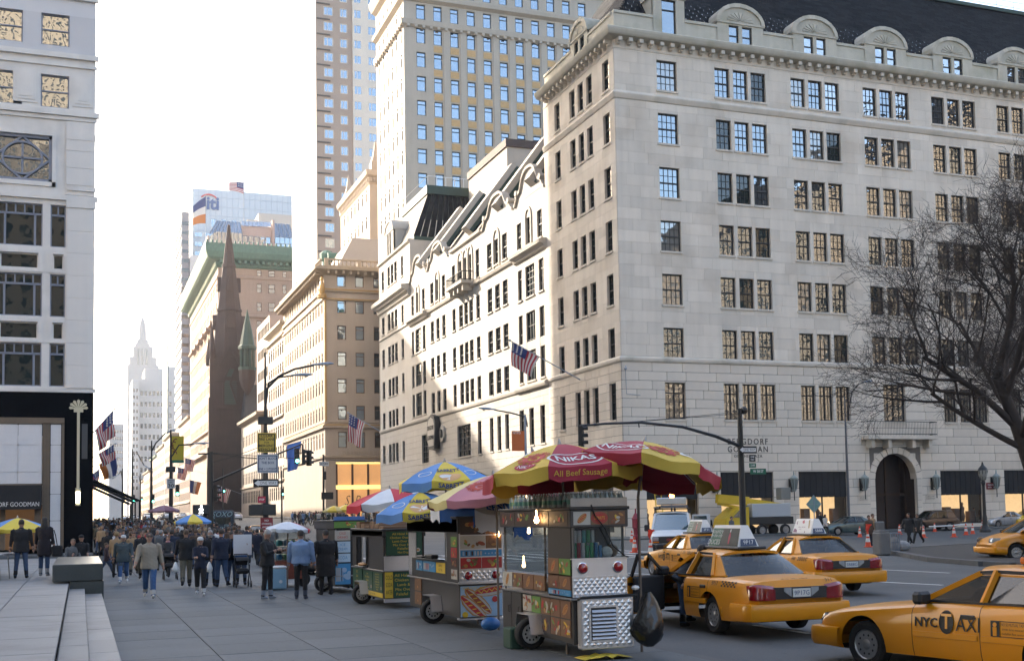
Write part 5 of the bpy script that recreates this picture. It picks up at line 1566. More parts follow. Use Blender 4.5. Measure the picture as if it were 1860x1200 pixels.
def wheel(parent, x, y, r, side, w_=.21, rim=RIM, cap='cover'):
 n = 20
 M_ = Matrix.Rotation(PI / 2 * (1 if side < 0 else -1), 4, 'X')     # local z -> outwards
 t = MB(); t.lathe([(r * .62, -.02), (r * .66, w_ * .5), (r * .88, w_ * .55), (r * .985, w_ * .4), (r, w_ * .2), (r, -w_ * .2), (r * .985, -w_ * .4), (r * .8, -w_ * .5), (r * .5, -w_ * .5)], n, M_)
 wo = put('wheel', t.mesh('wheel', [TYRE], 40), parent, (x, y, r))
 m = MB(); m.lathe([(r * .64, w_ * .42), (r * .62, w_ * .48), (r * .50, w_ * .30), (r * .28, w_ * .34), (r * .20, w_ * .46), (.03, w_ * .5)], 16, M_)
 if cap == 'spoke':
  for k in range(7):
   a = 2 * PI * k / 7
   m.beam(M_ @ Vector((.05 * math.cos(a), .05 * math.sin(a), w_ * .5)), M_ @ Vector((r * .6 * math.cos(a), r * .6 * math.sin(a), w_ * .46)), .06, .03, up=M_ @ Vector((0, 0, 1)))
 else:
  for k in range(10):
   a = 2 * PI * k / 10
   m.sphere(M_ @ Vector((r * .40 * math.cos(a), r * .40 * math.sin(a), w_ * .36)), .022, 6, 4, 1)
 put('rim', m.mesh('rim', [rim, RIMD], 40), wo)
 return wo

def plate_text(mb, lines, fn, m):
 for s, z, h in lines: text_on(mb, s, lambda x, y, zz, z=z: fn(x, z + y), h, m)

def make_car(P, name, label, cat, paint, loc, rz, group=None, adj=None):
 t = thing(name, label, cat, loc, rz, group)
 st = P['st']; x1, x0 = st[0][0], st[-1][0]
 edges = P['doors']                                     # list of (front x, rear x)
 xs = set(np.round(np.linspace(x0, x1, 46), 4))
 for a, b in edges:
  for e in (a, b):
   xs -= {q for q in xs if abs(q - e) < .03}
   xs |= {round(e - .006, 4), round(e + .006, 4)}
 xs = sorted(xs)
 rows = catmull(st, xs)
 P_ = []
 for r in rows:
  h = section(*r[1:])
  P_.append([Vector((r[0], y, z)) for y, z in h] + [Vector((r[0], -y, z)) for y, z in h[-2:0:-1]])
 mb = MB(); mb.grid(P_, 0, closed=True)
 n = len(P_[0]); tot = len(P_)
 mb.f.append(tuple(range(n))); mb.m.append(0); mb.f.append(tuple((tot - 1) * n + k for k in range(n - 1, -1, -1))); mb.m.append(0)
 o = bpy.data.objects.new('body', mb.mesh('body', [paint]))
 cut = MB(); ar = P['arch']
 for wx in P['axles']:
  cut.lathe([(ar, -1.3), (ar, 1.3)], 28, Matrix.Translation((wx, 0, P['wr'] + .01)) @ Matrix.Rotation(PI / 2, 4, 'X'))
 co = bpy.data.objects.new('cut', cut.mesh('cut', [paint])); WORK.collection.objects.link(co)
 # leave a bridge under the car so the arches stay shallow
 md = o.modifiers.new('b', 'BOOLEAN'); md.operation = 'DIFFERENCE'; md.object = co; md.solver = 'EXACT'
 v, f, mi = evaluated(o)
 bpy.data.objects.remove(co)
 groups = {'body': MB()}
 for k in range(len(edges)):
  for s in (1, -1): groups[(k, s)] = MB()
 cab = P['cabin']
 idx = {}
 for face in f:
  c = v[list(face)].mean(axis=0)
  xx = v[list(face), 0]
  key, m = 'body', 0
  r = catmull(st, [c[0]])[0]
  rr = [math.hypot(c[0] - wx, c[2] - P['wr'] - .01) for wx in P['axles']]
  on_arch = min(rr) < ar - .004
  side = abs(c[1]) > .88 * r[1] and r[4] + .03 < c[2] < r[3] + .02
  if on_arch or c[2] < r[4] + .02: m = 1
  elif cab[0] > c[0] > cab[1] and c[2] > r[3] - .02 and abs(c[1]) < .86 * r[1]: m = 1
  elif side:
   for k, (a, b) in enumerate(edges):
    if any(abs(c[0] - e) < .0061 for e in (a, b)): m = 1
    elif b < c[0] < a: key = (k, 1 if c[1] > 0 else -1)
  g = groups[key]
  g.add([v[i] for i in face], [tuple(range(len(face)))], m)
 def weld(g, nm, parent, **kw):
  vv = {}; vs = []; fs = []
  for fc in g.f:
   q = []
   for i in fc:
    p = g.v[i]; kx = (round(p[0], 4), round(p[1], 4), round(p[2], 4))
    if kx not in vv: vv[kx] = len(vs); vs.append(p)
    q.append(vv[kx])
   fs.append(tuple(q))
  w2 = MB(); w2.v = vs; w2.f = fs; w2.m = g.m
  return w2.build(nm, [paint, SEAM], parent, smooth=32, **kw)
 body = weld(groups['body'], 'body', t)
 sf = side_fn(P)
 doors = {}
 for k, (a, b) in enumerate(edges):
  for s in (1, -1):
   if not groups[(k, s)].f: continue
   d = weld(groups[(k, s)], 'door', t)
   doors[(k, s)] = d
   hx = b + .17; hz = P['belt'] - .16
   m = MB(); y = s * (sf(hx, hz) + .012)
   m.bbox(hx - .11, hx + .11, min(y, y - s * .02), max(y, y - s * .02) + .001, hz - .03, hz + .03, .012)
   put('door_handle', m.mesh('door_handle', [P.get('handle', BLKPL)]), d)
   if P.get('strip', True):
    m = MB(); zz = P['belt'] - .42
    for i in range(6):
     xa, xb = a - .03 - (a - b - .06) * i / 6, a - .03 - (a - b - .06) * (i + 1) / 6
     ya, yb = s * (sf(xa, zz) + .012), s * (sf(xb, zz) + .012)
     m.add([(xa, ya, zz - .035), (xb, yb, zz - .035), (xb, yb, zz + .035), (xa, ya, zz + .035), (xa, ya - s * .03, zz - .045), (xb, yb - s * .03, zz - .045), (xb, yb - s * .03, zz + .045), (xa, ya - s * .03, zz + .045)], [(0, 1, 2, 3), (4, 5, 1, 0), (3, 2, 6, 7)])
    put('rub_strip', m.mesh('rub_strip', [paint], 40), d)
 # greenhouse
 Lo, Hi = P['low'], P['high']                          # side points A..D at belt and at roof: (x,y,z)
 gm = P.get('glass', CARG)
 mbp, tm = MB(), MB()
 for s in (1, -1):
  S = lambda p: Vector((p[0], p[1] * s, p[2]))
  lo, hi = [S(p) for p in Lo], [S(p) for p in Hi]
  mbp.beam(lo[0], hi[0], .07, .07);
  for q in P['pillars']:
   a = lo[0].lerp(lo[-1], 0);
  for i in range(1, len(lo) - 1):
   mbp.beam(lo[i], hi[i], .05, P['pw'][i])
  # last pillar is a solid panel
  a, b, c, d = lo[-2], lo[-1], hi[-1], hi[-2]
  nn = Vector((0, s, .4)).normalized() * .03
  mbp.add([a, b, c, d, a - nn, b - nn, c - nn, d - nn], [(0, 1, 2, 3), (7, 6, 5, 4), (0, 4, 5, 1), (1, 5, 6, 2), (2, 6, 7, 3), (3, 7, 4, 0)])
  for p, q in list(zip(lo, lo[1:-1])) + list(zip(hi, hi[1:-1])): tm.beam(p + Vector((0, s * .032, .012)), q + Vector((0, s * .032, .012)), .014, .03)
  # belt rail
  for p, q in zip(lo, lo[1:]): mbp.beam(p + Vector((0, 0, -.01)), q + Vector((0, 0, -.01)), .06, .05)
 # roof
 nx, ny = 12, 13
 X0, X1 = Hi[0][0], Hi[-1][0]
 hx = [p[0] for p in Hi][::-1]; hy = [p[1] for p in Hi][::-1]; hz = [p[2] for p in Hi][::-1]
 top = [];
 for i in range(nx):
  x = X0 + (X1 - X0) * i / (nx - 1)
  yy = float(np.interp(x, hx, hy)); zz = float(np.interp(x, hx, hz))
  row = []
  for j in range(ny):
   u = -1 + 2 * j / (ny - 1)
   ex = P.get('bulge_f', .10) * (1 - u * u) * (1 if i == 0 else 0) - P.get('bulge_r', .10) * (1 - u * u) * (1 if i == nx - 1 else 0)
   row.append(Vector((x + ex, (yy + .03) * u, zz + .02 + P.get('crown', .055) * (1 - abs(u) ** 2.6) - (.05 * max(0, abs(u) - .8) / .2))))
  top.append(row)
 mbp.grid(top)
 mbp.grid([[p - Vector((0, 0, .045)) for p in r_] for r_ in top][::-1])
 for r_ in (top[0], top[-1]):
  mbp.grid([r_, [p - Vector((0, 0, .045)) for p in r_]])
 for j in (0, -1): mbp.grid([[r_[j] for r_ in top], [r_[j] - Vector((0, 0, .05)) for r_ in top]])
 mbp.build('roof', [paint], t, smooth=40)
 tm.build('window_trim', [BLKPL], t, kind='stuff')
 # panes
 def curved(p, q, r_, s_, bulge, name, nn=9, up=.0):
  rows_ = []
  for i in range(5):
   v_ = i / 4
   row = []
   for j in range(nn):
    u = j / (nn - 1)
    pt = p.lerp(q, u).lerp(s_.lerp(r_, u), v_)
    pt = pt + Vector((bulge * 4 * u * (1 - u), 0, 0))
    row.append(pt)
   rows_.append(row)
  m = MB(); m.grid(rows_); return m.build(name, [gm], t, smooth=True)
 V3 = lambda p, s: Vector((p[0], p[1] * s, p[2]))
 curved(V3(Lo[0], 1), V3(Lo[0], -1), V3(Hi[0], -1), V3(Hi[0], 1), P.get('bulge_f', .10), 'windscreen')
 curved(V3(Lo[-1], -1), V3(Lo[-1], 1), V3(Hi[-1], 1), V3(Hi[-1], -1), -P.get('bulge_r', .12), 'rear_window')
 for s in (1, -1):
  for i in range(len(Lo) - 2):
   if adj and (i, s) in adj.get('no_glass', ()): continue
   a, b, c, d = V3(Lo[i], s), V3(Lo[i + 1], s), V3(Hi[i + 1], s), V3(Hi[i], s)
   m = MB().add([a, b, c, d], [(0, 1, 2, 3)])
   par = doors.get((i, s), t)
   m.build('window', [P.get('sglass', CARGD)], par)
 # inside: seats, floor, dashboard
 m = MB(); bz = P['belt']
 fx = Lo[0][0]
 for sx in P['seats']:
  for y in (-.38, .38): m.bbox(sx - .12, sx + .1, y - .27, y + .27, bz - .35, bz + .22, .08); m.bbox(sx - .08, sx + .04, y - .13, y + .13, bz + .2, bz + .36, .05)
 m.bbox(fx - .45, fx - .1, -.7, .7, bz - .2, bz + .02, .06)
 m.lathe([(.19, 0), (.2, .02), (.19, .04), (.165, .03), (.17, .0)], 14, Matrix.Translation((fx - .62, .38, bz + .02)) @ Matrix.Rotation(rad(65), 4, 'Y'))
 m.build('interior', [DARKIN], t)
 for wx in P['axles']:
  for s in (1, -1): wheel(t, wx, s * P['track'], P['wr'], s, rim=P.get('rim', RIM), cap=P.get('cap', 'cover'))
 # mirrors
 for s in (1, -1):
  if adj and ('mirror', s) in adj.get('no_glass', ()): continue
  m = MB(); mx = Lo[0][0] - .12; m.bbox(mx - .09, mx + .07, -.13, .13, -.085, .085, .04)
  q = MB(); q.add([Vector(p) + Vector((0, s * (Lo[0][1] + .2), bz + .06)) for p in m.v], m.f)
  q.beam((mx, s * Lo[0][1], bz - .01), (mx, s * (Lo[0][1] + .12), bz + .03), .06, .05)
  q.build('mirror', [P.get('mirror', BLKPL)], t, smooth=30)
 return t, doors, sf

CROWN = dict(
 st=[(2.62, .66, .60, .55, .36), (2.58, .80, .68, .63, .30), (2.45, .90, .76, .71, .24), (2.1, .955, .845, .79, .22), (1.6, .975, .90, .85, .22), (1.0, .985, .955, .91, .22), (.6, .99, .985, .945, .22), (0, .995, 1.0, .965, .22),
  (-.8, .995, 1.01, .975, .22), (-1.45, .99, 1.03, .985, .22), (-1.9, .98, 1.035, .985, .23), (-2.4, .955, 1.01, .965, .26), (-2.62, .92, .985, .93, .30), (-2.71, .87, .93, .86, .34), (-2.74, .80, .80, .75, .40)],
 doors=[(.78, -.28), (-.29, -1.22)], axles=(1.66, -1.27), wr=.335, arch=.40, track=.80, cabin=(.72, -1.62), belt=.985,
 low=[(.72, .80, .985), (-.29, .865, .99), (-1.20, .86, 1.0), (-1.62, .80, 1.02)], high=[(-.08, .60, 1.375), (-.36, .635, 1.395), (-.86, .62, 1.385), (-1.04, .60, 1.37)], pillars=(), pw=[.06, .13, .08, .1], seats=(-.25, -1.15),
 bulge_f=.16, bulge_r=.20)

def band_loop(P, z0, z1, x_at, out, rear, wrap=.45, mat=0):
 "bumper: follows the body outline round the end of the car"
 prof = [(0, z0), (.6, z0 + .01), (1, z0 + (z1 - z0) * .25), (1.0, z1 - .06), (.75, z1 - .01), (0, z1)]
 path = []
 st = P['st']
 xe = st[-1][0] if rear else st[0][0]
 sgn = -1 if rear else 1
 hw = catmull(st, [xe - sgn * .5])[0][1]
 n = 22
 for i in range(n + 1):
  a = -1 + 2 * i / n
  # superellipse corner
  y = hw * math.copysign(1 - (1 - min(1, abs(a) * 1.35)) ** 1.6 if abs(a) < .741 else 1, a)
  d = 0 if abs(a) <= .55 else ((abs(a) - .55) / .45) ** 2.2 * (wrap + .12)
  path.append(Vector((xe + sgn * (.0) - sgn * d - sgn * .03 * (y / hw) ** 2, y, 0)))
 rows_ = []
 for i, p in enumerate(path):
  tq = path[min(i + 1, n)] - path[max(i - 1, 0)]; nv = Vector((tq.y, -tq.x, 0)).normalized() * (1 if sgn > 0 else -1)
  if nv.x * sgn < 0 and abs(p.y) < hw * .9: nv = -nv
  rows_.append([p + nv * (out * q - .06 * (1 - min(1, q * 2))) + Vector((0, 0, z)) for q, z in prof])
 m = MB(); m.grid(rows_)
 return m

def taxi_extras(t, doors, sf, P, code='9P17', adv=0, paint=None, rear_text=True):
 paint = paint or TAXI
 band_loop(P, .30, .60, 0, .075, True).build('rear_bumper', [paint], t, smooth=35)
 band_loop(P, .28, .56, 0, .075, False, .4).build('front_bumper', [paint], t, smooth=35)
 xe = P['st'][-1][0]
 for s in (1, -1):       # tail lamps wrap round the corner
  m = MB(); rows_ = []
  for i in range(7):
   q = i / 6
   y = .50 + .40 * min(1, q * 1.7); x = xe + .0 + (0 if q < .45 else (q - .45) * .62)
   wy = min(y, .50 + .40) ; yb = s * (wy + (.02 if q > .5 else 0))
   zt = .93 - .10 * abs(q - .45) ; zb = .655 + .06 * max(0, q - .5)
   rows_.append([Vector((x - .035, yb, zb)), Vector((x - .035, yb, zt - .05)), Vector((x + .035, yb * .985, zt))])
  m.grid(rows_); m.build('tail_lamp', [TAIL], t, smooth=50)
  m = MB(); rows_ = []
  xf = P['st'][0][0]
  for i in range(6):
   q = i / 5
   y = s * (.50 + .37 * min(1, q * 1.5)); x = xf + .01 - (0 if q < .5 else (q - .5) * .62) - .10 * q * q
   rows_.append([Vector((x, y, .565)), Vector((x + .01, y, .64)), Vector((x - .05, y * .985, .725))])
  m.grid(rows_); m.build('head_lamp', [HEADL], t, smooth=50)
  for wx, z in ((1.45, .72),): pass
 m = MB(); m.box(xe - .035, xe + .02, -.52, .52, .67, .865, 0); m.box(xe - .06, xe - .02, -.17, .17, .70, .84, 1)
 for s in (1, -1): m.add([(xe - .045, s * .19, .70), (xe - .045, s * .34, .80), (xe - .045, s * .34, .86), (xe - .045, s * .19, .86)], [(0, 1, 2, 3)], 2)
 rf = lambda x, z: Vector((xe - .064, -x, z))
 text_on(m, code + 'G', lambda x, y, z: rf(x, .765 + y), .11, 3)
 m.build('rear_panel', [BLKPL, PLATE, HEADL, M('plate_blue', (.03, .08, .2), .5)], t)
 m = MB(); m.bbox(P['st'][0][0] - .06, P['st'][0][0] + .02, -.45, .45, .56, .72, .02)
 for i in range(9): m.box(P['st'][0][0] - .02, P['st'][0][0] + .035, -.42 + i * .1, -.40 + i * .1, .58, .70, 1)
 m.build('grille', [BLKPL, CHROME], t)
 # lettering on the boot lid and sides
 m = MB()
 dk = lambda x, y: Vector((-2.38 - .30 * (-y), -x, 1.022 + .14 * y))
 if rear_text:
  text_on(m, '(212) 774-8787', lambda x, y, z: Vector((-2.60 + y * .6, -x + .02, .975 + y * .75)), .085)
  text_on(m, '311', lambda x, y, z: Vector((-2.66 + y * .5, -x - .62, .955 + y * .75)), .10)
 text_on(m, code, lambda x, y, z: Vector((-1.50 - x, sf(-1.5 - x, .90 + y) + .014, .90 + y)), .11)
 for s in (1, -1):
  for i in range(9):
   for r_ in range(3):
    if (i + r_) % 2 == 0:
     xa = -1.74 - i * .055; za = .855 + r_ * .034
     m.quad((xa, s * (sf(xa, za) + .013), za), (xa - .05, s * (sf(xa - .05, za) + .013), za), (xa - .05, s * (sf(xa - .05, za + .03) + .013), za + .03), (xa, s * (sf(xa, za + .03) + .013), za + .03))
 m.build('rear_lettering', [BLACKP], t)
 for s in (1, -1):
  if (0, s) in doors:
   m = MB(); f = lambda x, y, z, s=s: Vector((.20 - x * s, s * (sf(.2 - x * s, .73 + y) + .014), .73 + y))
   text_on(m, 'NYC', lambda x, y, z: f(x - .335, y - .01, z), .17, bold=.025, width=.37)
   text_on(m, 'AXI', lambda x, y, z: f(x + .325, y - .005, z), .27, bold=.0, width=.36)
   m.add([f(-.01 + .115 * math.cos(a), .015 + .155 * math.sin(a), 0) for a in np.linspace(0, 2 * PI, 24, endpoint=False)], [tuple(range(24))])
   text_on(m, 'T', lambda x, y, z: f(x - .01, y + .015, z) + Vector((0, s * .003, 0)), .27, 1, bold=.02)
   m.build('door_lettering', [BLACKP, paint], doors[(0, s)])
  if (1, s) in doors:
   m = MB(); f = lambda x, y, s=s: Vector((-.72 - x * s, s * (sf(-.72 - x * s, .70 + y) + .014), .70 + y))
   def rc(a, b, c, d, mm=0): m.quad(f(a, c), f(b, c), f(b, d), f(a, d), mm)
   rc(-.26, -.13, -.09, .11)
   for a, b, c, d in ((-.13, .26, .10, .11), (-.13, .26, -.09, -.08), (.25, .26, -.08, .10)): rc(a, b, c, d)
   text_on(m, 'NO SE MUTUAL TAXI', lambda x, y, z: f(x + .06, y + .065), .05, width=.33)
   text_on(m, 'driver fares metered', lambda x, y, z: f(x + .06, y + .01), .04, width=.30)
   text_on(m, 'medallion fleet service', lambda x, y, z: f(x + .06, y - .045), .04, width=.31)
   m.add([f(-.195 + .03 * math.cos(a), .06 + .03 * math.sin(a)) + Vector((0, s * .003, 0)) for a in np.linspace(0, 2 * PI, 10, endpoint=False)], [tuple(range(10))], 1)
   m.add([f(p, q) + Vector((0, s * .003, 0)) for p, q in ((-.225, -.08), (-.17, -.08), (-.165, .03), (-.225, .03))], [(0, 1, 2, 3)], 1)
   m.build('door_notice', [BLACKP, paint], doors[(1, s)])
 # roof advert: wedge-shaped box on a dark tray
 if adv is None: return
 x0, x1, z0, z1 = -1.02, .16, 1.50, 1.90
 m = MB(); m.bbox(x0 - .14, x1 + .14, -.30, .30, 1.455, 1.51, .02); sign = m.build('roof_sign', [BLKPL], t)
 m = MB()
 hx0, hx1 = x0 + .12, x1 - .02
 A = [(x0, -.22, z0), (x1, -.22, z0), (x1, .22, z0), (x0, .22, z0), (hx0, -.07, z1), (hx1, -.07, z1), (hx1, .07, z1), (hx0, .07, z1)]
 m.add(A, [(0, 1, 5, 4), (1, 2, 6, 5), (2, 3, 7, 6), (3, 0, 4, 7), (4, 5, 6, 7)], 0)
 cols = ADVERTS[adv]
 for s in (1, -1):
  def f(u, v_):  # u 0..1 rear->front, v up
   xa = x0 + .03 + (x1 - x0 - .06) * u; xb = hx0 + .02 + (hx1 - hx0 - .04) * u
   x = xa + (xb - xa) * v_
   y = .22 - .15 * v_ + .006
   return Vector((x, s * y, z0 + .02 + (z1 - z0 - .04) * v_))
  def uu(u): return u if s < 0 else u
  for (a, b, c, d, k) in cols['rects']:
   m.quad(f(uu(a), c), f(uu(b), c), f(uu(b), d), f(uu(a), d), k)
  for (poly, k) in cols.get('polys', ()):
   m.add([f(uu(p), q) + Vector((0, s * .002, 0)) for p, q in poly], [tuple(range(len(poly)))], k)
  for (txt, uc, vc, sz, k) in cols.get('text', ()):
   sgn = -1 if s > 0 else 1
   text_on(m, txt, lambda x, y, z: f(uc + sgn * x, vc + y * 2.6) + Vector((0, s * .003, 0)), sz, k)
 m.add([(x0 - .012, -.17, z0 + .02), (x0 - .012, .17, z0 + .02), (x0 + .028, .15, z0 + .15), (x0 + .028, -.15, z0 + .15)], [(0, 1, 2, 3)], 4)
 text_on(m, code, lambda x, y, z: Vector((x0 - .016 + .30 * (y + .065), -x, z0 + .085 + y)), .105, 0)
 m.build('advert_panel', [WHITEP] + cols['mats'], sign)

AG, AD, AWH, ANV = M('advert_green', (.015, .10, .06), .4), M('advert_dark_scene', (.03, .035, .028), .4, noise=.7, nscale=9), M('advert_white', (.6, .6, .6), .4), M('sign_navy', (.03, .045, .10), .4)
ARED, AVIO = M('advert_rose', (.42, .05, .09), .4), M('advert_violet', (.14, .03, .12), .4)
ADVERTS = [
 dict(mats=[AG, AD, AWH, ANV, ARED], rects=[(.62, 1, 0, 1, 1), (0, .62, 0, 1, 2)], polys=[([(.30, .1), (.34, .1), (.36, .5), (.33, .75), (.29, .5)], 5), ([(.31, .7), (.345, .7), (.345, .85), (.31, .85)], 3)], text=[('country', .80, .74, .13, 3), ('in the city', .80, .52, .10, 3), ('DUCES', .84, .18, .14, 3)]),
 dict(mats=[AWH, AVIO, ARED, ANV, M('advert_tan', (.35, .25, .10), .5)], rects=[(0, 1, 0, 1, 1)], polys=[([(.45, .75), (.55, .7), (.62, .85), (.52, .98)], 3), ([(.75, .05), (.98, .05), (.95, .35), (.8, .25)], 2), ([(.3, .05), (.36, .05), (.34, .2)], 2), ([(.12, .4), (.18, .35), (.24, .95), (.17, .98)], 5), ([(.86, .6), (.93, .7), (.9, .95)], 2)], text=[('bloom collection', .55, .45, .06, 2), ('spring', .62, .3, .05, 2)]),
]
RZC = -.13
tx, doors, sf = make_car(CROWN, 'taxi', 'yellow taxi with its driver door open and a green and dark roof advert', 'taxi', TAXI, (11.48, 20.25, RZC + .02), rad(88.5), 'yellow taxis on the avenue', adj={'no_glass': {(0, 1)}})
taxi_extras(tx, doors, sf, CROWN, '9P17', 0)
# swing the driver door open on its front edge
d = doors[(0, 1)]
hx, hy = .78, .97
d.matrix_basis = Matrix.Translation((hx, hy, 0)) @ Matrix.Rotation(rad(-62), 4, 'Z') @ Matrix.Translation((-hx, -hy, 0))
m = MB()
m.beam((.70, .80, .99), (-.04, .62, 1.385), .04, .05); m.beam((-.25, .86, .98), (-.32, .64, 1.39), .04, .06); m.beam((-.04, .62, 1.385), (-.32, .64, 1.39), .04, .04)
m.build('window_frame', [BLKPL], d)
MB().bbox(-.2, .72, .80, .90, .30, .97, .03).build('door_lining', [DARKIN], d)
tx, doors, sf = make_car(CROWN, 'taxi', 'yellow taxi cut by the right edge with NYC TAXI lettering on its door', 'taxi', TAXI, (11.58, 12.82, RZC - .05), rad(103), 'yellow taxis on the avenue')
taxi_extras(tx, doors, sf, CROWN, '7K42', None)
m = MB(); m.bbox(-.75, -.45, -.28, .28, 1.45, 1.62, .03, 0); m.bbox(-.60, -.46, -.34, -.28, 1.49, 1.58, .02, 1); m.bbox(-.60, -.46, .28, .34, 1.49, 1.58, .02, 1); m.build('roof_lamp', [BLKPL, ORNG], tx)
tx, doors, sf = make_car(CROWN, 'taxi', 'yellow taxi with a white flowered roof advert on the far lane', 'taxi', TAXI, (18.3, 27.9, RZC + .02), rad(82), 'yellow taxis on the avenue')
taxi_extras(tx, doors, sf, CROWN, '5B88', 1, rear_text=False)
p = G(1385, 1006, RZC)
tx, doors, sf = make_car(CROWN, 'taxi', 'yellow taxi mostly hidden behind the two others with a green roof advert', 'taxi', TAXI, (18.6, 34.6, RZC), rad(84), 'yellow taxis on the avenue')
taxi_extras(tx, doors, sf, CROWN, '2F31', 0, rear_text=False)

# other shapes of car
SEDAN = dict(st=[(2.38, .62, .62, .58, .32), (2.33, .76, .70, .66, .26), (2.1, .86, .80, .74, .22), (1.6, .90, .90, .83, .2), (1.0, .915, .98, .90, .2), (.5, .92, 1.0, .93, .2), (-.5, .92, 1.0, .95, .2), (-1.2, .91, 1.03, .98, .2), (-1.7, .90, 1.06, 1.0, .22), (-2.15, .86, 1.03, .96, .28), (-2.32, .78, .92, .86, .34), (-2.36, .68, .75, .7, .4)],
 doors=[(.72, -.25), (-.26, -1.12)], axles=(1.42, -1.35), wr=.325, arch=.385, track=.76, cabin=(.8, -1.7), belt=.96,
 low=[(.85, .74, .965), (-.25, .82, .97), (-1.12, .81, .99), (-1.72, .72, 1.04)], high=[(-.02, .56, 1.38), (-.32, .585, 1.41), (-.84, .57, 1.395), (-1.08, .54, 1.37)], pillars=(), pw=[.05, .09, .06, .1], seats=(-.2, -1.05), bulge_f=.18, bulge_r=.16, cap='spoke', strip=False, mirror=None)
SUV = dict(st=[(2.32, .68, .78, .72, .42), (2.27, .80, .92, .86, .36), (2.05, .90, 1.02, .94, .32), (1.5, .935, 1.08, .99, .3), (.9, .945, 1.11, 1.02, .3), (-.5, .945, 1.11, 1.05, .3), (-1.6, .93, 1.12, 1.07, .3), (-2.15, .90, 1.10, 1.05, .36), (-2.3, .83, 1.02, .97, .42), (-2.34, .75, .85, .8, .5)],
 doors=[(.78, -.22), (-.23, -1.15)], axles=(1.42, -1.30), wr=.375, arch=.445, track=.79, cabin=(.85, -2.1), belt=1.06,
 low=[(.95, .80, 1.07), (-.22, .86, 1.08), (-1.18, .86, 1.09), (-2.12, .80, 1.1)], high=[(.12, .64, 1.66), (-.3, .665, 1.70), (-1.2, .655, 1.70), (-1.85, .60, 1.64)], pillars=(), pw=[.05, .09, .1, .1], seats=(-.15, -1.05), bulge_f=.16, bulge_r=.10, cap='spoke', strip=False)
MINIV = dict(st=[(2.5, .66, .66, .6, .34), (2.44, .82, .76, .7, .28), (2.2, .92, .88, .82, .24), (1.75, .965, 1.02, .93, .22), (1.3, .98, 1.10, 1.0, .22), (.5, .985, 1.12, 1.04, .22), (-1.0, .985, 1.13, 1.06, .22), (-2.2, .96, 1.12, 1.06, .26), (-2.45, .90, 1.05, 1.0, .32), (-2.5, .8, .9, .85, .4)],
 doors=[(.95, -.15), (-.16, -1.25)], axles=(1.60, -1.45), wr=.34, arch=.40, track=.81, cabin=(1.2, -2.3), belt=1.08,
 low=[(1.35, .80, 1.09), (-.15, .88, 1.10), (-1.28, .88, 1.11), (-2.3, .82, 1.12)], high=[(.25, .66, 1.68), (-.2, .68, 1.72), (-1.25, .67, 1.72), (-2.1, .62, 1.66)], pillars=(), pw=[.06, .09, .09, .1], seats=(-.05, -1.05), bulge_f=.22, bulge_r=.10, strip=False)
for P in (SEDAN,): P['mirror'] = BLKPL

def lamps(t, P, zf=(.62, .74), zr=(.75, .95), yo=.62):
 for s in (1, -1):
  for (x, (a, b), mt, nm) in ((P['st'][0][0], zf, HEADL, 'head_lamp'), (P['st'][-1][0], zr, TAIL, 'tail_lamp')):
   sg = 1 if x > 0 else -1
   m = MB(); rows_ = []
   for i in range(5):
    q = i / 4; y = s * (yo - .16 + .30 * q); xx = x + sg * .012 - sg * .30 * q * q
    rows_.append([Vector((xx, y, a)), Vector((xx + sg * .01, y, (a + b) / 2)), Vector((xx - sg * .05, y, b))])
   m.grid(rows_); m.build(nm, [mt], t, smooth=50)
 band_loop(P, P['st'][0][4] - .02, P['st'][0][4] + .22, 0, .05, False, .35).build('front_bumper', [P['paint']], t, smooth=35)
 band_loop(P, P['st'][-1][4] - .05, P['st'][-1][4] + .2, 0, .05, True, .35).build('rear_bumper', [P['paint']], t, smooth=35)

TEAL = M('grey_teal_paint', (.075, .115, .12), .3, metal=.4, coat=.6)
BRNP = M('bronze_car_paint', (.085, .055, .042), .3, metal=.4, coat=.6)
SILV = M('silver_car_paint', (.42, .44, .48), .3, metal=.6, coat=.5)
def yaw_to(pa, pb): return math.atan2(pb.y - pa.y, pb.x - pa.x)
SEDAN['paint'] = TEAL
t, dd, ss = make_car(SEDAN, 'sedan', 'grey teal sedan on the side street by the lit shop window', 'car', TEAL, tuple(G(1540, 971, RZC)), rad(178)); lamps(t, SEDAN)
SUV['paint'] = BRNP
t, dd, ss = make_car(SUV, 'suv', 'dark bronze suv in front of the arched entrance with one headlight lit', 'car', BRNP, tuple(G(1690, 964, RZC)), rad(176)); lamps(t, SUV, (.74, .88), (.9, 1.1), .66)
MB().sphere((2.36, .6, .8), .07).build('lit_headlight', [M('lit_headlamp', (1, 1, .95), .3, emit=(1, .95, .85), estr=12)], t)
SEDAN['paint'] = SILV
t, dd, ss = make_car(SEDAN, 'sedan', 'silver sedan beside the lantern post at the right', 'car', SILV, tuple(G(1822, 957, RZC)), rad(183)); lamps(t, SEDAN)
MINIV['paint'] = TAXI
t, dd, ss = make_car(MINIV, 'minivan_taxi', 'yellow minivan taxi nosing in from the right edge behind the near taxi', 'taxi', TAXI, tuple(G(1768, 1019, RZC) + Vector((2.9, -.75, 0))), rad(163), 'yellow taxis on the avenue'); lamps(t, MINIV, (.72, .90), (.9, 1.2), .68)
t, dd, ss = make_car(MINIV, 'minivan_taxi', 'yellow taxi van beyond the silver sedan at the far right', 'taxi', M('bright_taxi_yellow', (.62, .42, .01), .35, coat=.5), tuple(G(1862, 956, RZC) + Vector((1.0, 0, 0))), rad(180)); MINIV['paint'] = MATS['bright_taxi_yellow']; lamps(t, MINIV, (.72, .90), (.9, 1.2), .68)

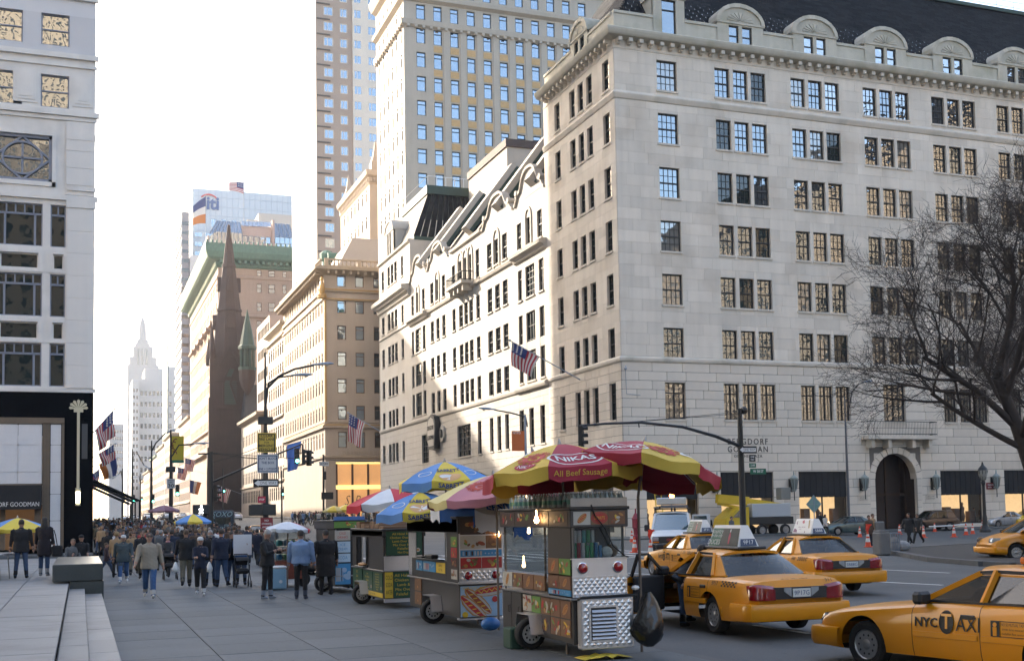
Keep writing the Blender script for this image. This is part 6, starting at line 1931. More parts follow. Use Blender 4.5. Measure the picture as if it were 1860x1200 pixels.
# white work van facing the camera, hood first, with roof rack and beacon
VANP = M('van_white_paint', (.62, .63, .64), .35, coat=.4, dirt=(.4, .39, .37), dirtamt=.4)
vn = thing('work_van', 'white work van facing us with a loaded roof rack and an orange beacon', 'van', (27.9, 54.2, RZC), rad(240))
VANS = dict(st=[(2.72, .84, .98, .93, .42), (2.66, .93, 1.06, 1.0, .36), (2.3, .98, 1.14, 1.07, .32), (1.75, .99, 1.26, 1.15, .3), (1.3, 1.0, 1.3, 1.2, .3), (.4, 1.0, 1.3, 1.22, .3), (-2.6, 1.0, 1.3, 1.22, .34), (-2.7, .98, 1.25, 1.2, .4)], arch=.45)
mb = MB(); P_ = []
for r in catmull(VANS['st'], np.linspace(-2.7, 2.72, 30)):
 h = section(*r[1:]); P_.append([Vector((r[0], y, z)) for y, z in h] + [Vector((r[0], -y, z)) for y, z in h[-2:0:-1]])
mb.grid(P_, 0, closed=True); mb.f.append(tuple(range(22))); mb.m.append(0); mb.f.append(tuple(29 * 22 + k for k in range(21, -1, -1))); mb.m.append(0)
mb.build('body', [VANP], vn, smooth=35)
mb = MB(); up = [(1.62, .90, 1.25), (.95, .78, 2.02), (.7, .80, 2.09), (-2.6, .80, 2.09), (-2.68, .92, 1.25)]
for s in (1, -1):
 mb.add([(1.66, s * .95, 1.22), (.95, s * .80, 2.02), (.75, s * .80, 2.08), (-2.62, s * .80, 2.08), (-2.7, s * .98, 1.22)], [(0, 1, 2, 3, 4)])
rw = []
for x, y, z in ((.95, .80, 2.02), (.78, .82, 2.07), (0, .82, 2.1), (-2.6, .82, 2.1), (-2.68, .8, 2.0)):
 rw.append([Vector((x, y * u, z + .06 * (1 - u * u))) for u in np.linspace(-1, 1, 9)])
mb.grid(rw); mb.beam((1.66, .93, 1.2), (.95, .80, 2.03), .1, .1); mb.beam((1.66, -.93, 1.2), (.95, -.80, 2.03), .1, .1); mb.quad((-2.7, -.98, 1.2), (-2.7, .98, 1.2), (-2.68, .8, 2.08), (-2.68, -.8, 2.08))
mb.build('cabin', [VANP], vn)
mb = MB(); mb.grid([[Vector((1.68 + .1 * (1 - u * u), .90 * u, 1.24)) for u in np.linspace(-1, 1, 7)], [Vector((.97 + .07 * (1 - u * u), .77 * u, 2.0)) for u in np.linspace(-1, 1, 7)]]); mb.build('windscreen', [M('van_windscreen', (.05, .09, .10), .04, coat=1, spec=1.0, ior=1.9)], vn, smooth=True)
mb = MB(); mb.bbox(2.60, 2.76, -.86, .86, .62, .96, .04, 0); mb.bbox(2.62, 2.84, -.95, .95, .36, .60, .05, 0)
for s in (1, -1): mb.bbox(2.70, 2.80, s * .70 - .14, s * .70 + .14, .74, .92, .02, 1); mb.bbox(2.70, 2.79, s * .70 - .16, s * .70 + .16, .65, .72, .01, 2)
mb.bbox(2.83, 2.86, -.17, .17, .42, .54, .005, 3)
text_on(mb, 'GMC', lambda x, y, z: Vector((2.775, x, .79 + y)), .16, 4, bold=.02)
mb.build('front_grille', [BLKPL, HEADL, ORNG, PLATE, M('badge_red', (.4, .02, .02), .4)], vn)
for wx in (1.75, -1.75):
 for s in (1, -1): wheel(vn, wx, s * .88, .37, s, .24)
for s in (1, -1):
 mb = MB(); mb.bbox(1.35, 1.5, s * 1.20 - .13, s * 1.20 + .13, 1.2, 1.52, .04); mb.beam((1.4, s * .95, 1.25), (1.4, s * 1.1, 1.3), .05, .05); mb.build('mirror', [BLKPL], vn)
mb = MB()
for x in (.6, -.8, -2.2): mb.tube([(x, -.85, 2.05), (x, -.85, 2.28), (x, .85, 2.28), (x, .85, 2.05)], .03, 5)
for y in (-.8, .8): mb.tube([(.8, y, 2.3), (-2.4, y, 2.3)], .03, 5)
mb.build('roof_rack', [BLACKM], vn)
mb = MB(); mb.bbox(-.9, .7, -.55, .75, 2.32, 2.48, .03, 0); mb.bbox(-.6, .5, -.75, .72, 2.5, 2.85, .03, 1); mb.tube([(.8, -.7, 2.36), (-2.3, -.5, 2.4)], .07, 6, 2); mb.tube([(.85, -.85, 2.35), (-2.3, -.75, 2.36)], .05, 6, 2)
mb.build('rack_load', [M('load_grey', (.15, .15, .16), .8, noise=.3), ALUM, M('load_pipe', (.25, .22, .18), .7)], vn)
mb = MB(); mb.lathe([(.12, 2.85), (.13, 3.0), (.08, 3.08), (.02, 3.1)], 10); mb.build('beacon', [M('orange_beacon', (.9, .25, .05), .3, emit=(1, .28, .06), estr=6)], vn)
mb = MB(); mb.bbox(.2, .26, 1.0, 1.9, .4, 1.98, .02, 0); mb.quad((.28, 1.08, 1.2), (.28, 1.82, 1.2), (.28, 1.72, 1.9), (.28, 1.08, 1.9), 1); dv = mb.build('open_door', [VANP, MATS['van_windscreen']], vn)

# yellow lift truck behind the taxis
YEL = M('machine_yellow', (.58, .40, .02), .45, noise=.12, nscale=2, dirt=(.2, .14, .05), dirtamt=.35)
c0 = G(1370, 972, RZC)
lf = thing('lift_truck', 'yellow boom lift truck parked behind the taxis under the store windows', 'truck', tuple(c0), 0)
q = lambda px, py: YP(px, py, c0.y) - c0
mb = MB()
a, b, c_, d_ = q(1302, 905), q(1352, 908), q(1420, 918), q(1428, 925)
mb.beam(a, q(1358, 910), .5, .72); mb.beam(q(1352, 908), q(1432, 919), .4, .36); mb.beam(q(1304, 914), q(1345, 922), .3, .2); mb.beam(q(1345, 922), q(1345, 945), .5, .5)
mb.build('boom', [YEL], lf)
mb = MB(); z0_ = 0
xa, xb = q(1305, 960).x, q(1350, 960).x
zb_ = 1.0
mb.add([(xa, -1, .7), (xb, -1, .7), (xb, -1, 2.35), (xa + 1.4, -1, 2.35), (xa + .2, -1, 1.45), (xa, 1, .7), (xb, 1, .7), (xb, 1, 2.35), (xa + 1.4, 1, 2.35), (xa + .2, 1, 1.45)], [(0, 1, 2, 3, 4), (9, 8, 7, 6, 5), (0, 4, 9, 5), (4, 3, 8, 9), (3, 2, 7, 8), (2, 1, 6, 7), (1, 0, 5, 6)])
mb.build('cab', [YEL], lf)
mb = MB(); mb.add([(xa + .75, -1.01, 1.5), (xb - .3, -1.01, 1.5), (xb - .3, -1.01, 2.2), (xa + 1.5, -1.01, 2.2)], [(0, 1, 2, 3)]); mb.build('cab_window', [MATS['van_windscreen']], lf)
mb = MB(); mb.bbox(xb, q(1430, 950).x, -1, 1, .9, 1.5, .04, 0); mb.bbox(xb + .3, q(1425, 950).x, -1.02, 1.02, 1.5, 2.6, .04, 1); mb.build('truck_bed', [BLKPL, M('pale_grey_panel', (.42, .45, .48), .5)], lf)
for wx in (xa + .7, xb + 1.2, q(1415, 950).x):
 for s in (1, -1): wheel(lf, wx, s * .9, .45, s, .28)
mb = MB(); mb.bbox(q(1414, 900).x, q(1432, 900).x, -.4, .4, 2.9, 3.9, .05); mb.build('bucket', [M('bucket_grey', (.2, .2, .18), .7)], lf)
# small cars far down the avenue, dark van with scrawled paint by the kerb
pv = G(403, 988, RZC)
vd = thing('graffiti_van', 'dark boxy van covered with pale scrawled paint seen from behind', 'van', tuple(pv), rad(90))
hw = 1.12
mb = MB(); mb.bbox(0, 5.5, -hw, hw, .45, 3.0, .18, 0); mb.bbox(-.15, 0, -hw, hw, .42, .65, .05, 1); mb.build('body', [M('dark_van_blue', (.018, .03, .045), .5, noise=.4, nscale=2), BLKPL], vd)
GRF = M('pale_paint_marks', (.28, .40, .42), .7)
mb = MB(); r_ = random.Random(4)
for i, tx_ in enumerate(('SOXO', 'mkr', 'JENX', 'zoe')):
 text_on(mb, tx_, lambda x, y, z, i=i: Vector((-.006, -x + (0, -.5, .35, .1)[i], (2.62, 1.7, 1.35, 1.05)[i] + y)), (.62, .4, .5, .35)[i], shear=.3)
for i in range(14):
 y, z = r_.uniform(-.9, .9), r_.uniform(.9, 2.7); mb.tube([(-.01, y + .16 * math.cos(a * 1.3), z + .12 * math.sin(a * 2.1)) for a in np.linspace(0, r_.uniform(2, 4), 7)], .014, 4)
mb.build('scrawl', [GRF], vd)
mb = MB(); mb.bbox(-.03, 0, -.75, .6, 1.75, 2.35, .02); mb.build('rear_window', [GLSD], vd)
for wx in (.9, 4.5):
 for s in (1, -1): wheel(vd, wx, s * .95, .36, s)
FARC = [(457, 974, TAXI, 'yellow taxi waiting beyond the light pole on the avenue', 'taxi', 268), (447, 962, BLKPL, 'black car ahead of the yellow taxi beyond the light pole', 'car', 270)]
for (px, py, mt, lb, cat, ang) in FARC:
 SEDAN['paint'] = mt
 t, dd, ss = make_car(SEDAN, 'sedan' if cat == 'car' else 'taxi', lb, cat, mt, tuple(G(px + 8, py + 4, RZC)), rad(ang)); lamps(t, SEDAN)
fc = None
for i in range(16):
 y = 170 + i * 19; x = (12.5, 17, 22, 27)[i % 4] + RN.uniform(-.5, .5)
 if fc is None:
  SEDAN['paint'] = SILV; fc, dd, ss = make_car(SEDAN, 'sedan', 'small car in the distant traffic on the avenue', 'car', SILV, (x, y, RZC + gz(y)), rad(90), 'distant traffic on the avenue'); lamps(fc, SEDAN)
 else: copy_tree(fc, (x, y, RZC + gz(y)), rad(90))
# dark car at the kerb behind the carts
SEDAN['paint'] = BLKPL
t, dd, ss = make_car(SEDAN, 'sedan', 'black car with red trim parked behind the food stalls', 'car', BLKPL, tuple(G(480, 1052, RZC) + Vector((1.2, 1.5, 0))), rad(88)); lamps(t, SEDAN)

# ---------------------------------------------------------------- food carts and their umbrellas
STEEL = M('brushed_steel', (.30, .29, .28), .36, metal=.75, noise=.14, nscale=3, fine=.1, dirt=(.12, .11, .10), dirtamt=.4)
STEELD = M('dull_cart_steel', (.060, .056, .053), .42, metal=.35, noise=.2, nscale=2, fine=.15)
CG = clear_glass('cart_glass', (.80, .84, .84), a=.35)
PK = dict(bun=(.40, .20, .06), sausage=(.30, .07, .03), mustard=(.65, .42, .04), green=(.12, .25, .05), white=(.45, .43, .38), red=(.42, .03, .03), brown=(.17, .08, .04), dark=(.05, .03, .025), blue=(.05, .25, .50), yellow=(.65, .45, .04), board=(.012, .06, .03), sky=(.30, .45, .62), tan=(.20, .105, .05), ice=(.45, .60, .72))
PN = list(PK); PM = [M('print_' + k, v, .45, noise=.12, nscale=14) for k, v in PK.items()]
PI_ = {k: i for i, k in enumerate(PN)}

def picture(F, u0, v0, u1, v1, kind, rnd, parent, n=.006, title=None, off=None):
 "a printed picture panel on a cart, drawn with flat shapes"
 mb = MB(); W, H = u1 - u0, v1 - v0; lay = [0]
 def pt(x, y): return F.p(u0 + x * W, v0 + y * H, n + .0012 * lay[0])
 def poly(ps, c): mb.add([pt(min(1, max(0, x)), min(1, max(0, y))) for x, y in ps], [tuple(range(len(ps)))], PI_[c])
 def ell(x, y, a, b, c, ang=0.0, k=14):
  lay[0] += 1; asp = W / H; ca, sa = math.cos(ang), math.sin(ang)
  poly([(x + (a * math.cos(t) * ca - b * math.sin(t) * sa) / max(asp, .3), y + (a * math.cos(t) * sa + b * math.sin(t) * ca)) for t in np.linspace(0, 2 * PI, k, endpoint=False)], c)
 fbox(mb, F, u0, u1, v0, v1, 0, n, PI_[rnd.choice(('tan', 'tan', 'brown', 'white', 'dark', 'green', 'red')) if kind in ('food',) else {'hotdog': rnd.choice(('white', 'tan', 'brown')), 'big': 'sky', 'drinks': 'blue', 'menu': 'board', 'blue': 'ice', 'white': 'white', 'red': 'red', 'yellow': 'yellow', 'kebab': 'dark', 'pretzel': 'tan'}.get(kind, 'tan')])
 if kind in ('hotdog', 'big'):
  for i in range(1 if kind == 'hotdog' else 3):
   a = rnd.uniform(.5, 1.0) if kind == 'hotdog' else (-.75, -.75, .15)[i]
   x, y = (.5, .5) if kind == 'hotdog' else ((.42, .50), (.30, .28), (.75, .86))[i]
   L = .5 if kind == 'hotdog' else .62
   ell(x, y, L, .24 if kind == 'hotdog' else .2, 'bun', a); ell(x + .02, y - .02, L * .93, .15, 'white' if kind == 'big' else 'bun', a); ell(x, y, L * .96, .085, 'sausage' if rnd.random() < .7 else 'red', a)
   lay[0] += 1; asp = max(W / H, .3)
   pts = [(x + (L * .75 * t * math.cos(a) - .05 * (-1) ** k_ * math.sin(a)) / asp, y + L * .75 * t * math.sin(a) + .05 * (-1) ** k_ * math.cos(a)) for k_, t in enumerate(np.linspace(-1, 1, 11))]
   for p, q in zip(pts, pts[1:]): poly([(p[0], p[1] - .018), (q[0], q[1] - .018), (q[0], q[1] + .018), (p[0], p[1] + .018)], 'mustard')
  if kind == 'big':
   ell(.82, .55, .1, .1, 'red'); ell(.1, .08, .1, .1, 'yellow')
 elif kind in ('food', 'kebab'):
  for i in range(9): ell(rnd.uniform(.15, .85), rnd.uniform(.2, .8), rnd.uniform(.12, .32), rnd.uniform(.07, .16), rnd.choice(('bun', 'sausage', 'brown', 'green', 'mustard', 'red', 'tan', 'white')), rnd.uniform(-1.2, 1.2), 9)
 elif kind == 'pretzel':
  for s in (-1, 1): ell(.5 + s * .17, .52, .24, .3, 'brown'); ell(.5 + s * .17, .52, .13, .18, 'tan')
  ell(.5, .3, .2, .1, 'bun')
 elif kind == 'drinks':
  for i in range(7):
   lay[0] += 1; x = .05 + i * .07; poly([(x, .15), (x + .045, .15), (x + .045, .8), (x, .8)], rnd.choice(('white', 'red', 'sky', 'dark')))
  for i in range(5): ell(.6 + i * .08, rnd.uniform(.3, .7), .12, .12, 'sky')
 elif kind in ('menu', 'blue', 'white', 'yellow', 'red'):
  lines = title or ['Chicken Over Rice', 'Lamb Over Rice', 'Mix Over Rice', 'Falafel Over Rice', 'Vegetarian Rice', 'Chicken Gyro', 'Hot Dog']
  c = {'menu': 'yellow', 'blue': 'blue', 'white': 'red', 'yellow': 'dark', 'red': 'yellow'}[kind]; lay[0] += 1
  for i, s in enumerate(lines):
   y = v0 + H * (1 - (i + .75) / (len(lines) + .5)); sz = H / (len(lines) + .5) * .85
   text_on(mb, s, lambda x, yy, z: F.p(u0 + W * (.5 if kind != 'menu' or len(lines) < 3 else .46) + x, y + yy, n + .002), sz, PI_[c], width=min(W * .86, sz * .5 * len(s)))
  if kind == 'menu' and len(lines) > 3: ell(.86, .2, .12, .09, 'white'); ell(.86, .2, .09, .05, 'bun')
 elif kind == 'oval':
  ell(.5, .5, .5 * W / H, .46, 'red'); ell(.5, .5, .43 * W / H, .38, 'tan'); ell(.5, .5, .40 * W / H, .34, 'red'); lay[0] += 1
  text_on(mb, title[0], lambda x, yy, z: F.p((u0 + u1) / 2 + x, (v0 + v1) / 2 + yy, n + .008), H * .34, PI_['mustard'], width=W * .62)
 if kind not in ('menu', 'blue', 'white', 'yellow', 'red', 'oval') and title:
  lay[0] += 2
  text_on(mb, title[0], lambda x, yy, z: F.p((u0 + u1) / 2 + x, v1 - H * .07 + yy, n + .012), H * .12, PI_['yellow'], width=W * .9)
 return mb.build('menu_picture', PM, parent)

def diamond(mb, F, u0, u1, v0, v1, s, m=0, h=.008, n=.004):
 "quilted steel sheet"
 fbox(mb, F, u0, u1, v0, v1, -.01, n * .5, m)
 nu, nv = max(1, round((u1 - u0) / s)), max(1, round((v1 - v0) / s)); du, dv = (u1 - u0) / nu, (v1 - v0) / nv
 for j in range(2 * nv - 1):
  for i in range(nu - (j % 2 == 0) * 0):
   cu = u0 + (i + .5 + (.5 if j % 2 else 0)) * du; cv = v0 + (j + 1) * dv / 2
   if cu + du / 2 > u1 + 1e-6: continue
   P = [F.p(cu - du / 2, cv, n), F.p(cu, cv - dv / 2, n), F.p(cu + du / 2, cv, n), F.p(cu, cv + dv / 2, n), F.p(cu, cv, n + h)]
   mb.add(P, [(0, 1, 4), (1, 2, 4), (2, 3, 4), (3, 0, 4)], m)

BULB = M('lit_bulb', (1, .8, .5), .3, emit=(1, .60, .25), estr=6)
CANM = [M('can_' + n, c, .35, metal=.3) for n, c in (('blue', (.05, .2, .4)), ('green', (.03, .28, .1)), ('red', (.4, .03, .03)), ('white', (.5, .5, .5)), ('teal', (.05, .3, .32)))]
BOT = M('bottle_clear', (.34, .40, .38), .12, coat=.4); CAPG = M('bottle_cap', (.65, .65, .65), .5); BLAB = M('bottle_label', (.12, .28, .2), .6)

def cart_base(t, W, L, H, zc, zr, wheel_y, body=STEELD, r=.24, sill=.20):
 "cabinet on two wheels, counter, posts and roof"
 mb = MB(); mb.bbox(.01, W - .01, .01, L - .01, sill, zc - .03, .012); mb.build('cabinet', [body], t)
 mb = MB(); mb.bbox(-.04, W + .04, -.04, L + .04, zc - .03, zc, .01); mb.build('counter', [STEEL], t)
 for x in (.02, W - .055):
  for y in (.02, L - .055): MB().bbox(x, x + .035, y, y + .035, zc, zr, .005).build('post', [STEEL], t)
 mb = MB(); mb.bbox(-.03, W + .03, -.03, L + .03, zr, H - .04, .012); mb.bbox(-.05, W + .05, -.05, L + .05, H - .04, H, .01); mb.build('canopy', [body], t)
 for s, x in ((1, -.09), (-1, W + .09)):
  wo = wheel(t, x, wheel_y, r, -1 if x < 0 else 1, .16, rim=M('white_rim', (.5, .5, .5), .4, metal=.2))
  mb = MB(); y = wheel_y; X0, X1 = (x - .12, 0.005) if x < 0 else (W - .005, x + .12)
  pr = [(y - .36, r + .02), (y - .26, r * 2 + .07), (y + .26, r * 2 + .07), (y + .36, r + .02)]
  for (ya, za), (yb, zb) in zip(pr, pr[1:]):
   mb.add([(X0, ya, za), (X1, ya, za), (X1, yb, zb), (X0, yb, zb), (X0, ya, za - .012), (X1, ya, za - .012), (X1, yb, zb - .012), (X0, yb, zb - .012)], [(0, 1, 2, 3), (7, 6, 5, 4), (0, 4, 5, 1), (2, 6, 7, 3), (1, 5, 6, 2), (3, 7, 4, 0)])
  mb.build('fender', [ALUM], t)
 mb = MB(); mb.beam((W / 2, wheel_y, r), (-.1, wheel_y, r), .05, .05); mb.beam((W / 2, wheel_y, r), (W + .1, wheel_y, r), .05, .05); mb.beam((W / 2, .1, .17), (W / 2, L + .7, .17), .06, .06); mb.tube([(W / 2, L - .2, .17), (W / 2, L - .2, .02)], .03, 6)
 mb.build('axle', [BLACKM], t)

def lamp_pair(t, Fe, us, z, r=.075):
 for u in us:
  mb = MB(); M_ = Matrix.Translation(Fe.p(u, z, .0)) @ Matrix.Rotation(PI / 2, 4, 'X')
  mb.lathe([(r * 1.12, 0), (r * 1.1, .02), (r, .025)], 18, M_, 1); mb.lathe([(r, .02), (r * .85, .045), (r * .4, .06), (.005, .063)], 18, M_, 0)
  mb.build('red_lamp', [M('cart_red_lamp', (.30, .008, .012), .12, coat=1), CHROME], t, smooth=40)

def bulb(t, p, s=.03):
 mb = MB(); mb.lathe([(.008, .16), (.012, .07), (.02, .065), (s * .6, .045), (s, 0), (s * .7, -s * .8), (.005, -s * 1.1)], 10, Matrix.Translation(p)); mb.build('light_bulb', [BULB], t, smooth=True)

def bottles(t, x0, x1, y0, y1, z, nx, ny, hgt=.22):
 key = 'bottle_mesh%s' % hgt
 if key not in WC:
  m = MB(); m.lathe([(.03, 0), (.033, .02), (.033, hgt * .55), (.028, hgt * .65), (.012, hgt * .86), (.012, hgt * .93)], 8, None, 0); m.lathe([(.034, hgt * .2), (.034, hgt * .48)], 8, None, 2); m.lathe([(.015, hgt * .9), (.015, hgt)], 6, None, 1)
  WC[key] = m.mesh('bottle', [BOT, CAPG, BLAB])
 for i in range(nx):
  for j in range(ny):
   put('bottle', WC[key], t, (x0 + (x1 - x0) * i / max(1, nx - 1), y0 + (y1 - y0) * j / max(1, ny - 1), z), (0, 0, RN.random() * 6))

rc = random.Random(8)
FE = Fr((0, 0, 0), (1, 0, 0), (0, -1, 0)); FLc = Fr((0, 0, 0), (0, -1, 0), (-1, 0, 0))
# --- nearest cart
W, L = .86, 3.05
c1 = thing('food_cart', 'nearest steel hot dog cart with red lamps, louvred vent and bottles on top', 'food cart', (6.58, 15.95, 0), rad(0), 'street food carts in a row')
cart_base(c1, W, L, 2.17, .86, 1.87, 1.55)
mb = MB(); diamond(mb, FE, 0, W, .87, 1.16, .085); fbox(mb, FE, 0, W, 1.16, 1.42, -.06, .012); fbox(mb, FE, -.01, W + .01, 1.155, 1.172, 0, .03); fbox(mb, FE, -.01, W + .01, 1.41, 1.43, -.05, .035); mb.build('end_panel', [ALUM], c1)
lamp_pair(c1, Fr((0, -.012, 0), (1, 0, 0), (0, -1, 0)), (.15, .71), 1.29)
mb = MB(); Fb = Fr((.0, -.16, 0), (1, 0, 0), (0, -1, 0)); mb.bbox(.06, W + .02, -.16, 0, .14, .86, .012, 0); diamond(mb, Fb, .08, W, .16, .84, .10)
mb.build('end_box', [ALUM], c1)
mb = MB(); fbox(mb, Fb, .17, .62, .24, .76, .006, .022, 0); fbox(mb, Fb, .20, .59, .27, .73, .02, .024, 1)
for i in range(8): z = .29 + i * .054; mb.add([Fb.p(.21, z, .05), Fb.p(.58, z, .05), Fb.p(.58, z + .03, .026), Fb.p(.21, z + .03, .026)], [(0, 1, 2, 3)], 0); fbox(mb, Fb, .21, .58, z - .006, z, .024, .05, 0)
mb.build('louvred_vent', [ALUM, BLACKP], c1)
mb = MB(); mb.tube([Fb.p(.02, .86, .0), Fb.p(.02, .88, .06), Fb.p(W + .04, .89, .06), Fb.p(W + .04, .87, 0)], .022, 7); mb.build('push_handle', [BLACKM], c1)
mb = MB(); fbox(mb, FE, .03, W - .03, 1.43, 1.87, -.02, -.014); fbox(mb, FLc, -L + .05, -.95, 1.17, 1.87, -.02, -.014); mb.build('glass_panel', [CG], c1)
mb = MB(); mb.bbox(.0, W, .0, .95, .86, 1.42, .01, 0); mb.bbox(.02, W - .02, .5, .95, 1.42, 1.87, .01, 1); mb.bbox(.0, .03, .05, .95, .86, 1.87, .005, 0); mb.bbox(W - .03, W, .05, L, .86, 1.2, .01, 0); mb.bbox(.3, W, 1, L - .1, .86, 1.0, .02, 0); mb.build('inner_column', [STEELD, BLACKP], c1)
mb = MB()
for i in range(16):
 m_ = rc.randrange(5); x, y = .08 + (i % 7) * .068 if i < 14 else .2, .10 + (i // 7) * .1
 hh = .20 if i % 3 else .16; mb.lathe([(.026, 1.43), (.03, 1.45), (.03, 1.43 + hh), (.026, 1.45 + hh)], 8, Matrix.Translation((x, y, 0)), m_)
for i in range(5): mb.lathe([(.026, 1.65), (.03, 1.66), (.03, 1.82), (.026, 1.83)], 8, Matrix.Translation((.10 + i * .07, .12, 0)), rc.randrange(5))
mb.build('drink_cans', CANM, c1, kind='stuff')
mb = MB(); mb.sphere((.62, .18, 1.50), .11, 10, 7, 0, .9, .8, .8); mb.sphere((.74, .26, 1.52), .10, 10, 7, 1); mb.build('bread_bags', [WHITEP, M('brown_bag', (.16, .10, .06), .8)], c1, kind='stuff')
for i, (k, ti) in enumerate((('hotdog', None), ('oval', ['DONUTS']), ('food', None))): picture(FE, .02 + i * .275, 1.91, .02 + i * .275 + .265, 2.10, k, rc, c1, .036, ti)
for i in range(4): picture(FLc, -L + .03 + i * .75, 1.90, -L + .03 + i * .75 + .70, 2.11, 'kebab', rc, c1, .036)
for r_ in range(2):
 for i in range(5): picture(FLc, -2.08 + i * .40, .56 - r_ * .27, -2.08 + i * .40 + .385, .81 - r_ * .27, rc.choice(('food', 'hotdog', 'food')), rc, c1)
for i, k in enumerate(('hotdog', 'food', 'hotdog', 'food')): picture(FLc, -L + .08 + i * .49, .91, -L + .08 + i * .49 + .46, 1.14, k, rc, c1, .03)
for (a, b, c_, d_, k) in ((-.93, -.50, 1.19, 1.42, 'hotdog'), (-.48, -.05, 1.19, 1.42, 'food'), (-.93, -.50, .98, 1.17, 'food'), (-.48, -.05, .98, 1.17, 'hotdog'), (-.93, -.05, .885, .97, 'drinks')): picture(FLc, a, c_, b, d_, k, rc, c1, .014)
mb = MB()
for a, b in ((-L + .03, -2.6), (-2.58, -2.12)): fbox(mb, FLc, a, b, .22, .82, 0, .018); mb.tube([FLc.p(b - .06, .5, .02), FLc.p(b - .06, .5, .05), FLc.p(b - .06, .6, .05), FLc.p(b - .06, .6, .02)], .008, 5)
mb.build('cabinet_door', [STEELD], c1, kind='stuff')
bottles(c1, .05, W - .05, .03, .20, 2.17, 11, 3); bottles(c1, .05, .3, .35, 2.7, 2.17, 3, 12)
mb = MB(); mb.bbox(-.02, W + .02, -.03, -.015, 2.17, 2.30, .004); mb.bbox(-.02, W + .02, .26, .275, 2.17, 2.25, .004); mb.build('bottle_rail', [STEEL], c1)
bulb(c1, (.05, 1.9, 1.80)); bulb(c1, (-.10, 1.15, 1.98), .042); bulb(c1, (.1, 2.3, 1.25)); bulb(c1, (.25, 2.5, 2.25))
mb = MB(); mb.tube([(.30, -.04, 2.2), (.34, -.06, 2.05), (.5, -.07, 1.85), (.62, -.06, 1.6), (.8, -.07, 1.45), (.87, -.05, 1.43)], .010, 5); mb.build('cable', [BLACKP], c1)
# --- second cart
W, L = .84, 3.6
c2 = thing('food_cart', 'second steel cart with an open serving hatch and a big hot dog picture', 'food cart', (6.46, 21.1, 0), rad(0), 'street food carts in a row')
cart_base(c2, W, L, 2.06, .84, 1.76, 1.5)
mb = MB(); fbox(mb, FLc, -L, 0, 1.76, 2.04, 0, .03); fbox(mb, FLc, -.75, 0, .84, 1.76, -.05, .01); fbox(mb, FLc, -L, -3.3, .84, 1.76, -.02, .0); fbox(mb, FLc, -3.3, -.75, .84, 1.22, -.03, .012); mb.build('side_panel', [STEELD], c2)
mb = MB(); Fi = Fr((W - .05, 0, 0), (0, -1, 0), (-1, 0, 0)); diamond(mb, Fi, -L + .1, -.5, 1.2, 1.76, .12); diamond(mb, FLc, -L + .02, -3.0, .86, 1.74, .13); mb.build('quilted_lining', [ALUM], c2)
mb = MB(); mb.bbox(.0, W, .0, .6, .84, 1.74, .01); mb.bbox(-.12, .02, 1.0, 2.9, 1.22, 1.24, .004); mb.build('serving_shelf', [STEELD], c2)
mb = MB(); mb.bbox(-.1, .05, 1.5, 2.0, 1.24, 1.32, .02, 0); mb.bbox(-.08, .05, 2.3, 2.7, 1.24, 1.27, .01, 0); mb.build('food_tray', [BLACKM], c2)
for (a, b, c_, d_, k, ti) in ((-2.95, -2.45, .98, 1.18, 'drinks', None), (-2.4, -1.5, .98, 1.18, 'drinks', None), (-1.45, -.85, .98, 1.18, 'yellow', ['SNAPPLE', 'ICE TEA'])): picture(FLc, a, c_, b, d_, k, rc, c2, .02, ti)
for z in (.28, .56): picture(FLc, -3.1, z, -2.6, z + .25, 'pretzel', rc, c2, .012)
for z in (.9, 1.1, 1.3, 1.5): picture(FLc, -.45, z, -.08, z + .18, 'food', rc, c2, .016)
for (a, b, c_, d_, k, ti) in ((.02, .5, 1.72, 2.02, 'kebab', None), (.51, .82, 1.72, 2.02, 'food', None), (.02, .5, 1.46, 1.70, 'food', None), (.51, .82, 1.46, 1.70, 'pretzel', None), (.02, .82, 1.32, 1.44, 'drinks', None), (.02, .42, 1.10, 1.30, 'food', None), (.43, .82, 1.10, 1.30, 'food', None), (.02, .82, .22, .78, 'big', ['HOT DOG   HOT SAUSAGE'])): picture(FE, a, c_, b, d_, k, rc, c2, .036 if c_ > .85 else .012, ti)
mb = MB(); diamond(mb, FE, 0, W, .86, 1.08, .11); fbox(mb, FE, 0, W, 1.08, 1.74, -.1, .03); fbox(mb, FE, -.02, W + .02, .82, .86, 0, .05); fbox(mb, FE, -.02, W + .04, .17, .20, -.1, .05); mb.build('end_panel', [ALUM], c2)
lamp_pair(c2, FE, (.17, .70), .97)
mb = MB(); r2 = random.Random(2)
for i in range(16): x = .1 + r2.random() * .5; y = .3 + i * .19; h_ = r2.uniform(.08, .17); mb.bbox(x, x + .16, y, y + .15, 2.06, 2.06 + h_, .01, r2.randrange(5))
mb.build('boxes_on_roof', CANM, c2, kind='stuff')
bulb(c2, (.75, -.06, 1.70), .03)
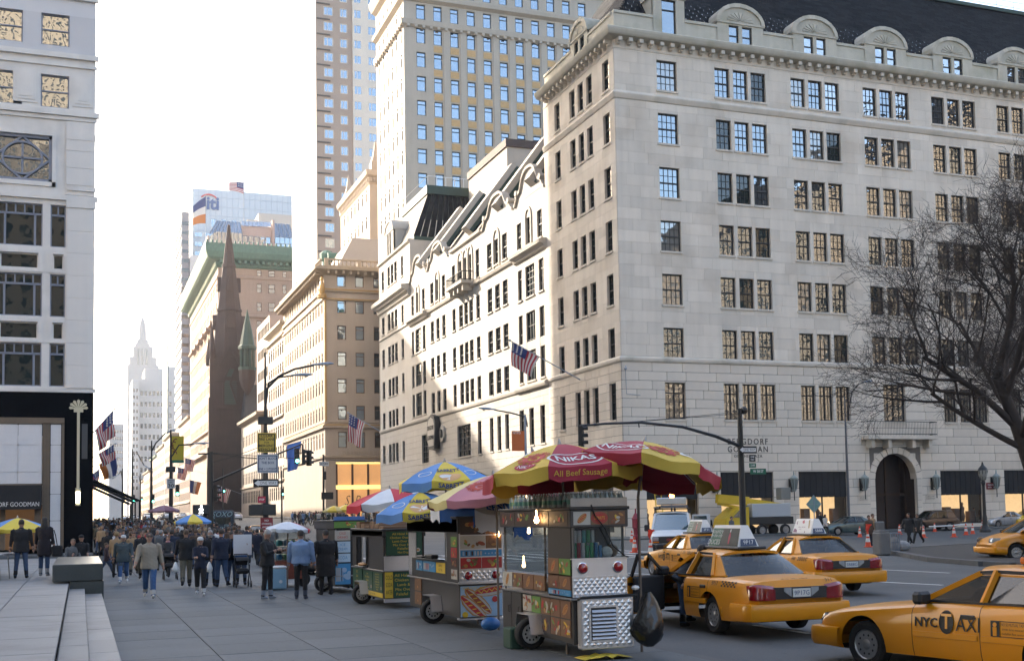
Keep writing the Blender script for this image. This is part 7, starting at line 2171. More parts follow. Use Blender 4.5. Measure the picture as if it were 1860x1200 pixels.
# --- third cart: green menu boards
W, L = .95, 3.3
c3 = thing('food_cart', 'dark cart covered with green and yellow halal food menu boards', 'food cart', (6.40, 26.7, 0), rad(0), 'street food carts in a row')
cart_base(c3, W, L, 1.80, .86, 1.62, 1.9)
mb = MB(); fbox(mb, FLc, -L, 0, 1.6, 1.79, 0, .03); fbox(mb, FLc, -1.45, 0, .86, 1.62, -.04, .008); fbox(mb, FLc, -L, -2.85, .86, 1.62, -.04, .008); mb.bbox(.3, W, .2, L - .1, .86, 1.6, .01); mb.build('side_panel', [STEELD], c3)
picture(FE, .05, 1.20, .90, 1.74, 'menu', rc, c3, .035, ['All Halal Food', 'Chicken Over Rice', 'Lamb Over Rice', 'Mix Over Rice', 'Falafel', 'Hot Dog'])
picture(FE, .22, .24, .93, .82, 'menu', rc, c3, .03, ['All Halal Food', 'Chicken & Rice', 'Lamb & Rice', 'Mix Over Rice', 'Falafel Gyro']); picture(FE, .02, .24, .20, .82, 'yellow', rc, c3, .03, ['COLD', 'SODA', 'WATER'])
mb = MB(); fbox(mb, FE, 0, W, .86, 1.18, -.05, .01); fbox(mb, FE, 0, W, .14, .22, -.05, .06); mb.build('end_panel', [ALUM], c3)
picture(FLc, -2.1, .36, -1.1, .80, 'menu', rc, c3, .012, ['Gyro', 'Rice Platter', 'Falafel', 'Salad', 'Cold Soda']); picture(FLc, -1.05, .36, -.1, .80, 'menu', rc, c3, .012); picture(FLc, -L + .05, .24, -2.2, .82, 'menu', rc, c3, .012, ['BIG', 'Soda', 'Ice', 'Water', 'Rice']); picture(FLc, -2.1, .24, -.1, .34, 'yellow', rc, c3, .012, ['HALAL FOOD CATERING'])
mb = MB(); mb.bbox(-.1, .05, 1.8, 2.7, .86, .9, .01, 0); mb.sphere((.0, 2.2, .93), .1, 10, 6, 1, 1, 3, .5); mb.build('bread_tray', [STEEL, PM[0]], c3)
mb = MB()
for i in range(6): mb.bbox(.05, .85, .2 + i * .5, .6 + i * .5, 1.8, 1.86 + (i % 3) * .05, .01)
mb.build('cardboard_boxes', [M('cardboard', (.20, .12, .07), .85, noise=.2)], c3, kind='stuff')
# --- fourth: black side, blue end
W, L = .80, 2.9
c4 = thing('food_cart', 'black sided cart with a blue and white ice cream board on its end', 'food cart', (6.46, 32.6, 0), rad(0), 'street food carts in a row')
cart_base(c4, W, L, 2.0, .5, 1.75, 1.3, BLKPL)
mb = MB(); mb.bbox(.03, W - .02, .1, L - .05, .5, 1.75, .01); mb.build('side_panel', [BLKPL], c4)
for (c_, d_, k, ti) in ((1.45, 1.72, 'white', ['COLD', 'DRINKS']), (1.12, 1.42, 'blue', ['ICE', 'CREAM']), (.86, 1.09, 'blue', ['SODA']), (.26, .82, 'drinks', None)): picture(FE, .0, c_, .42, d_, k, rc, c4, .03, ti)
picture(FE, -.02, 1.79, .82, 1.97, 'food', rc, c4, .04); mb = MB(); fbox(mb, FE, -.02, .82, 1.98, 2.1, -.05, .04); mb.build('sign_strip', [M('strip_blue', (.06, .16, .4), .5)], c4)
mb = MB()
for i, (z, y) in enumerate(((1.35, .1), (1.05, .05))): mb.lathe([(.02, 0), (.09, -.06), (.11, -.25), (.05, -.36)], 8, Matrix.Translation((-.08, y, z)), i)
mb.build('hanging_bags', [WHITEP, M('bag_cream', (.5, .5, .45), .6)], c4, kind='stuff')
# --- far small glass cart with cooler
c5 = thing('food_cart', 'small glass sided cart with a pale blue cooler under the white umbrella', 'food cart', (5.45, 36.6, 0), 0, 'street food carts in a row')
mb = MB(); mb.bbox(0, .9, 0, 1.3, .25, .8, .02); mb.build('cabinet', [M('cart_red_side', (.22, .06, .04), .6, noise=.4, nscale=5)], c5)
mb = MB()
for x in (0, .88):
 for y in (0, 1.28): mb.bbox(x, x + .03, y, y + .03, .8, 1.7, .005)
mb.bbox(0, .9, 0, 1.3, 1.2, 1.22, .004); mb.bbox(-.03, .93, -.03, 1.33, 1.68, 1.71, .005); mb.build('post', [STEEL], c5)
MB().box(.01, .89, .0, .008, .8, 1.68).build('glass_panel', [CG], c5)
mb = MB()
for i in range(8): mb.bbox(.1 + (i % 4) * .2, .25 + (i % 4) * .2, .2, .9, .82 + (i // 4) * .42, 1.0 + (i // 4) * .42, .03, i % 5)
mb.build('snacks', CANM, c5, kind='stuff')
for x in (.0, .9): wheel(c5, x, .4, .22, -1 if x < .1 else 1, .12)
k = thing('cooler', 'pale blue cooler box standing beside the small glass cart', 'cooler', (4.98, 35.4, 0))
MB().bbox(0, .62, 0, .5, .03, .62, .03).build('box', [M('cooler_blue', (.24, .42, .56), .5)], k); MB().bbox(-.01, .63, -.01, .51, .62, .70, .03).build('lid', [WHITEP], k)
mb = MB()
for x, z in ((.12, .45), (.45, .25)): mb.lathe([(.05, 0), (.05, .004)], 12, Matrix.Translation((x, -.001, z)) @ Matrix.Rotation(PI / 2, 4, 'X'))
mb.build('sticker', [WHITEP], k, kind='stuff')

def umbrella(label, apex, ground, R, drop, cols, tilt=(0, 0), text=(), group='umbrellas over the food carts', flap=.16, n=8, rot=0.0, sag=.05, inner=None, seed=0):
 "eight panelled cloth umbrella with hanging flaps, ribs and pole"
 ap = Vector(apex); t = thing('umbrella', label, 'umbrella', (ground[0], ground[1], ground[2]), 0, group)
 rnd = random.Random(seed + 3)
 T = Matrix.Translation(ap - Vector(ground)) @ Matrix.Rotation(rad(tilt[0]), 4, 'X') @ Matrix.Rotation(rad(tilt[1]), 4, 'Y') @ Matrix.Rotation(rot, 4, 'Z')
 def surf(a, r, lift=0.0):
  # panel angle a in 0..n, radius fraction r
  k = a - math.floor(a); th = 2 * PI * a / n
  pull = math.cos(PI / n) / math.cos(2 * PI / n * (k - .5))
  rr = R * r * (pull * .92 + .08); sg = sag * math.sin(PI * k) * r
  wr = .012 * math.sin(a * 9.1 + r * 7 + seed) * r
  return T @ Vector((rr * math.cos(th), rr * math.sin(th), -drop * r ** 1.45 - sg * R * .6 + wr + lift))
 for p in range(n):
  mb = MB(); rows_ = [[surf(p + i / 6, r / 8 + .002) for i in range(7)] for r in range(9)]
  mb.grid(rows_, 0)
  last = rows_[-1]; fl = []
  for i, q in enumerate(last):
   ph = math.sin(i * 1.1 + p * 2.3 + seed) * .03
   o_ = (q - (ap - Vector(ground))); o_.z = 0; o_.normalize()
   fl.append(q + Vector((0, 0, -flap * (1 + rnd.uniform(-.15, .15)))) + o_ * (ph - .02))
  mb.grid([last, fl], 0)
  pan = mb.build('panel', [cols[p % len(cols)]], t, smooth=True)
  for (pp, s, r0, sz, mt, kw) in text:
   if pp % n == p:
    m = MB(); kw = dict(kw); wdt = kw.pop('w', None); typ = kw.pop('typ', 'text'); up = kw.pop('flap', False)
    if typ == 'text':
     vs, fs = textmesh(s, **kw) if (s, tuple(sorted(kw.items()))) not in _TC else _TC[(s, tuple(sorted(kw.items())))]
     _TC[(s, tuple(sorted(kw.items())))] = (vs, fs)
     ww = vs[:, 0].max() - vs[:, 0].min(); sx = (wdt or sz * ww) / ww
     for f_ in (vs,):
      P = []
      for x, y, z in f_:
       if up:
        a = p + .5 + (x * sx) / (2 * PI * R / n); q = surf(a, 1.0); o_ = q - (ap - Vector(ground)); o_.z = 0; o_.normalize()
        P.append(q + Vector((0, 0, -flap * .5 + y * sz)) + o_ * .03)
       else:
        r = r0 - y * sz / R; a = p + .5 + x * sx / (2 * PI * max(.3, r) * R / n); P.append(surf(a, r, .012))
      m.add(P, fs)
    else:      # ring / disc
     ra, rb = s
     K = 24
     for i in range(K):
      qa, qb = 2 * PI * i / K, 2 * PI * (i + 1) / K
      if typ == 'rays' and i % 2: continue
      P = []
      for (rr_, an) in ((ra, qa), (rb, qa), (rb, qb), (ra, qb)):
       x, y = rr_ * math.cos(an) * sz, rr_ * math.sin(an) * .72; r = r0 - y / R; a = p + .5 + x / (2 * PI * max(.3, r) * R / n); P.append(surf(a, r, .009))
      m.add(P, [(0, 1, 2, 3)])
    m.build('print', [mt], pan)
 mb = MB()
 for p in range(n): mb.tube([T @ Vector((0, 0, -.02)), surf(p, .5, -.02), surf(p, .98, -.02)], .008, 4)
 mb.lathe([(.03, -.05), (.035, .0), (.02, .05), (.005, .09)], 8, T); mb.build('ribs', [STEEL], t, kind='stuff')
 a = T @ Vector((0, 0, -.02)); b = T @ Vector((0, 0, -drop - .45))
 mb = MB(); mb.tube([a, b, (b.x, b.y, .0)], .022, 8); mb.build('pole', [M('worn_pole', (.16, .13, .11), .5, metal=.4)], t)
 return t

def cloth(name, c, a=.1): return M(name, c, .75, noise=a, nscale=3, fine=.06, dirt=tuple(x * .6 for x in c), dirtamt=.35, dscale=2.0)

UY, URD, UPK, UPY = cloth('umbrella_yellow', (.56, .40, .06)), cloth('umbrella_red', (.33, .022, .045)), cloth('faded_pink_cloth', (.48, .20, .24)), cloth('faded_yellow_cloth', (.58, .50, .22))
UB, UBY, UWH, UR2 = cloth('umbrella_blue', (.10, .25, .56)), cloth('umbrella_bright_yellow', (.66, .50, .06)), cloth('umbrella_white', (.62, .64, .68)), cloth('umbrella_bright_red', (.50, .02, .04))
UDB, UPU = cloth('umbrella_deep_blue', (.03, .13, .42)), cloth('umbrella_plum', (.16, .07, .10))
INKR, INKW, INKB, INKY = M('ink_red', (.42, .05, .03), .7), M('ink_white', (.66, .66, .64), .7), M('ink_blue', (.02, .05, .16), .7), M('ink_ochre', (.55, .36, .04), .7)
def nik(p, r0=.80, big=.34): return [(p, (.245, .275), r0, 1.6, INKW, dict(typ='ring')), (p, 'NIKAS', r0, big * .62, INKW, dict(bold=.02, w=.62))]
def gold(p, r0=.66): return [(p, (.10, .20), r0, 1.05, INKR, dict(typ='ring')), (p, (.21, .27), r0, 1.05, INKR, dict(typ='rays')), (p, 'GOLDEN', r0 - .13, .13, INKR, dict(w=.34)), (p, 'BRAND', r0 + .11, .14, INKR, dict(w=.38)), (p, (.0, .06), r0, 1.05, INKR, dict(typ='ring'))]
umbrella('large red and yellow hot dog umbrella over the left side of the nearest cart', (6.72, 16.7, 3.12), (6.72, 17.2, 0), 1.22, .44, [UY, URD], (-5, -2), nik(5) + gold(4) + [(5, 'All Beef Sausage', 1, .12, INKY, dict(flap=True, w=.8)), (4, (.0, .12), .88, 1.6, URD, dict(typ='ring')), (4, 'NIKAS', .88, .12, INKW, dict(w=.28))] + gold(6), rot=rad(14), flap=.19, seed=1)
umbrella('red and yellow hot dog umbrella leaning to the right beside the nearest cart', (7.98, 16.35, 3.14), (7.72, 16.3, 0), 1.20, .40, [URD, UY], (-4, 11), nik(4, .74) + gold(5) + nik(6, .78) + gold(3), rot=rad(19), flap=.17, seed=4)
umbrella('faded pink and yellow umbrella in front of the second cart', (6.98, 20.6, 2.80), (6.72, 20.8, 0), 1.22, .38, [UPY, UPK], (0, -4), gold(5, .58), rot=rad(-18), flap=.14, seed=7)
def sab(p): return [(p, 'SABRETT', .60, .17, INKB, dict(bold=.025, w=.50)), (p, (.0, .20), .84, 1.25, M('ink_bun', (.62, .36, .16), .7), dict(typ='ring')), (p, (.0, .12), .84, 1.9, INKW, dict(typ='ring')), (p, 'SABRETT', 1, .13, INKB, dict(flap=True, bold=.03, w=.55))]
umbrella('blue and yellow umbrella standing higher behind the second cart', (7.3, 24.8, 3.23), (7.25, 24.9, 0), 1.05, .42, [UBY, UB], (0, -2), sab(6) + sab(5)[:0] + [(5, (.12, .14), .7, 1.3, INKW, dict(typ='ring')), (7, (.12, .14), .7, 1.3, INKW, dict(typ='ring'))], rot=rad(-32), flap=.17, seed=2)
umbrella('blue and yellow umbrella standing lower in front of the third cart', (6.62, 24.3, 2.58), (6.75, 25.6, 0), 1.0, .40, [UBY, UB], (0, -3), sab(6) + [(5, (.12, .14), .7, 1.3, INKW, dict(typ='ring'))], rot=rad(-38), flap=.17, seed=3)
umbrella('red and white umbrella over the third cart', (7.3, 29.7, 2.78), (7.2, 29.9, 0), 1.12, .32, [UR2, UWH], (0, -5), rot=rad(-10), flap=.18, seed=5)
umbrella('blue and white umbrella folded low behind the second cart with big soda lettering', (7.25, 21.9, 2.62), (7.15, 22.0, 0), 1.0, .46, [UDB, UWH], (5, 10), [(5, 'PEPSI', .80, .26, UDB, dict(bold=.03, w=.52)), (5, (.0, .16), .52, 1.2, UDB, dict(typ='ring'))], rot=rad(20), flap=.34, seed=6)
umbrella('white and red umbrella tilted behind the first big red and yellow one', (7.15, 19.0, 3.14), (7.2, 19.3, 0), .80, .42, [UWH, UR2, UWH, UDB], (-8, -10), rot=rad(10), flap=.16, seed=9)
umbrella('white umbrella with red edges over the small glass cart', (5.82, 36.4, 1.98), (5.9, 37.0, 0), .68, .22, [UWH, UWH, UWH, UR2], (0, 3), rot=rad(5), flap=.09, seed=8)
umbrella('yellow and blue umbrella over the tables on the plaza at the left edge', (-1.9, 42.5, 2.26), (-1.9, 42.5, .45), .95, .34, [UBY, UB, UBY], (0, 0), flap=.12, rot=rad(12), seed=12)
umbrella('blue and yellow umbrella in the crowd by the dark van', (5.06, 60.3, 2.36), (5.06, 60.3, 0), .92, .36, [UBY, UB], rot=rad(-20), flap=.1, seed=13)
umbrella('plum coloured umbrella far off above the crowd', (4.85, 78.4, 3.02), (4.85, 78.4, 0), .95, .33, [UPU, cloth('umbrella_mauve', (.24, .14, .18))], flap=.1, seed=14)
for i, (px, py) in enumerate(((607, 918), (629, 916))):
 p = YP(px, py, 150)
 umbrella(('yellow striped umbrella far off across the avenue', 'second yellow umbrella far off beside the crowd across the avenue')[i], tuple(p), (p.x, p.y, 0), 1.5, .6, [UPY, UBY], flap=.2, seed=15 + i)
# black rubbish bag hanging on the cart, cloth and bucket under it
bag = MB(); rows_ = []
for i in range(11):
 z = .86 - i * .078; r = (.05, .10, .13, .155, .18, .205, .225, .235, .22, .17, .06)[i]
 rows_.append([Vector((math.cos(a) * r * (1 + .16 * math.sin(3 * a + i * .8) + .06 * math.sin(9 * a + i)), math.sin(a) * r * .8 * (1 + .12 * math.cos(4 * a + i)), z)) for a in np.linspace(0, 2 * PI, 22, endpoint=False)])
bag.grid(rows_, 0, closed=True)
bg_ = bag.build('rubbish_bag', [M('black_plastic_bag', (.008, .008, .009), .22, spec=.6, bump=.6, bscale=14)], None, smooth=50, loc=(7.66, 15.72, .06), label='black plastic rubbish bag hanging from the nearest cart', cat='bag')
b2 = MB(); b2.sphere((7.55, 15.9, .98), .045, 6, 4, 0, 1.5, 1, .8); b2.build('paper_bundle', [WHITEP], None, label='crumpled white paper on top of the black rubbish bag', cat='paper')
mb = MB(); mb.grid([[Vector((6.6 + .75 * i / 9, 15.6 + .4 * j / 5, .02 + .05 * abs(math.sin(i * 1.9 + j * 1.3)) * math.sin(PI * i / 9))) for i in range(10)] for j in range(6)]); mb.build('yellow_cloth', [UBY], None, label='yellow cloth heap on the pavement under the nearest cart', cat='cloth')
mb = MB(); mb.bbox(6.2, 6.45, 17.6, 17.95, 0, .32, .02); mb.build('crate', [M('dark_green_crate', (.02, .06, .04), .6)], None, label='dark green crate behind the wheel of the nearest cart', cat='crate')
mb = MB(); mb.sphere((6.75, 20.2, .16), .15, 12, 8, 0, 1.2, 1, .8); mb.build('blue_bundle', [M('blue_plastic', (.03, .15, .42), .35)], None, smooth=True, label='shiny blue plastic bundle between the first and second cart', cat='bundle')

# ---------------------------------------------------------------- people
from mathutils import kdtree
SKIN = M('skin', (.33, .185, .13), .55, noise=.08, nscale=8); SKIN2 = M('deep_skin', (.17, .09, .06), .55)
HAIRS = {k: M('hair_' + k, c, .6, noise=.3, nscale=30) for k, c in dict(dark=(.02, .014, .01), brown=(.07, .04, .022), grey=(.25, .24, .23), fair=(.22, .14, .06)).items()}
_cl = {}

def CL(c):
 if c not in _cl: _cl[c] = M('cloth_%d' % len(_cl), c, .85, noise=.16, nscale=5, fine=.12, fscale=40, bump=.25, bscale=16)
 return _cl[c]

NAVY, BLK, JEAN, JEAN2, KHAKI, TAUP, GREYC, LBLUE, DGRN, WHT, BRN, PNK, DGRY, CAMEL, RDC, MBLUE = (.012, .016, .035), (.010, .010, .012), (.035, .085, .20), (.03, .055, .11), (.12, .105, .075), (.27, .235, .185), (.10, .105, .11), (.17, .26, .42), (.03, .05, .045), (.55, .55, .55), (.07, .04, .025), (.42, .22, .26), (.035, .037, .042), (.30, .20, .11), (.25, .02, .025), (.03, .09, .24)

def rotx(v, a):
 c, s = math.cos(a), math.sin(a); return Vector((v.x, v.y * c - v.z * s, v.y * s + v.z * c))

def person_mesh(P, vox=.016):
 """one continuous body. local -y is forward. P: H, bulk, legs=(l,r) swing deg (+ forward), knees, arms=((fwd,out,bend),...), lean, head=(turn,nod), hem, sit"""
 S = P.get('H', 1.75) / 1.75; bk = P.get('bulk', 1.0); fem = P.get('fem', 0)
 src = []                       # (verts, tag)
 mb = MB()
 def add(fn, tag):
  n = len(mb.v); fn(); src.append((n, len(mb.v), tag))
 lean = rad(P.get('lean', 0)); hipz = .92 - P.get('drop', 0)
 Lf = P.get('legs', (0, 0)); Kn = P.get('knees', (4, 4)); spread = P.get('spread', .095)
 feet = []
 for s, sw, kb in ((1, Lf[0], Kn[0]), (-1, Lf[1], Kn[1])):
  hip = Vector((s * .09, 0, hipz))
  kn = hip + rotx(Vector((s * (spread - .09) * .5, 0, -.43)), -rad(sw))
  an = kn + rotx(Vector((s * (spread - .09) * .5, 0, -.41)), -rad(sw - kb))
  lo = P.get('loose', 1.0)
  add(lambda: mb.tube([hip + Vector((0, 0, .06)), hip.lerp(kn, .35), kn, kn.lerp(an, .35), an + Vector((0, 0, .02))], [.098 * bk, .088 * lo, .068 * lo, .064 * lo, .055 * lo], 12), 'bottom')
  f = rotx(Vector((s * .02, -.15, -.035)), -rad((sw - kb) * .6))
  add(lambda: (mb.tube([an + Vector((0, .05, -.035)), an + Vector((0, .0, -.03)), an + f * .6, an + f], [.036, .046, .043, .028], 10), mb.tube([an + Vector((0, 0, .04)), an + Vector((0, 0, -.03))], [.047, .047], 10)), 'shoe')
  feet.append(an)
 def up(v): return rotx(Vector(v) - Vector((0, 0, hipz)), lean) + Vector((0, 0, hipz))
 dz = hipz - .92
 def ring_loft(rs, tag):
  def f():
   rows_ = []
   for z, rx, ry, oy in rs: rows_.append([up((rx * math.cos(a), oy + ry * math.sin(a), z + dz)) for a in np.linspace(0, 2 * PI, 18, endpoint=False)])
   mb.grid(rows_, closed=True); k = len(mb.v) - 18 * len(rs)
   mb.f.append(tuple(range(k + 17, k - 1, -1))); mb.f.append(tuple(k + 18 * (len(rs) - 1) + i for i in range(18))); mb.m += [0, 0]
  add(f, tag)
 hem = P.get('hem', .84)
 b2 = bk * P.get('coat', 1.05)
 ring_loft([(hem, .185 * b2, .135 * b2, 0), (.95, .180 * b2, .130 * b2, .0), (1.08, (.160 - .015 * fem) * b2, .118 * b2, 0), (1.25, .178 * b2, .125 * b2, .005), (1.37, (.192 - .012 * fem) * b2, .112 * b2, .01), (1.43, .155 * b2, .09, .012), (1.475, .075, .072, .012), (1.50, .062, .062, .008)], 'top')
 hd = P.get('head', (0, 0)); hm = Matrix.Translation(up((0, -.005, 1.625 + dz))) @ Matrix.Rotation(rad(hd[0]), 4, 'Z') @ Matrix.Rotation(rad(hd[1]), 4, 'X')
 add(lambda: mb.tube([up((0, .01, 1.46 + dz)), up((0, .0, 1.60 + dz))], [.058, .052], 10), 'skin')
 def head():
  mb.lathe([(.02, -.125), (.045, -.115), (.062, -.075), (.072, -.02), (.076, .03), (.068, .075), (.045, .105), (.012, .118)], 14, hm, 0, 1.0, 1.25)
  mb.tube([hm @ Vector((0, -.088, .018)), hm @ Vector((0, -.112, -.022)), hm @ Vector((0, -.09, -.03))], [.010, .016, .012], 6)
  mb.tube([hm @ Vector((0, -.075, -.085)), hm @ Vector((0, -.083, -.105))], [.028, .02], 8)
  for s in (-1, 1): mb.tube([hm @ Vector((s * .076, .01, .02)), hm @ Vector((s * .082, .018, -.03))], [.016, .012], 6)
 add(head, 'skin')
 hands = []
 for s, arm in ((1, P.get('arms', ((0, 8, 12),) * 2)[0]), (-1, P.get('arms', ((0, 8, 12),) * 2)[1])):
  fw, out, bend = [rad(q) for q in arm[:3]]; inn = rad(arm[3]) if len(arm) > 3 else 0
  sh = Vector((s * (.185 - .012 * fem) * b2, .01, 1.395 + dz))
  R1 = Matrix.Rotation(-fw, 3, 'X') @ Matrix.Rotation(-s * out, 3, 'Y')
  el = sh + R1 @ Vector((0, 0, -.285))
  d2 = R1 @ Matrix.Rotation(-bend, 3, 'X') @ Matrix.Rotation(s * inn, 3, 'Y') @ Vector((0, 0, -.25))
  wr = el + d2
  sh, el, wr = up(sh), up(el), up(wr)
  ak = P.get('arm', 1.0) * (.9 + .1 * bk)
  add(lambda: mb.tube([sh + Vector((-s * .05, 0, .01)), sh, sh.lerp(el, .5), el, el.lerp(wr, .4), wr], [.075 * ak, .068 * ak, .058 * ak, .050 * ak, .046 * ak, .037 * ak], 12), 'top')
  d = (wr - el).normalized(); side = d.cross(Vector((s, 0, 0))); side.normalize(); x = Vector((s, 0, 0)) - d * d.dot(Vector((s, 0, 0))); x.normalize()
  def hand():
   mb.tube([wr - d * .01, wr + d * .04, wr + d * .085], [.028, .034, .032], 8)
   for k, L in enumerate((.066, .078, .072, .055)):
    o_ = side * (-.03 + .02 * k); a = wr + d * .08 + o_
    mb.tube([a, a + d * L * .5 - x * .004, a + d * L * .85 - x * .020], [.0095, .009, .0075], 6)
   mb.tube([wr + d * .03 - side * .03, wr + d * .065 - side * .055, wr + d * .095 - side * .05 - x * .01], [.012, .011, .009], 6)
  add(hand, 'skin'); hands.append(wr + d * .09)
 o = bpy.data.objects.new('p', mb.mesh('p', [SKIN]))
 md = o.modifiers.new('r', 'REMESH'); md.mode = 'VOXEL'; md.voxel_size = vox
 sm = o.modifiers.new('s', 'SMOOTH'); sm.iterations = 2; sm.factor = .4
 kd = kdtree.KDTree(len(mb.v)); tags = {}
 for a, b, t in src:
  for i in range(a, b): kd.insert(mb.v[i], i); tags[i] = t
 kd.balance()
 v, f, _ = evaluated(o)
 # soft cloth folds
 vv = v.copy()
 w_ = .0035 * np.sin(v[:, 2] * 47 + 9 * v[:, 0]) * np.sin(v[:, 0] * 31 + v[:, 1] * 23 + v[:, 2] * 11)
 cen = np.zeros_like(v); cen[:, 2] = v[:, 2]
 rr = np.linalg.norm((v - cen)[:, :2], axis=1, keepdims=True) + 1e-6
 mask = (v[:, 2] > .12) & (v[:, 2] < 1.42)
 vv += np.where(mask[:, None], (v - cen) / rr * w_[:, None], 0)
 names = {'skin': 0, 'top': 1, 'bottom': 2, 'shoe': 3}
 mi = []
 for fc in f:
  c = v[list(fc)].mean(axis=0); tg = tags[kd.find(c)[1]]
  if tg == 'bottom' and c[2] > hem + dz - .01 + abs(lean) * .2 and abs(c[0]) < .25: tg = 'top'
  mi.append(names[tg])
 return vv * S, f, mi, hm, S, [h * S for h in hands]

def person(P, label, loc, rz, top, bottom, shoes=BLK, skin=None, hair='dark', extra=(), vox=.0165, group=None, hat=None):
 v, f, mi, hm, S, hands = person_mesh(P, vox)
 m = MB(); m.v = [tuple(q) for q in v]; m.f = f; m.m = mi
 o = m.build('person', [skin or SKIN, CL(top), CL(bottom), CL(shoes)], None, smooth=True)
 tag(o, label, 'person', group); o.location = loc; o.rotation_euler = (0, 0, rz)
 wq = P.get('sx', 1.0); o.scale = (wq, wq, 1)
 T = Matrix.Scale(S, 4) @ hm
 hb = MB()
 if hair:
  prof = [(.079, -.03), (.083, .02), (.078, .07), (.055, .108), (.02, .126), (.002, .128)]
  rows_ = []
  for r, z in prof: rows_.append([T @ Vector((r * math.cos(a), r * 1.22 * math.sin(a) + .012, z + (.045 if math.sin(a) < -.25 and z < .05 else 0))) for a in np.linspace(0, 2 * PI, 16, endpoint=False)])
  hb.grid(rows_, closed=True)
  if P.get('long'):
   rows_ = [[T @ Vector((r * math.cos(a), .02 + r * 1.15 * math.sin(a), z)) for a in np.linspace(-.5, PI + .5, 10)] for r, z in ((.084, .03), (.09, -.06), (.098, -.14), (.09, -.24))]
   hb.grid(rows_)
  if hair != 'bald': put('hair', hb.mesh('hair', [HAIRS[hair]], True), o)
 e = MB()
 for s in (-1, 1):
  e.sphere(T @ Vector((s * .032, -.085, .022)), .009 * S, 6, 4)
 e.beam(T @ Vector((-.022, -.0935, -.062)), T @ Vector((.022, -.0935, -.062)), .004, .006)
 put('face', e.mesh('face', [M('eye_dark', (.03, .02, .018), .4)]), o)
 if hat is not None:
  q = MB(); q.lathe([(.088, .02), (.092, .045), (.085, .09), (.055, .122), (.01, .132)], 14, T, 0, 1, 1.2)
  q.prism([(-.075, -.07), (.075, -.07), (.06, -.19), (.0, -.205), (-.06, -.19)], T @ Matrix.Translation((0, 0, .03)), .014)
  put('cap', q.mesh('cap', [CL(hat)], 40), o)
 for kind in extra:
  q = MB()
  if kind == 'shades': q.bbox(-.07, .07, -.102, -.085, .005, .042, .008); q.v = [tuple(T @ Vector(p)) for p in q.v]; put('sunglasses', q.mesh('sunglasses', [BLKPL]), o)
  if kind == 'scarf': q.lathe([(.075, -.17), (.095, -.15), (.09, -.11), (.07, -.10)], 12, T, 0, 1, 1.1); put('scarf', q.mesh('scarf', [CL(PNK)], True), o)
  if kind == 'beard': q.lathe([(.03, -.128), (.066, -.10), (.076, -.05), (.074, -.03)], 12, T, 0, 1, 1.27); put('beard', q.mesh('beard', [HAIRS['grey']], True), o)
  if kind == 'stripe':
   pass
 return o, hands

WALK = dict(legs=(24, -18), knees=(8, 22), arms=((-18, 10, 14), (20, 10, 22)), loose=1.12)
WALK2 = dict(legs=(-16, 22), knees=(24, 6), arms=((18, 10, 20), (-16, 10, 12)), loose=1.12)
STAND = dict(legs=(3, -3), knees=(3, 3), arms=((4, 9, 14), (0, 9, 12)), spread=.12)
PHONE = dict(legs=(2, -2), knees=(2, 2), arms=((25, 6, 85, 20), (28, 6, 80, 20)), head=(0, 25), spread=.12)
def PP(base, **k): d = dict(base); d.update(k); return d
FACE, AWAY = -.10, PI - .1
def gp(px, py, z=0): p = G(px, py, z); return (p.x, p.y, z)
def carried(name, label, cat, mb, mats, p, **kw): return mb.build(name, mats, None, loc=p, label=label, cat=cat, **kw)

person(PP(WALK, H=1.78, bulk=1.10, coat=1.12, arm=1.15, hem=.82, arms=((-12, 12, 16), (16, 13, 20))), 'stocky man in beige jacket, sunglasses and blue jeans walking towards us', gp(271, 1090), FACE + .05, TAUP, JEAN, (.4, .38, .35), hair='dark', extra=('shades',), vox=.0145)
person(PP(WALK2, H=1.64, bulk=1.14, coat=1.2, arm=1.25, hem=.80, fem=1), 'woman in white cap and dark grey-green parka with blue jeans walking towards us', gp(224, 1061), FACE, (.045, .065, .075), JEAN, WHT, hair='brown', hat=WHT)
person(PP(WALK, H=1.62, bulk=.92, coat=1.02, legs=(10, -14), knees=(4, 20), fem=1, arms=((30, 6, 80, 25), (24, 6, 70, 20))), 'young person in white cap and navy tracksuit with white sleeve stripes', gp(364, 1082), FACE, NAVY, BLK, (.5, .5, .5), hair='dark', hat=WHT)
person(PP(STAND, H=1.80, bulk=1.14, coat=1.12, arms=((35, 10, 75, 30), (30, 6, 85, 30)), head=(-10, 22)), 'balding man all in black with grey trainers reading something in his hands', gp(486, 1088), FACE + 1.05, BLK, BLK, (.22, .25, .30), hair='grey')
person(PP(STAND, H=1.78, bulk=1.16, coat=1.18, arm=1.2, hem=.9), 'man in light blue hooded jacket and black trousers seen from behind at a cart', gp(547, 1088), AWAY - .3, LBLUE, BLK, (.05, .06, .09), hair='dark')
person(PP(STAND, H=1.76, bulk=1.2, coat=1.25, hem=.5), 'person in long black coat standing at the side of the fourth cart', gp(592, 1080), AWAY + .4, BLK, BLK, hair='dark')
person(PP(WALK2, H=1.80, bulk=1.1, coat=1.12, legs=(-10, 12)), 'man in black jacket and khaki trousers walking away with a white bag', gp(338, 1066), AWAY, BLK, KHAKI, hair='brown')
person(PP(WALK, H=1.80, bulk=1.12, coat=1.12, legs=(10, -12)), 'man in dark navy top and blue jeans walking away towards the carts', gp(402, 1066), AWAY + .3, NAVY, JEAN2, hair='dark')
person(PP(STAND, H=1.76, bulk=1.05), 'bearded man in black jacket and jeans facing us beside the tracksuit walker', gp(382, 1064), FACE, BLK, JEAN2, hair='grey', extra=('beard',))
person(PP(STAND, H=1.70, bulk=1.0), 'person in black beside the blue jacketed one looking down', gp(421, 1062), FACE + .8, BLK, JEAN2, hair='dark')
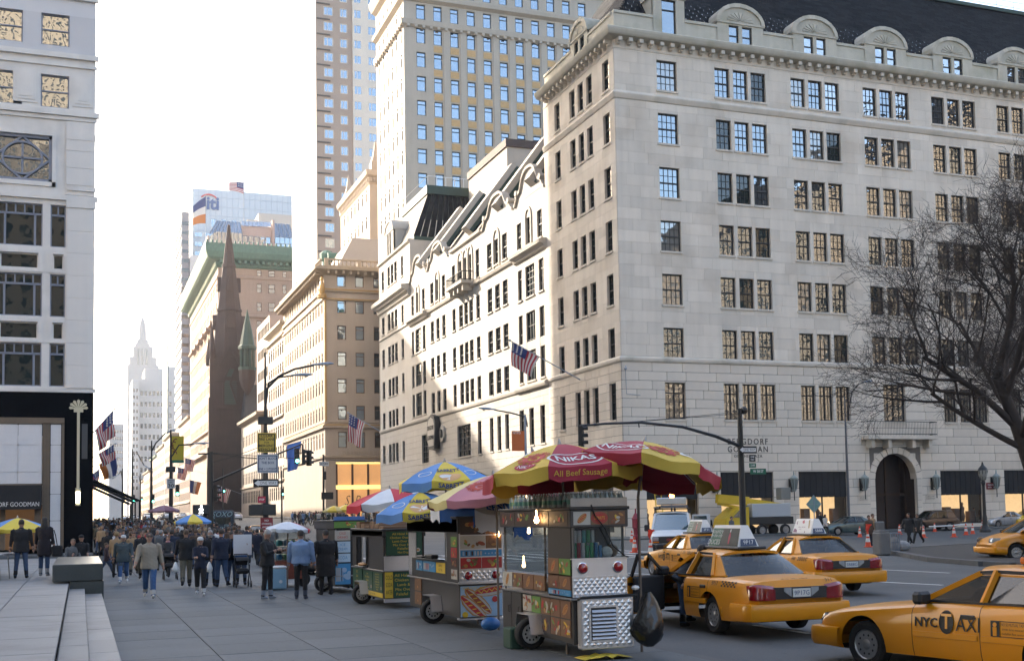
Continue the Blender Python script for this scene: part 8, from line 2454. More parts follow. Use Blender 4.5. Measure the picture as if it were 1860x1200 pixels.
person(PP(PHONE, H=1.72, bulk=1.0, arms=((50, 6, 60, 10), (52, 6, 60, 10))), 'person in bright blue jacket holding up a large white sheet', gp(438, 1062), FACE, MBLUE, JEAN2, hair='dark')
person(PP(WALK, H=1.55, bulk=.95, fem=1, lean=0, arms=((30, 6, 30), (30, 6, 30))), 'woman with pink scarf pushing a dark stroller', gp(305, 1050), FACE - .2, DGRY, BLK, hair='brown', extra=('scarf',))
person(PP(WALK, H=1.30, bulk=.85, legs=(28, -26)), 'boy in dark jacket and jeans striding past the stone bench', gp(193, 1048), FACE + 1.5, (.05, .03, .035), JEAN2, hair='brown')
person(PP(WALK2, H=1.72, bulk=1.05), 'man in tan jacket with sunglasses behind the woman in the white cap', gp(243, 1046), FACE, CAMEL, KHAKI, hair='brown', extra=('shades',))
person(PP(WALK, H=1.78, bulk=1.05), 'person in dark coat partly behind the man in the beige jacket', gp(259, 1056), FACE, BLK, KHAKI, hair='dark')
p = G(38, 1050, .45); person(PP(STAND, H=1.76, bulk=1.1, coat=1.15, hem=.78, spread=.16), 'person in black jacket with a white shirt hem and jeans on the plaza, from behind', (p.x, p.y, .452), AWAY, BLK, JEAN2, hair='dark')
p = G(80, 1046, .45); person(PP(STAND, H=1.82, bulk=1.05, hem=.62, fem=1, long=1, spread=.11), 'person in long black coat with a shoulder bag on the plaza, from behind', (p.x, p.y, .452), AWAY - .2, (.014, .010, .014), JEAN2, (.3, .3, .3), hair='dark')
SIT = dict(H=1.68, legs=(82, 82), knees=(82, 82), drop=0, arms=((20, 6, 50), (20, 6, 50)))
for (px, py, lb, c, hr) in ((133, 985, 'woman sitting behind the stone bench in a grey coat', GREYC, 'brown'), (148, 978, 'man in dark cap sitting behind the stone bench', BLK, 'dark')):
 p = YP(px, py, 44.5); person(PP(SIT, bulk=1.05), lb, (p.x, p.y, p.z - .92 * 1.0 - .62), FACE, c, BLK, hair=hr, hat=BLK if c == BLK else None)
# taxi driver stepping out, leg on the road
p = Vector((10.72, 20.58, RZC)); person(PP(STAND, H=1.74, bulk=1.05, lean=42, legs=(34, 2), knees=(40, 6), head=(0, 10)), 'driver in dark clothes getting into the open door of the taxi', tuple(p), rad(80), (.02, .025, .035), JEAN2, hair='dark')
# at the right: walkers and groups by the store
for (px, py, H, P, a, top, bot, hr, lb) in (
 (1652, 990, 1.8, PP(WALK, bulk=1.15, coat=1.2, hem=.7), -1.2, BLK, BLK, 'dark', 'person in black coat walking by the cones in front of the suv'),
 (1668, 988, 1.75, PP(WALK2, bulk=1.2, coat=1.25, hem=.65), -1.3, (.02, .02, .02), BLK, 'brown', 'second person in a black coat beside the cones, bending forward'),
 (1580, 993, 1.74, PP(STAND, bulk=1.2, coat=1.2, hem=.7, fem=1), .3, BRN, NAVY, 'brown', 'woman in a brown fur jacket by the concrete bollard'),
 (1587, 990, 1.8, PP(STAND, bulk=1.05, hem=.8), .4, CAMEL, BLK, 'brown', 'person in a camel coat just behind the woman in brown fur'),
 (1500, 975, 1.68, PP(WALK, bulk=1.05, fem=1, long=1), .2, (.45, .43, .40), BLK, 'dark', 'woman in a cream jacket by the teal car'),
 (1492, 972, 1.85, PP(WALK2, bulk=1.1), .2, BLK, BLK, 'dark', 'man in black behind the woman in the cream jacket'),
 (1488, 962, 1.78, PP(STAND, bulk=1.05), 2.8, NAVY, BLK, 'dark', 'person in navy coat at the lit shop window'),
 (1620, 948, 1.78, PP(STAND), 0, BLK, BLK, 'dark', 'doorman in black at the arched entrance'),
 (1636, 950, 1.8, PP(STAND), .2, (.03, .04, .07), BLK, 'brown', 'man in dark suit at the right of the arched entrance'),
 (1583, 948, 1.75, PP(STAND), 1, BLK, BLK, 'dark', 'person in dark clothes left of the arched entrance'),
 (1770, 952, 1.72, PP(STAND, fem=1), .2, (.16, .16, .18), BLK, 'dark', 'person in grey coat by the dark shop front left of the lantern post'),
 (1783, 952, 1.78, PP(STAND), -.2, BRN, BLK, 'dark', 'person in brown coat right beside the lantern post'),
 (1288, 978, 1.72, PP(STAND, bulk=1.05), -.4, BLK, BLK, 'dark', 'person in black by the open door of the work van'),
 (1330, 985, 1.74, PP(STAND, bulk=1.05), .5, GREYC, BLK, 'dark', 'person in grey behind the taxis by the yellow truck')):
 p = G(px, py, RZC if py > 958 else 0); person(PP(P, H=H), lb, (p.x, p.y, RZC if py > 958 else 0), a, top, bot, hair=hr, vox=.02)
# things people hold
q = MB(); q.bbox(-.28, .28, 0, .02, -.32, .32, .004); carried('white_sheet', 'large white sheet held up by the person in bright blue', 'sheet', q, [M('paper_white', (.62, .62, .64), .6)], tuple(Vector(gp(438, 1062)) + Vector((-.02, -.55, 1.28))))
for (px, py, dx, lb) in ((338, 1066, -.32, 'white bag carried by the man in khaki trousers'), (402, 1066, -.36, 'white bundle in the hand of the man in navy')):
 q = MB(); q.lathe([(.02, .14), (.05, .08), (.10, -.06), (.08, -.16), (.03, -.18)], 10); carried('carrier_bag', lb, 'bag', q, [WHITEP], tuple(Vector(gp(px, py)) + Vector((dx, -.06, .66))), smooth=True)
q = MB(); q.bbox(-.16, .16, -.06, .06, -.2, .14, .04); q.tube([(0, -.02, .14), (-.05, 0, .45), (-.1, .02, .62)], .015, 5); p = G(92, 1046, .45); carried('shoulder_bag', 'black shoulder bag hanging on the person in the long coat', 'bag', q, [CL(BLK)], (p.x + .18, p.y + .0, 1.25))
q = MB(); q.bbox(-.19, .19, -.3, .3, .42, .58, .06, 0)
for x in (-.22, .22):
 q.beam((x, -.35, .12), (x * .9, .30, .95), .025, .025, 1); q.beam((x, .30, .12), (x * .9, -.2, .7), .025, .025, 1)
 for y in (-.35, .3): q.lathe([(.10, -.02), (.12, 0), (.10, .02)], 10, Matrix.Translation((x, y, .12)) @ Matrix.Rotation(PI / 2, 4, 'Y'), 1)
q.tube([(-.2, .3, .95), (-.2, .36, 1.0), (.2, .36, 1.0), (.2, .3, .95)], .018, 6, 1); q.grid([[Vector((.2 * math.cos(a), .1 + .28 * math.sin(b), .62 + .3 * math.cos(b))) if 0 else Vector((-.2 + .4 * i / 4, .05 + .30 * math.cos(b), .6 + .32 * math.sin(b))) for i in range(5)] for b in np.linspace(.2, 2.4, 8)], 0)
for nm, px, py, lb in (('stroller', 309, 1052, 'dark folding stroller pushed by the woman with the pink scarf'), ('stroller', 440, 1066, 'dark stroller in front of the person with the white sheet')):
 q2 = MB(); q2.v, q2.f, q2.m = list(q.v), list(q.f), list(q.m); carried(nm, lb, 'stroller', q2, [CL(BLK), BLACKM], gp(px, py))
# the crowd: individuals sharing a few bodies in several outfits
protos = []
for k, P in enumerate((PP(WALK, bulk=1.1, coat=1.15), PP(WALK2, bulk=1.05, coat=1.12, fem=1, long=1, H=1.66), PP(STAND, bulk=1.15, coat=1.2, hem=.68), PP(WALK, bulk=1.0, hem=.7, fem=1, H=1.64), PP(WALK2, bulk=1.15, coat=1.1, H=1.8), PP(STAND, bulk=1.05, H=1.72, head=(30, 5)))):
 v, f, mi, hm, S, hands = person_mesh(P, .034)
 T = Matrix.Scale(S, 4) @ hm; hb = MB()
 hb.lathe([(.075, -.05), (.088, .0), (.084, .07), (.055, .112), (.01, .13)], 8, T @ Matrix.Translation((0, .014, 0)), 0, 1, 1.15)
 n = len(v)
 protos.append((np.vstack([v, np.array(hb.v)]), f + [tuple(i + n for i in q_) for q_ in hb.f], mi + [4] * len(hb.f)))
OUT = [(BLK, JEAN2, 'dark', 'black coat'), (NAVY, BLK, 'dark', 'navy jacket'), (DGRY, DGRY, 'brown', 'charcoal coat'), (BRN, JEAN2, 'brown', 'brown jacket'), (GREYC, BLK, 'grey', 'grey coat'), (LBLUE, JEAN, 'dark', 'pale blue jacket'), (CAMEL, BLK, 'fair', 'camel coat'), (RDC, BLK, 'dark', 'dark red jacket'), (WHT, JEAN, 'brown', 'white top'), (DGRN, KHAKI, 'dark', 'dark green parka')]
OW = [0, 0, 0, 1, 1, 1, 2, 2, 2, 3, 3, 4, 5, 6, 7, 8, 9, 9]
CM = {}
rp = random.Random(21)

def crowd_person(x, y, z, rz, where, group):
 k, w_ = rp.randrange(len(protos)), rp.choice(OW)
 if (k, w_) not in CM:
  v, f, mi = protos[k]; t_, b_, h_, _ = OUT[w_]
  m = MB(); m.v = [tuple(q) for q in v]; m.f = f; m.m = mi
  CM[(k, w_)] = m.mesh('person', [SKIN if rp.random() < .8 else SKIN2, CL(t_), CL(b_), CL(BLK), HAIRS[h_]], True)
 o = put('person', CM[(k, w_)], None, (x, y, z), (0, 0, rz), (1, 1, rp.uniform(.95, 1.05)))
 ps = ('striding person in a %s', 'long haired person in a %s', 'person in a long %s, standing', 'slim person in a %s', 'stocky person in a %s', 'person in a %s with turned head')[k] % OUT[w_][3]
 tag(o, ps + ' ' + where, 'person', group)
n = 0
spots = []
while n < 215:
 y = 44 + 95 * rp.random() ** 1.1; x = rp.uniform(1.0, 7.9) if y < 62 or y > 84 else rp.uniform(1.0, 9.5)
 if any((x - a) ** 2 + (y - b) ** 2 < .36 for a, b in spots): continue
 if abs(x - 5.0) < 1.2 and abs(y - 60.3) < 1.5: continue
 if y < 52 and x > 4.5 : continue
 if y < 50 and 2.0 < x < 3.4: continue
 spots.append((x, y)); n += 1
 crowd_person(x, y, RZC if 62 < y < 72 else gz(y), rp.choice((0, PI)) + rp.uniform(-.5, .5), ('near the last carts', 'at the crossing', 'past the store corner', 'far down the pavement')[(y > 62) + (y > 82) + (y > 108)] + (', building side' if x < 3.5 else ', kerb side' if x > 6 else ', mid crowd'), 'crowd on the avenue pavement')
for i in range(60):
 px = rp.uniform(528, 690); p = YP(px, 918, rp.uniform(150, 185))
 crowd_person(p.x, p.y, gz(p.y), rp.uniform(-3, 3), 'in the far crowd across the avenue', 'crowd across the avenue')

# ---------------------------------------------------------------- street furniture, flags, tree
FLR, FLW, FLB = M('flag_red', (.36, .025, .04), .7), M('flag_white', (.58, .56, .54), .7), M('flag_blue', (.02, .04, .16), .7)
def flag(label, base, tip, size, drop, seed=0, kind='us', parent_group='flags on poles', L0=.0, away=None, r=.05):
 "flag hanging from a slanted pole: it folds down from the upper part of the pole"
 base, tip = Vector(base), Vector(tip)
 t = thing('flag', label, 'flag', tuple(base), 0, parent_group)
 mb = MB(); mb.tube([(0, 0, 0), tip - base], [r, r * .6], 6); mb.sphere(tip - base, r * 1.8, 6, 4); mb.build('flagpole', [GREYM], t)
 d = (base - tip).normalized(); rnd = random.Random(seed)
 nu, nv = 14, 13
 av = Vector(away) if away else Vector((0, 0, -1))
 def P(u, v):      # u along pole from tip, v away from the pole (the stripes run along v)
  p = (tip - base) + d * (.15 + u * size * (1 - .30 * v)) + av * (v * drop) + Vector((0, 0, -.16 * drop * v * v))
  off = Vector((-d.y, d.x, 0)); off.normalize()
  return p + off * (.16 * math.sin(u * 9 + v * 3 + seed) * v * size * .6) + d * (.05 * math.sin(v * 6 + seed))
 mb = MB()
 for j in range(nv):
  for i in range(nu):
   q = [P(a / nu, b / nv) for a, b in ((i, j), (i + 1, j), (i + 1, j + 1), (i, j + 1))]
   if kind == 'us':
    m = 2 if (i < nu * .52 and j < nv * .45) else (0 if i % 2 == 0 else 1)
    if m == 2 and i % 2 and j % 2: pass
   elif kind == 'city': m = 2 if i < 5 else (1 if i < 9 else 3)
   else: m = 2
   mb.add(q, [(0, 1, 2, 3)], m)
 mb.build('cloth', [FLR, FLW, FLB if kind != 'blue' else M('flag_bright_blue', (.02, .10, .42), .7), M('flag_orange', (.5, .16, .03), .7)], t, smooth=True)
 if kind == 'us':
  mb = MB()
  for a in range(3):
   for b in range(4):
    c = P((.06 + a * .16), (.05 + b * .1)); mb.sphere(c, .035 * size, 5, 3)
  mb.build('stars', [FLW], t, kind='stuff')
 return t

a = XP(1055, 690, 41); b = a + Vector((-4.6, .6, 2.7)); flag('large us flag on a slanted pole on the avenue side of the corner store', a, DP(926, 618, a + Vector((-3, 2.4, 2))), 2.9, 1.9, 1, r=.07)
a = XP(692, 784, 41); flag('us flag on the far end of the cream stone wing', a, DP(632, 749, a + Vector((-3, 3, 2))), 3.0, 3.6, 2, r=.08)
a = YP(536, 822, 212); flag('bright blue flag on the gilded building', (41, 222, 17), DP(520, 808, (38, 222, 18)), 2.7, 4.3, 3, 'blue')
for i, (px, py, qx, qy, kd, L, y) in enumerate(((172, 792, 208, 742, 'us', 'us flag highest on the shaded side of the avenue', 130), (176, 835, 210, 805, 'us', 'second us flag below the highest on the shaded side', 150), (188, 850, 214, 830, 'city', 'striped flag third down on the shaded side', 156), (174, 868, 182, 850, 'us', 'small flag close to the black granite edge', 170))):
 bq = Vector((.85, y, YP(px, py, y).z)); tq = YP(qx, qy, y + 1.5); flag(L, bq, tq, (3.2, 2.4, 2.4, 2.4)[i], (2.4, 1.6, 1.9, 1.8)[i], 5 + i, kd, 'flags on the shaded side of the avenue', r=.06)
for i, (px, py, kd, L, y) in enumerate(((330, 862, 'us', 'us flag low on the sunlit row by the speed sign', 420), (343, 845, 'us', 'red and white flag on the sunlit row above the awnings', 400), (352, 885, 'city', 'pale flag low on the sunlit row', 380), (404, 895, 'us', 'red white flag by the mast arm on the sunlit row', 330))):
 tq = YP(px - 8, py - 14, y); flag(L, (41, y + 2, tq.z - 2.5), tq, 3.6, 3.4, 11 + i, kd, 'flags on the sunlit side of the avenue')
a = Vector((44, 402, 92)); p = YP(374, 356, 402); flag('blue and orange city flag on the roof of the brown hotel', (p.x, 402, 91), tuple(p), 9, 5.5, 20, 'city', away=(-.75, 0, -.5), r=.16)
p = YP(443, 345, 452); flag('us flag flying on the roof of the pink glazed block', (p.x, 452, 113), tuple(p + Vector((0, 0, 3))), 4.6, 5.5, 21, 'us', away=(-1, 0, .1), r=.16)

def sign(parent, c, w_, h, col, lines=(), ink=None, border=None, n=(0, -1, 0), name='sign', th=.03, arrow=False):
 "flat plate facing the camera side with lettering"
 F = Fr(c, (-n[1], n[0], 0), n); mb = MB()
 F.o = Vector(c); f = lambda x, y, z=0: Vector((c[0], c[1], c[2])) + F.u * x + F.n * (th + z) + Vector((0, 0, y))
 def rect(a, b, c_, d, z, m): mb.add([f(a, c_, z), f(b, c_, z), f(b, d, z), f(a, d, z)], [(0, 1, 2, 3)], m)
 P = [f(x, y, z) for z in (-th, 0) for x, y in ((-w_ / 2, -h / 2), (w_ / 2, -h / 2), (w_ / 2, h / 2), (-w_ / 2, h / 2))]
 mb.add(P, [(3, 2, 1, 0), (4, 5, 6, 7), (0, 1, 5, 4), (1, 2, 6, 5), (2, 3, 7, 6), (3, 0, 4, 7)], 0)
 if border:
  e = .04 * h + .012
  for a, b, c_, d in ((-w_ / 2 + e, w_ / 2 - e, h / 2 - 2 * e, h / 2 - e), (-w_ / 2 + e, w_ / 2 - e, -h / 2 + e, -h / 2 + 2 * e), (-w_ / 2 + e, -w_ / 2 + 2 * e, -h / 2 + e, h / 2 - e), (w_ / 2 - 2 * e, w_ / 2 - e, -h / 2 + e, h / 2 - e)): rect(a, b, c_, d, .003, 1)
 if arrow:
  mb.add([f(-w_ * .47, 0, .003), f(-w_ * .30, -h * .38, .003), f(-w_ * .30, -h * .27, .003), f(w_ * .45, -h * .27, .003), f(w_ * .45, h * .27, .003), f(-w_ * .30, h * .27, .003), f(-w_ * .30, h * .38, .003)], [tuple(range(7))], 1)
  text_on(mb, 'ONE WAY', lambda x, y, z: f(x + w_ * .08, y, .006), h * .5, 0, width=w_ * .66)
 for (s, y, sz, wd, m) in lines: text_on(mb, s, lambda x, yy, z, y=y: f(x, y + yy, .005), sz, m, width=wd, bold=.02)
 return mb.build(name, [col, ink or BLACKP, MATS['white_paint']], parent)

SGW, SGY, SGG, SGR = M('sign_white', (.50, .52, .54), .5), M('sign_yellow', (.50, .36, .04), .5), M('sign_green', (.01, .13, .07), .5), M('sign_dark_red', (.22, .012, .02), .5)
LAMPB = M('lamp_grey_blue', (.20, .26, .34), .4, metal=.3); LENS = M('lamp_lens', (.4, .4, .36), .2)
def cobra(parent, pts, r=.045, head=.85, dirv=None):
 mb = MB(); mb.tube(pts, [r * 1.2] * (len(pts) - 1) + [r], 8); mb.build('lamp_arm', [BLACKM], parent)
 p = Vector(pts[-1]); d = (p - Vector(pts[-2])).normalized(); d.z *= .4; d.normalize(); x = d.cross(Vector((0, 0, 1))).normalized()
 Mx = Matrix((x, d, x.cross(d))).transposed().to_4x4(); Mx.translation = p
 mb = MB(); rows_ = []
 for t, w_, h in ((-.12, .05, .05), (0, .09, .07), (.3, .15, .11), (.55, .18, .13), (.8, .14, .10), (.95, .05, .04)):
  rows_.append([Mx @ Vector((w_ * math.cos(a), t * head, .02 + h * math.sin(a) * (1 if math.sin(a) > 0 else .45))) for a in np.linspace(0, 2 * PI, 12, endpoint=False)])
 mb.grid(rows_, closed=True)
 mb.sphere(Mx @ Vector((0, .62 * head, -.03)), .13, 10, 6, 1, 1, 1.5, .7)
 mb.build('lamp_head', [LAMPB, LENS], parent, smooth=True)

def signal(parent, c, rz=0.0, lit=None, name='traffic_signal', back=False):
 mb = MB()
 mb.bbox(-.17, .17, -.10, .12, -.52, .52, .03, 0)
 for k, z in enumerate((.33, 0, -.33)):
  mb.lathe([(.12, 0), (.12, .01)], 12, Matrix.Translation((0, -.10, z)) @ Matrix.Rotation(PI / 2, 4, 'X'), 1 + (k == lit) * 1)
  rows_ = [[Vector((.135 * math.cos(a), y, z + .135 * math.sin(a))) for a in np.linspace(-.3, PI + .3, 9)] for y in (-.1, -.30)]; mb.grid(rows_, 0)
 o = mb.build(name, [BLACKM, M('dark_lens', (.03, .02, .02), .3), M('lit_green', (.05, .8, .45), .4, emit=(.10, 1, .60), estr=5)], parent); o.location = c; o.rotation_euler = (0, 0, rz); return o

def pole_thing(name, label, cat, px, py_base, Y, top_py, r0=.13, r1=.09, mat=None):
 b = YP(px, py_base, Y); b.z = 0
 t = thing(name, label, cat, tuple(b))
 H = YP(px, top_py, Y).z
 mb = MB(); mb.lathe([(r0 * 2, 0), (r0 * 2, .25), (r0 * 1.3, .5), (r0, .9), (r0, 3.5), (r1, H)], 10); mb.build('pole', [mat or BLACKM], t)
 return t, b, H, (lambda x, y: YP(x, y, Y) - b)

# main corner pole with twin lamps and its signs
t, b, H, q = pole_thing('street_light', 'tall dark twin lamp pole with yellow, white and one way signs', 'street light', 483, 990, 76, 640, .17, .05)
cobra(t, [q(482, 740), q(486, 705), q(505, 684), q(535, 670), q(570, 663)], .06, 1.35); cobra(t, [q(482, 730), q(488, 695), q(505, 685), q(533, 682)], .05, 1.3)
mb = MB(); c = q(482, 764); mb.bbox(c.x - .45, c.x + .45, -.2, .2, c.z - .22, c.z + .25, .03); mb.build('signal_box', [BLACKM], t)
w1 = q(500, 800).x - q(466, 800).x
sign(t, tuple(q(483, 804) + Vector((0, -.3, 0))), w1, 1.22, SGY, [('CLEAR', .42, .24, .75, 1), ('FIRE LANE', .2, .22, 1.0, 1), ('FOR', .0, .14, .3, 1), ('EMERGENCY', -.2, .22, 1.1, 1), ('VEHICLES', -.43, .22, 1.0, 1)], BLACKP, border=True)
sign(t, tuple(q(485, 842) + Vector((0, -.3, 0))), w1 * 1.12, 1.15, SGW, [("DON'T BLOCK", .32, .22, 1.2, 1), ('THE BOX', .05, .22, .8, 1), ('FINE + 2 POINTS', -.34, .20, 1.2, 1)], M('sign_ink', (.03, .05, .12), .6), border=True)
sign(t, tuple(q(482, 877) + Vector((0, -.3, 0))), 1.55, .50, BLACKP, ink=MATS['white_paint'], arrow=True)
sign(t, tuple(q(474, 907) + Vector((0, -.3, 0))), .46, .40, M('sign_red_bright', (.38, .02, .05), .5), [('STOP', .0, .16, .32, 2)])
sign(t, tuple(q(483, 953) + Vector((0, -.3, 0))), .75, .92, SGR, [('NO', .28, .16, .25, 2), ('STANDING', .08, .14, .6, 2), ('ANYTIME', -.12, .14, .55, 2), ('TOW ZONE', -.32, .12, .55, 2)])
mb = MB()
for px in (463, 487): c = q(px, 926); mb.bbox(c.x - .42, c.x + .42, -.5, -.2, c.z - .33, c.z + .33, .04)
mb.beam(q(455, 916) + Vector((0, -.3, 0)), q(500, 916) + Vector((0, -.3, 0)), .05, .05); mb.build('walk_signal_box', [BLACKM], t)
# second pole with slanted mast arm, wires, signals
t, b, H, q = pole_thing('signal_mast', 'black signal pole with a long slanted arm holding a green light', 'traffic signal', 383, 985, 80, 820, .17, .15)
mb = MB(); mb.tube([q(384, 876), q(470, 838), q(549, 806)], [.08, .06, .05], 7); mb.tube([q(360, 824), q(395, 823)], .06, 6); mb.build('mast_arm', [BLACKM], t)
mb = MB()
for (x0, y0, x1, y1) in ((384, 822, 500, 836), (384, 822, 470, 832), (384, 822, 680, 838), (384, 840, 470, 812)): mb.tube([q(x0, y0), q((x0 + x1) / 2, (y0 + y1) / 2 + 2), q(x1, y1)], .018, 4)
mb.build('wires', [BLACKM], t, kind='stuff')
signal(t, q(539, 832) + Vector((0, -.1, .15)), 0, 2); signal(t, q(552, 832) + Vector((0, .1, .1)), 1.4); signal(t, q(562, 834) + Vector((0, .1, .1)), 2.2); signal(t, q(392, 895) + Vector((0, -.1, .0)), 1.2)
mb = MB(); mb.beam(q(549, 806), q(549, 822), .06, .06); mb.beam(q(536, 822), q(564, 822), .05, .05); mb.build('signal_bracket', [BLACKM], t)
p = YP(365, 925, 70); t = thing('walk_signal', 'walk signal with a lit white walking figure on black above the crowd', 'walk signal', (p.x, 70, 0))
mb = MB(); zc = p.z; mb.bbox(-.45, .45, -.1, .1, zc - .28, zc + .28, .03, 0); mb.tube([(.4, 0, 0), (.4, 0, zc)], .06, 6, 0); mb.build('housing', [BLACKM], t)
mb = MB(); wl = M('lit_walk_figure', (1, 1, 1), .5, emit=(1, 1, 1), estr=2.2)
for a_, b_, r_ in (((0, .10), (0, -.03), .05), ((0, -.03), (.09, -.22), .035), ((0, -.03), (-.09, -.22), .035), ((0, .08), (.12, -.02), .03), ((0, .08), (-.12, .0), .03)): mb.tube([(a_[0], -.12, zc + a_[1]), (b_[0], -.12, zc + b_[1])], r_, 6)
mb.sphere((.01, -.12, zc + .19), .055, 8, 6); mb.build('walking_figure', [wl], t)
# banner pole further on
t, b, H, q = pole_thing('street_light', 'lamp pole with a yellow and green banner and a 30 speed sign', 'street light', 310, 975, 112, 780, .17, .07)
cobra(t, [q(311, 830), q(325, 808), q(340, 807), q(352, 806)], .06, 1.4)
c = q(323, 816); mb = MB(); mb.bbox(c.x - .52, c.x + .52, -.03, .03, c.z - .95, c.z + 1.2, .01, 0); mb.bbox(c.x - .52, c.x + .52, -.04, .04, c.z - 1.2, c.z - .95, .01, 1)
for k in range(5): mb.tube([(c.x - .3 + .2 * math.cos(a + k), -.05, c.z + .1 + .28 * k - .5 + .25 * math.sin(a)) for a in np.linspace(0, 2.4, 6)], .045, 4, 2)
mb.build('banner', [M('banner_yellow', (.50, .38, .02), .6), SGG, M('banner_ink', (.18, .05, .02), .6)], t)
sign(t, tuple(q(310, 878) + Vector((0, -.25, 0))), .72, .85, SGW, [('SPEED', .28, .15, .5, 1), ('LIMIT', .1, .15, .45, 1), ('30', -.2, .45, .5, 1)], BLACKP)
signal(t, q(318, 890) + Vector((.2, 0, 0)), 0, 2); mb = MB(); c = q(310, 852); mb.bbox(c.x - .4, c.x + .4, -.15, .15, c.z - .25, c.z + .25, .03); mb.build('signal_box', [BLACKM], t)
# more poles down the street
for i, (px, Y, top, lx, ly, lb) in enumerate(((275, 150, 800, 300, 787, 'curved lamp post left of the banner pole'), (240, 175, 815, 262, 845, 'dark signal pole with a short arm left in the distance'), (222, 230, 850, 215, 862, 'thin far pole among the flags'), (255, 300, 860, 248, 866, 'farther thin lamp post'))):
 t, b, H, q = pole_thing('street_light', lb, 'street light', px, 960, Y, top, .16, .08)
 cobra(t, [q(px, top + 20), q((px * 2 + lx) / 3, top + 4), q(lx, ly)], .07, 1.5)
 signal(t, q(px + 3, 905), 0, 2 if i != 2 else None)
for i, (px, py, Y, lb) in enumerate(((405, 880, 210, 'far green signal pole before the church row'), (512, 885, 190, 'signal pole with green light in front of the gilded building'), (588, 855, 150, 'sign pole in front of the lettered shop front'))):
 t, b, H, q = pole_thing('signal_pole', lb, 'traffic signal', px, 950, Y, py - 30, .14, .1); signal(t, q(px + 2, py + 8), 0, 2 if i < 2 else None)
 if i == 2:
  sign(t, tuple(q(588, 842) + Vector((0, -.2, 0))), 1.2, .55, SGW, [('NO TURNS', 0, .3, 1.0, 1)], BLACKP); sign(t, tuple(q(594, 900) + Vector((0, -.2, 0))), 1.5, .9, BLACKP)
# grey lamp with orange banner in front of the wing
t, b, H, q = pole_thing('street_light', 'grey lamp post with an orange banner before the sunlit wing', 'street light', 958, 985, 84, 752, .12, .08, GREYM)
cobra(t, [q(958, 775), q(955, 757), q(930, 750), q(898, 744)], .05, 1.3)
c = q(941, 798); mb = MB(); mb.bbox(c.x - .5, c.x + .5, -.02, .02, c.z - .85, c.z + .65, .01, 0); text_on(mb, 'NYPD', lambda x, y, z: Vector((c.x + x - .1, -.03, c.z + .5 + y)), .25, 1); mb.build('banner', [M('banner_orange', (.52, .12, .02), .65), WHITEP], t)
# long curved mast arm over the near corner
Y = 52; t, b, H, q = pole_thing('signal_mast', 'dark signal mast with a long curved arm over the avenue and street name signs', 'traffic signal', 1351, 990, Y, 742, .16, .12)
mb = MB(); mb.tube([q(1350, 812), q(1300, 792), q(1240, 775), q(1165, 767), q(1100, 769), q(1052, 773)], [.09, .085, .075, .065, .055, .05], 8); mb.sphere(q(1351, 745), .2, 8, 6); mb.build('mast_arm', [BLACKM], t)
signal(t, q(1056, 792), .9); mb = MB(); mb.beam(q(1052, 773), q(1055, 785), .05, .05); mb.tube([q(1351, 750), q(1200, 762), q(1050, 772)], .014, 4); mb.tube([q(1351, 747), q(1080, 772)], .012, 4); mb.beam(q(1160, 768), q(1161, 776), .04, .04); mb.build('arm_bracket', [BLACKM], t)
sign(t, tuple(q(1354, 817) + Vector((0, -.22, 0))), 1.0, .36, BLACKP, ink=MATS['white_paint'], arrow=True)
sign(t, tuple(q(1362, 832) + Vector((.0, -.22, 0))), .34, .34, BLACKP, [('ONE', .06, .12, .22, 2), ('WAY', -.08, .12, .22, 2)])
sign(t, tuple(q(1363, 845) + Vector((0, -.2, 0))), .38, .22, SGG, [('5 AV', 0, .15, .25, 2)]); sign(t, tuple(q(1373, 856) + Vector((0, -.2, 0))), .90, .28, SGG, [('W 58 ST', 0, .18, .6, 2)])
# slim lamp by the store, park lantern
Y = 81; t, b, H, q = pole_thing('street_light', 'slim grey lamp post with a curved neck before the store entrance', 'street light', 1543, 965, Y, 720, .11, .06, M('lamp_grey', (.10, .10, .11), .6))
cobra(t, [q(1543, 740), q(1547, 712), q(1560, 697), q(1570, 694)], .045, .8)
p = G(1790, 966, .02); t = thing('park_lantern', 'black park lantern post in front of the red sign', 'lamp post', (p.x, p.y, .02))
z1 = YP(1790, 872, p.y).z
mb = MB(); mb.lathe([(.42, 0), (.42, .15), (.3, .3), (.2, .5), (.17, 1.1), (.13, 1.3), (.10, z1 - .4), (.16, z1 - .2), (.12, z1)], 12); mb.build('post', [BLACKM], t)
mb = MB(); mb.lathe([(.16, 0), (.30, .35), (.33, .65), (.26, .8)], 8, Matrix.Translation((0, 0, z1)), 0); mb.lathe([(.36, .72), (.28, .9), (.1, 1.1), (.05, 1.3), (.01, 1.35)], 8, Matrix.Translation((0, 0, z1)), 1)
for k in range(8): a = k * PI / 4; mb.beam((.17 * math.cos(a), .17 * math.sin(a), z1), (.35 * math.cos(a), .35 * math.sin(a), z1 + .7), .04, .04, 1)
mb.build('lantern', [M('lantern_glass', (.25, .25, .23), .3), BLACKM], t)
mb = MB(); c = YP(1800, 882, 87.9); F = Fr((c.x, 87.88, c.z), (1, 0, 0), (0, -1, 0)); t = thing('wall_sign', 'small dark red sign on the wall behind the lantern post', 'sign', (c.x, 87.9, c.z)); sign(t, (0, 0, 0), 1.1, .6, SGR, [('PARKING', .1, .2, .8, 2), ('ENTRANCE', -.13, .18, .8, 2)], name='plate')
